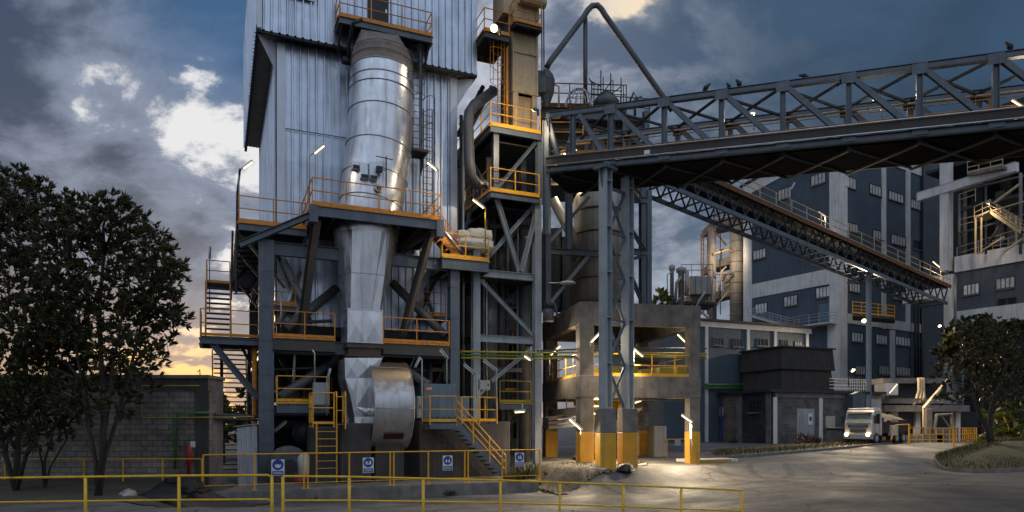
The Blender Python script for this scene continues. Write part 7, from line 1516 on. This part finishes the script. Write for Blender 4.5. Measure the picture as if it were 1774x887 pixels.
tree('broadleaf_tree', 'big dark broadleaf tree with several thin trunks, standing nearest the metal tower', b0, [(jig([b0, A(176, 790), A(180, 720), A(178, 640), A(172, 540), A(185, 440)]), 0.12), (jig([b0, A(182, 790), A(205, 720, .3), A(225, 640, .4), A(250, 550, .5), A(270, 490)]), 0.08), (jig([b0, A(168, 800), A(152, 735, -.3), A(140, 660, -.4), A(128, 560), A(118, 450)]), 0.075), (jig([b0, A(178, 770, -.2), A(192, 700, -.5), A(200, 620, -.7), A(215, 520, -.8)]), 0.07)], clA, 11, leaf=0.25, per=9, dens=50)
d = 22.6; b1 = G(28, d=d)
clB = [PC(x, y, r, d, 1.6) for x, y, r in ((10, 335, 45), (50, 345, 42), (85, 375, 40), (-40, 360, 60), (25, 400, 60), (70, 440, 55), (-50, 450, 70), (15, 490, 65), (75, 520, 55), (-40, 560, 70), (20, 590, 65), (80, 600, 50), (-50, 660, 65), (10, 680, 60), (62, 690, 48), (20, 310, 26), (-5, 305, 22), (65, 325, 22), (100, 350, 18), (105, 560, 45), (110, 680, 40), (40, 740, 30), (95, 735, 26), (0, 730, 45), (70, 755, 28), (15, 775, 24), (130, 720, 28))]
tree('broadleaf_tree', 'dark broadleaf tree at the picture edge with stems against the block shed', b1, [(jig([b1, A(34, 780), A(42, 700), A(48, 600), A(40, 480), A(30, 390)]), 0.11), (jig([b1, A(12, 790), A(-10, 700), A(-30, 600), A(-40, 470)]), 0.09), (jig([b1, A(48, 790, -.3), A(75, 720, -.3), A(85, 630), A(80, 500)]), 0.08)], clB, 12, leaf=0.25, per=9, dens=54)
d = 23.2; b2 = G(78, d=d); tree('young_tree', 'thin bare-stemmed sapling between the two big broadleaf trees', b2, [(jig([b2, A(80, 800), A(95, 740), A(105, 680)]), 0.05), (jig([b2, A(70, 800), A(58, 750), A(50, 690)]), 0.045), (jig([b2, A(84, 810), A(118, 760), A(128, 700)]), 0.04)], [PC(x, y, r, d, .5) for x, y, r in ((100, 690, 26), (55, 700, 24), (130, 705, 22), (118, 748, 14))], 13, dens=20)
# island tree
d = 47.0; b3 = P(1718, 776, d); b3.z = gz(b3.x, b3.y) + 0.3
rnd = random.Random(9); A = lambda x, y, dd=0: P(x, y, d + dd)
clC = [PC(x, y, r, d, 2.2) for x, y, r in ((1700, 585, 30), (1740, 575, 28), (1775, 580, 32), (1660, 605, 28), (1640, 640, 24), (1690, 630, 36), (1735, 620, 36), (1780, 630, 40), (1652, 672, 26), (1690, 680, 28), (1740, 670, 34), (1785, 690, 40), (1720, 560, 16), (1632, 660, 14), (1675, 575, 16), (1820, 640, 45), (1815, 590, 35), (1775, 712, 20), (1630, 690, 12), (1810, 720, 30))]
tree('island_tree', 'dark spreading tree with a forked leaning trunk on the turf island', b3, [(jig([b3, A(1712, 745), A(1700, 722), A(1692, 700), A(1680, 670)]), 0.22), (jig([b3, A(1714, 745, .2), A(1716, 715, .3), A(1724, 690, .3), A(1738, 660), A(1745, 620)]), 0.20), (jig([A(1716, 715, .3), A(1735, 695, .5), A(1760, 678, .8), A(1790, 665, 1)]), 0.13), (jig([b3, A(1706, 755, -.3), A(1696, 738, -.4)]), 0.07)], clC, 14, leaf=0.30, lw=0.2, per=9, dens=15, spread=1.4, lm='leaf2')
# far trees and bushes
def far_tree(name, label, px, py0, py1, w, d, seed, n=12, group='far trees', lm='leaf3'):
    rr_ = random.Random(seed); base = G(px, d=d); c0 = P(px, (py0 + py1) / 2, d); cl = []
    for k in range(n):
        f = rr_.uniform(-1, 1); cl.append((P(px + f * w * 0.5 * rr_.uniform(0.2, 1), lerp(py1, py0, rr_.uniform(0.15, 0.95) * (1 - 0.45 * abs(f))), d + rr_.uniform(-1.5, 1.5)), w * 0.2 * d / FPX))
    tree(name, label, base, [([base, lerp(base, c0, 0.5), c0], 0.02 * d / 5)], cl, seed, leaf=0.011 * d, lw=0.3, per=6, dens=9 * (25 / d) ** 1.1 + 3, lm=lm, group=group)
far_tree('bushy_tree', 'sunlit green bush behind the stair tower, next to the shed end', 386, 668, 775, 60, 40, 31); far_tree('bushy_tree', 'green tree behind the dark stairs, nearest the thick column', 424, 655, 770, 70, 44, 32); far_tree('bushy_tree', 'far small tree seen over the shed end at the sunset horizon', 372, 690, 740, 60, 60, 33); far_tree('bushy_tree', 'dark tree top behind the concrete frame, in front of the far hopper', 1146, 488, 640, 60, 66, 34, 14)
far_tree('bushy_tree', 'pale-lit bush behind the island tree trunk', 1745, 690, 765, 90, 57, 35); far_tree('bushy_tree', 'dark low bush beside the road under the concrete building', 1700, 560, 640, 150, 66, 36, 16, lm='leaf2')
# weeds
def weed(px, v, h, label, seed, n=40, m='weed'):
    rr_ = random.Random(seed); p = G(px, v=v); u_, v_ = UV(p)
    if U0 < u_ < U1 and v_ > 27.3: p.z = ZP
    mb = MB()
    for k in range(n):
        an = rr_.uniform(0, 6.28); r = rr_.uniform(0, h * 0.7); q = p + Vector((math.cos(an) * r, math.sin(an) * r, 0)); leafs(mb, q, Vector((math.cos(an) * 0.4, math.sin(an) * 0.4, 1)), h * rr_.uniform(0.4, 1), 0.05, 0.5, 4, rr_)
    solo(mb, 'weed_clump', m, label, 'weeds', 'weed clumps')
weed(908, 28.3, 0.75, 'biggest clump of green weeds behind the last safety sign', 1, 90); weed(886, 28.0, 0.45, 'low weeds behind the last safety sign, stair side', 2, 50); weed(926, 28.6, 0.55, 'straggly dry weeds by the fence end post', 3, 60); weed(950, 28.4, 0.3, 'flat weed patch on the rubble beyond the fence end', 4, 40); weed(1112, 28.4, 0.35, 'green tuft beside the second trestle pier', 5, 40); weed(1074, 27.2, 0.3, 'dark tuft next to the rubber lump', 6, 30); weed(1412, BV - 0.8, 0.8, 'green shrub against the block building beside the gate', 7, 60); weed(1270, BV + 2, 0.5, 'weeds along the dark blockwork bay', 8, 40)
weed(545, 27.22, 0.25, 'little weed growing at the plinth foot under the ladder', 12, 14); weed(781, 27.2, 0.4, 'dark weed growing from the crack in the plinth face', 9, 24, 'leaf')
# ================================================================== FRONT FENCES
def front_fence(label, pts, posts, ends):
    o = thing('pipe_fence', label, 'fence', Vector((pts[len(pts) // 2].x, pts[len(pts) // 2].y, gz(pts[0].x, pts[0].y))), 'yellow pipe fences in front'); mb = MB()
    for dz in (0, -0.50): mb.tube([p + ZA * dz for p in pts], 0.024 if dz == 0 else 0.020, 10)
    ob = mb.build('rail', 'fyellow', o, True)
    for i, p in enumerate(posts):
        g_ = gz(p.x, p.y) - 0.15; mb = MB(); mb.tube([Vector((p.x, p.y, g_)), Vector((p.x, p.y, p.z - (0.02 if i not in ends else -0.0)))], 0.031, 10); mb.build('fence_post', 'fyellow', o, True)
dA = lambda x: 14.3
pa = [P(x, y, 14.3) for x, y in ((-420, 829), (-200, 828), (0, 828), (148, 826), (310, 824), (464, 823))]; pa += [P(470, 824, 14.3) - ZA * 0.03]
front_fence('yellow two-rail pipe fence in front of the trees, ending at the gap', pa, [P(x, y, 14.3) for x, y in ((-330, 828), (-172, 828), (-12, 828), (148, 826), (310, 824), (471, 825))], (5,))
dB = lambda x: 14.3 + (x - 490) / 795 * 2.4
pb_ = [P(490, 826, dB(490)) - ZA * 0.0] + [P(x, y, dB(x)) for x, y in ((497, 825), (605, 826), (733, 829), (867, 832), (970, 836), (1080, 840), (1180, 845), (1279, 849), (1285, 850))]
front_fence('yellow two-rail pipe fence sloping down across the yard from the gap', pb_, [P(x, y, dB(x)) for x, y in ((490, 826), (605, 826), (733, 829), (867, 832), (970, 836), (1080, 840), (1180, 845), (1285, 850))], (0, 7))
# ================================================================== LAMPS
def L(*a, **k): return tube_lamp(*a, **k)
L(429, 286, 29.5, 'lit batten lamp on the pole rising past the tower edge against the sky', 37, 0.55, (414, 390), power=8)
L(553, 259, 29.8, 'lit batten lamp on the thin pole above the duct platform, before the ribbed wall', 40, 0.6, (536, 352), power=9)
L(749, 288, 30.5, 'lit batten lamp by the caged ladder on the ribbed wall', -40, 0.6, (759, 375), power=9)
L(829, 353, 31.0, 'bright lit batten lamp above the white sacks', -38, 0.68, (841, 436), power=90, pm='ypipe')
L(484, 741, 29.6, 'unlit grey batten lamp fixed to the thick steel column', 40, 0.8, (468, 760), lit=False)
L(570, 648, 28.9, 'unlit small lamp head on the thin pole above the grey cabinet', 75, 0.5, (566, 720), lit=False)
L(724, 628, 29.6, 'unlit lamp on the thin pole between the fan and the motor housing', 65, 0.5, (731, 730), lit=False)
L(768, 613, 30.4, 'unlit lamp on a short arm above the motor housing', -50, 0.5, (774, 665), lit=False)
L(848, 633, 30.3, 'unlit ribbed batten lamp on a tall pole over the yellow stairs', -38, 0.75, (860, 727), lit=False)
L(813, 640, 30.6, 'unlit grey lamp pair by the pale left column of the braced tower', -40, 0.7, (826, 690), lit=False)
L(900, 713, 31.2, 'small lit batten lamp under the braced tower, near the ground', 4, 0.5, (905, 700), power=15)
L(914, 620, 32, 'faint lit batten lamp by the right column of the braced tower', -35, 0.4, (920, 600))
L(962, 607, 36.5, 'lit batten lamp at the back of the concrete frame upper storey', 45, 0.75, (952, 650), power=160)
L(1033, 583, 33.4, 'lit batten lamp beside the front corner column of the concrete frame', 46, 0.8, (1022, 600), power=160)
L(1106, 611, 34.5, 'lit batten lamp on the concrete frame just right of the trestle', -40, 0.65, (1098, 640), power=180)
L(1182, 587, 37, 'dim batten lamp at the far side of the concrete frame upper storey', -45, 0.75, (1198, 600), power=15)
L(997, 735, 32.2, 'lit batten lamp by the bundle of grey beams', -42, 0.8, (1006, 760), power=120)
L(1190, 725, 33.9, 'lit batten lamp on the bracket at the yellow corner column', -35, 0.65, (1199, 735), power=190)
L(1197, 748, 33.9, 'upright lit tube on the yellow corner column', 90, 0.75, (1199, 785), power=60)
for i, (x, y, lb) in enumerate(((1031, 691, 'topmost'), (1034, 703, 'middle'), (1030, 716, 'lowest'))):
    L(x, y, 37 - i, f'{lb} of three short lit lamps seen between the concrete corner column and the trestle', 2, 0.8, (x + 12, y - 8), power=220)
L(1106, 695, 38, 'lit lamp low behind the trestle on the right side of its legs', 20, 0.5, (1110, 680), power=60)
L(1424, 371, 56, 'lit lamp head on a pole standing on the sloping conveyor', -30, 0.7, (1430, 398), power=420); L(1622, 458, 66, 'lit lamp near the foot of the sloping conveyor by the concrete column', -40, 0.9, (1630, 490), power=350)
L(1547, 673, 60.5, 'large lit lamp on the pale sign box of the loading bay', 50, 1.1, (1538, 690), power=250); L(363, 437, 33, 'dark lamp head on the pole of the outside stair tower', 88, 0.6, (363, 540), lit=False); L(1374, 322, 54, 'unlit lamp on a thin pole of the sloping conveyor upper part', 60, 0.6, (1369, 362), lit=False)
L(974, 296, 39.2, 'small added fill lamp deep behind the start of the gantry', -30, 0.5, (982, 320), power=120); L(1056, 262, 40.2, 'small added fill lamp behind the second gantry bay', 30, 0.5, (1050, 290), power=120)  # added lamps that brighten the dark bays behind the gantry
L(1765, 181, 27.5, 'lit batten lamp inside the gantry at the picture edge', -32, 0.7, (1772, 215), power=40); L(1300, 196, 33.4, 'small lit batten lamp inside the gantry below the close trio of birds', 5, 0.5, (1306, 225), power=45); L(1520, 172, 30.6, 'small lit batten lamp inside the middle of the gantry', 6, 0.5, (1527, 205), power=45)
def flood(px, py, d, foot, lb, power, r=0.16, aim=Vector((-0.15, -0.6, -0.75)), size=R(150)):
    c = P(px, py, d); o = thing('floodlight', lb, 'floodlight', P(foot[0], foot[1], d), 'floodlights'); MB().tube([P(foot[0], foot[1], d), Vector((P(foot[0], 0, d).x, d, c.z)), c + Vector((0, 0.1, 0))], 0.05, 8).build('bracket', 'dark', o)
    a = aim.normalized(); MB().tube([c - a * 0.18, c - a * 0.02], [r * 0.7, r * 1.15], 14).build('lamp_housing', 'cab', o, True); MB().tube([c - a * 0.02, c + a * 0.01], r, 14).build('lamp_glass', 'flood', o)
    l = bpy.data.lights.new('lamp_light', 'SPOT'); l.energy = power; l.spot_size = size; l.spot_blend = 0.6; l.color = (1.0, 0.80, 0.54); l.shadow_soft_size = r
    lo = bpy.data.objects.new('lamp_light', l); col.objects.link(lo); lo.parent = o; lo.location = c + a * 0.06 - LOC[o.name]; lo.rotation_euler = (-a).to_track_quat('Z', 'Y').to_euler()
flood(1497, 556, 66, (1504, 600), 'blazing floodlight below the yellow balcony on the blue building', 8500, 0.2, Vector((-0.3, -0.75, -0.6))); flood(856, 49, 31.9, (866, 62), 'lit floodlight under the head platform of the cream elevator', 350, 0.16, Vector((-0.1, -0.7, -0.6)))
flood(1628, 565, 67, (1636, 580), 'small warm floodlight on the concrete column beneath the conveyor foot', 500, 0.13); flood(1252, 432, 87.5, (1250, 450), 'warm floodlight lighting the far kiln tower columns', 900, 0.12, Vector((0.2, 0.9, -0.1)))
flood(1478, 642, 55, (1470, 668), 'lit lamp head above the white barred roof railing', 900, 0.16, Vector((0.3, -0.5, -0.7)))
flood(985, 250, 39.5, (983, 262), 'warm work light among the machines behind the first gantry bay', 1500, 0.1, Vector((0.2, 0.4, -0.7))); flood(925, 190, 31.5, (932, 200), 'small warm work light at the foot of the cream elevator', 420, 0.10, Vector((-0.3, 0.6, -0.2)))
flood(1712, 352, 63.5, (1714, 366), 'yellow work light over the lit stairs of the concrete building', 420, 0.12, Vector((0.1, 0.5, -0.7)))
# ================================================================== SECONDARY PIPEWORK, TRAYS AND RAILS (parts of the frames that carry them)
rc = random.Random(77)
def part_tube(parent, pts, r, m, nm='pipe', n=8): mb = MB(); mb.tube(pts, r, n); return mb.build(nm, m, parent, True)
# braced grey tower: risers, trays, bracing deeper inside
for px, v, y0, y1, r, m in ((838, 32.6, 790, 440, 0.07, 'pipe'), (843, 32.7, 790, 380, 0.05, 'galv'), (856, 33.6, 790, 345, 0.12, 'brownst'), (878, 34.0, 790, 345, 0.09, 'pipe'), (897, 33.4, 790, 345, 0.06, 'steell'), (917, 33.0, 790, 480, 0.08, 'pipe'), (922, 33.1, 700, 345, 0.045, 'green'), (803, 33.2, 700, 240, 0.06, 'galv'), (799, 34.2, 700, 200, 0.09, 'brownst')):
    part_tube(et, [S(px, y0, v), S(px, y1, v)], r, m)
for y, v, x0, x1 in ((520, 33.6, 830, 930), (640, 33.0, 830, 930), (430, 34.5, 800, 930), (560, 35.2, 826, 930), (392, 33.5, 850, 932)):
    mb = MB(); mb.ibeam(S(x0, y, v), S(x1, y + 2, v), 0.14, 0.22); mb.build('beam', rc.choice(('brownst', 'steel')), et)
for x0, y0, x1, y1, v, m in ((832, 520, 880, 430, 34.2, 'brownst'), (926, 520, 884, 430, 34.2, 'steel'), (832, 640, 926, 560, 34.8, 'brownst'), (926, 790, 880, 700, 34.2, 'steel'), (836, 790, 876, 700, 33.6, 'brownst'), (855, 330, 930, 250, 35.5, 'dark'), (800, 420, 826, 330, 34.0, 'steel')):
    mb = MB(); mb.ibeam(S(x0, y0, v), S(x1, y1, v), 0.13, 0.13); mb.build('brace', m, et)
for y, x0, x1, v, m in ((515, 872, 918, 34.3, 'orange'), (640, 870, 925, 33.6, 'orange'), (568, 888, 926, 34.5, 'orange'), (425, 800, 845, 33.8, 'orange')):
    railing(et, [S(x0, y + 36, v), S(x1, y + 37, v)], m, 1.05, 1.2, 0.022, (0.55,), 0.1, False)
for px, py, w_, h_, m in ((880, 560, 0.45, 0.9, 'pipe'), (905, 650, 0.4, 1.2, 'steel'), (862, 735, 0.6, 1.5, 'pipe'), (908, 742, 0.5, 1.1, 'brownst')):
    c = S(px, py, 34.4); mb = MB(); mb.obox(c, ud() * w_, vd() * 0.4, ZA * h_ / 2); mb.build('equipment_box', m, et, bevel=0.03)
# under the clad tower: pipe runs, hangers, extra struts and small rails in the dark
for pts, r, m in (([S(474, 560, 32.2), S(575, 556, 32.2)], 0.08, 'pipe'), ([S(474, 640, 32.0), S(575, 636, 32.0)], 0.06, 'pipe'), ([S(668, 640, 33.0), S(782, 642, 33.0)], 0.08, 'pipe'), ([S(510, 690, 31.6), S(510, 605, 31.6), S(560, 602, 31.8)], 0.07, 'galv'), ([S(700, 660, 32.2), S(720, 615, 32.2), S(782, 618, 32.2)], 0.06, 'galv'),
    ([S(745, 690, 33.0), S(745, 610, 33.0)], 0.12, 'pipe'), ([S(770, 660, 32.0), S(770, 605, 32.0)], 0.05, 'green'), ([S(487, 575, 31.4), S(487, 505, 31.4)], 0.035, 'galv'), ([S(545, 690, 29.9), S(545, 612, 29.9), S(541, 606, 29.9)], 0.03, 'galv'), ([S(486, 560, 32.6), S(520, 470, 32.8)], 0.10, 'galv'), ([S(755, 560, 32.4), S(725, 470, 32.8)], 0.09, 'brownst')):
    part_tube(fr, pts, r, m)
for x0, y0, x1, y1, v in ((475, 600, 520, 690, 33.2), (575, 600, 530, 690, 33.2), (690, 600, 740, 690, 34.0), (782, 600, 745, 690, 33.6), (480, 440, 540, 560, 33.3), (770, 450, 720, 560, 33.3)):
    mb = MB(); mb.ibeam(S(x0, y0, v), S(x1, y1, v), 0.14, 0.14); mb.build('brace', 'brownst', fr)
for y, x0, x1, v in ((690, 478, 575, 34.5), (640, 672, 782, 35.0), (560, 480, 575, 35.0), (560, 668, 775, 35.0)):
    railing(fr, [S(x0, y, v), S(x1, y + 1, v)], 'orange', 1.05, 1.3, 0.022, (0.55,), 0.1, False)
# machinery and pipes in the first gantry bays and on the roof platform
for pts, r, m in (([P(945, 300, 39), P(945, 210, 39)], 0.12, 'pipe'), ([P(990, 330, 39), P(990, 250, 39), P(1030, 246, 39)], 0.10, 'cream'), ([P(1060, 330, 39.5), P(1062, 205, 39.5)], 0.14, 'silo'), ([P(955, 262, 39.2), P(1110, 268, 39.2)], 0.07, 'ypipe'), ([P(950, 224, 39.2), P(1080, 228, 39.2)], 0.08, 'pipe'), ([P(968, 186, 38.8), P(968, 150, 38.8), P(960, 146, 38.6)], 0.06, 'galv'), ([P(1100, 200, 39.4), P(1100, 172, 39.4), P(1112, 168, 39.4)], 0.08, 'pipe'), ([P(1085, 190, 39), P(1098, 160, 39), P(1106, 175, 39)], 0.05, 'dark')):
    part_tube(rf, pts, r, m)
for x0, y0, x1, y1 in ((948, 330, 1012, 200), (1014, 330, 1078, 210), (1080, 330, 1014, 210), (1118, 320, 1082, 215)):
    mb = MB(); mb.ibeam(P(x0, y0, 40.2), P(x1, y1, 40.2), 0.14, 0.14); mb.build('brace', 'steel', rf)
for k, (px, py) in enumerate(((1025, 246), (1050, 310), (1000, 270), (1075, 300))):
    c = P(px, py, 40.0); mb = MB(); mb.lathe(c, [(0.35, 0), (0.45, 0.15), (0.45, 0.7), (0.25, 0.95)], 12); mb.build('drum', ('cream', 'pipe', 'brownst', 'silo')[k], rf, True)
# cable trays, lights and drop pipes on the concrete building at the far side
for pts, r, m in (([P(1662, 440, 68), P(1662, 340, 68)], 0.12, 'pipe'), ([P(1672, 445, 70), P(1672, 330, 70)], 0.18, 'conc'), ([P(1708, 440, 67), P(1708, 300, 67)], 0.10, 'pipe'), ([P(1660, 405, 68), P(1774, 372, 64)], 0.10, 'pipe'), ([P(1666, 330, 68), P(1774, 305, 64)], 0.12, 'brownst'), ([P(1655, 640, 66), P(1655, 480, 66)], 0.12, 'pipe'), ([P(1768, 440, 63), P(1768, 300, 63)], 0.14, 'conc'), ([P(1692, 440, 66), P(1740, 410, 64.5)], 0.08, 'cream'), ([P(1750, 360, 64), P(1700, 440, 66)], 0.08, 'brownst')):
    part_tube(rb_, pts, r, m)
for x0, x1, y in ((1660, 1700, 400), (1720, 1774, 436), (1662, 1690, 356)): a, b = P(x0, y, 68.5), P(x1, y - 9, 66.5); railing(rb_, [a, b], 'cream', 1.1, 1.5, 0.04, (0.55,), 0, False)
# concrete building under the trestle: pipes and bracket steel
cf_ = cf
for pts, r, m in (([W(c0u + 1.2, VCf + 0.2, zm0 - 0.1, TC), W(c1u - 0.8, VCf + 0.2, zm0 - 0.1, TC)], 0.06, 'pipe'), ([W(c0u + 0.9, VCf + 2.0, 1.0, TC), W(c0u + 0.9, VCf + 2.0, zr0, TC)], 0.10, 'galv'), ([W(c0u + 3.2, VCf + 3.0, 1.0, TC), W(c0u + 3.2, VCf + 3.0, zm0, TC)], 0.08, 'pyellow'), ([W(c0u + 4.4, VCf + 4.0, zm1, TC), W(c0u + 4.4, VCf + 4.0, zr0, TC)], 0.16, 'pipe'), ([W(c0u + 2.2, VCf + 5.0, zm1, TC), W(c0u + 2.2, VCf + 5.0, zr0, TC)], 0.2, 'ypipe')):
    part_tube(cf_, pts, r, m)
railing(cf_, [W(c0u + 0.9, VCf + 5.4, zlb, TC), W(c1u - 0.9, VCf + 5.4, zlb, TC)], 'yellow', 1.0, 1.2, 0.03, (0.5,), 0.1, False)
# short grass blades on the island and the verge
rg_ = random.Random(5); mb = MB()
def blade(p, h):
    o = Vector((rg_.uniform(-1, 1), rg_.uniform(-1, 1), 0)); s_ = Vector((-o.y, o.x, 0)).normalized() * 0.02; mb.add([p - s_, p + s_, p + o * h * 0.5 + ZA * h], [(0, 1, 2)])
for _ in range(5200):
    a, b = rg_.random(), rg_.random(); i = rg_.randrange(len(top)); t_ = math.sqrt(a); q = lerp(c_isl, lerp(top[i], top[(i + 1) % len(top)], b), t_); f = min(1, (1 - t_) * 2); q.z = lerp(top[i].z, top[i].z + 0.36, f); blade(q, rg_.uniform(0.08, 0.28))
for _ in range(3800):
    px = rg_.uniform(1240, 1700); de = 1.72 * FPX / (lerp(789, 766, max(0, min(1, (px - 1215) / 430))) - HY); p = G(px, d=de + rg_.uniform(0.5, 6)); p.z += 0.04; blade(p, rg_.uniform(0.08, 0.3))
for _ in range(900):
    px = rg_.uniform(938, 1040); p = G(px, v=rg_.uniform(26.3, 29.5)); blade(p + ZA * 0.05, rg_.uniform(0.05, 0.22))
tag(mb.build('grass', 'weed'), kind='stuff')
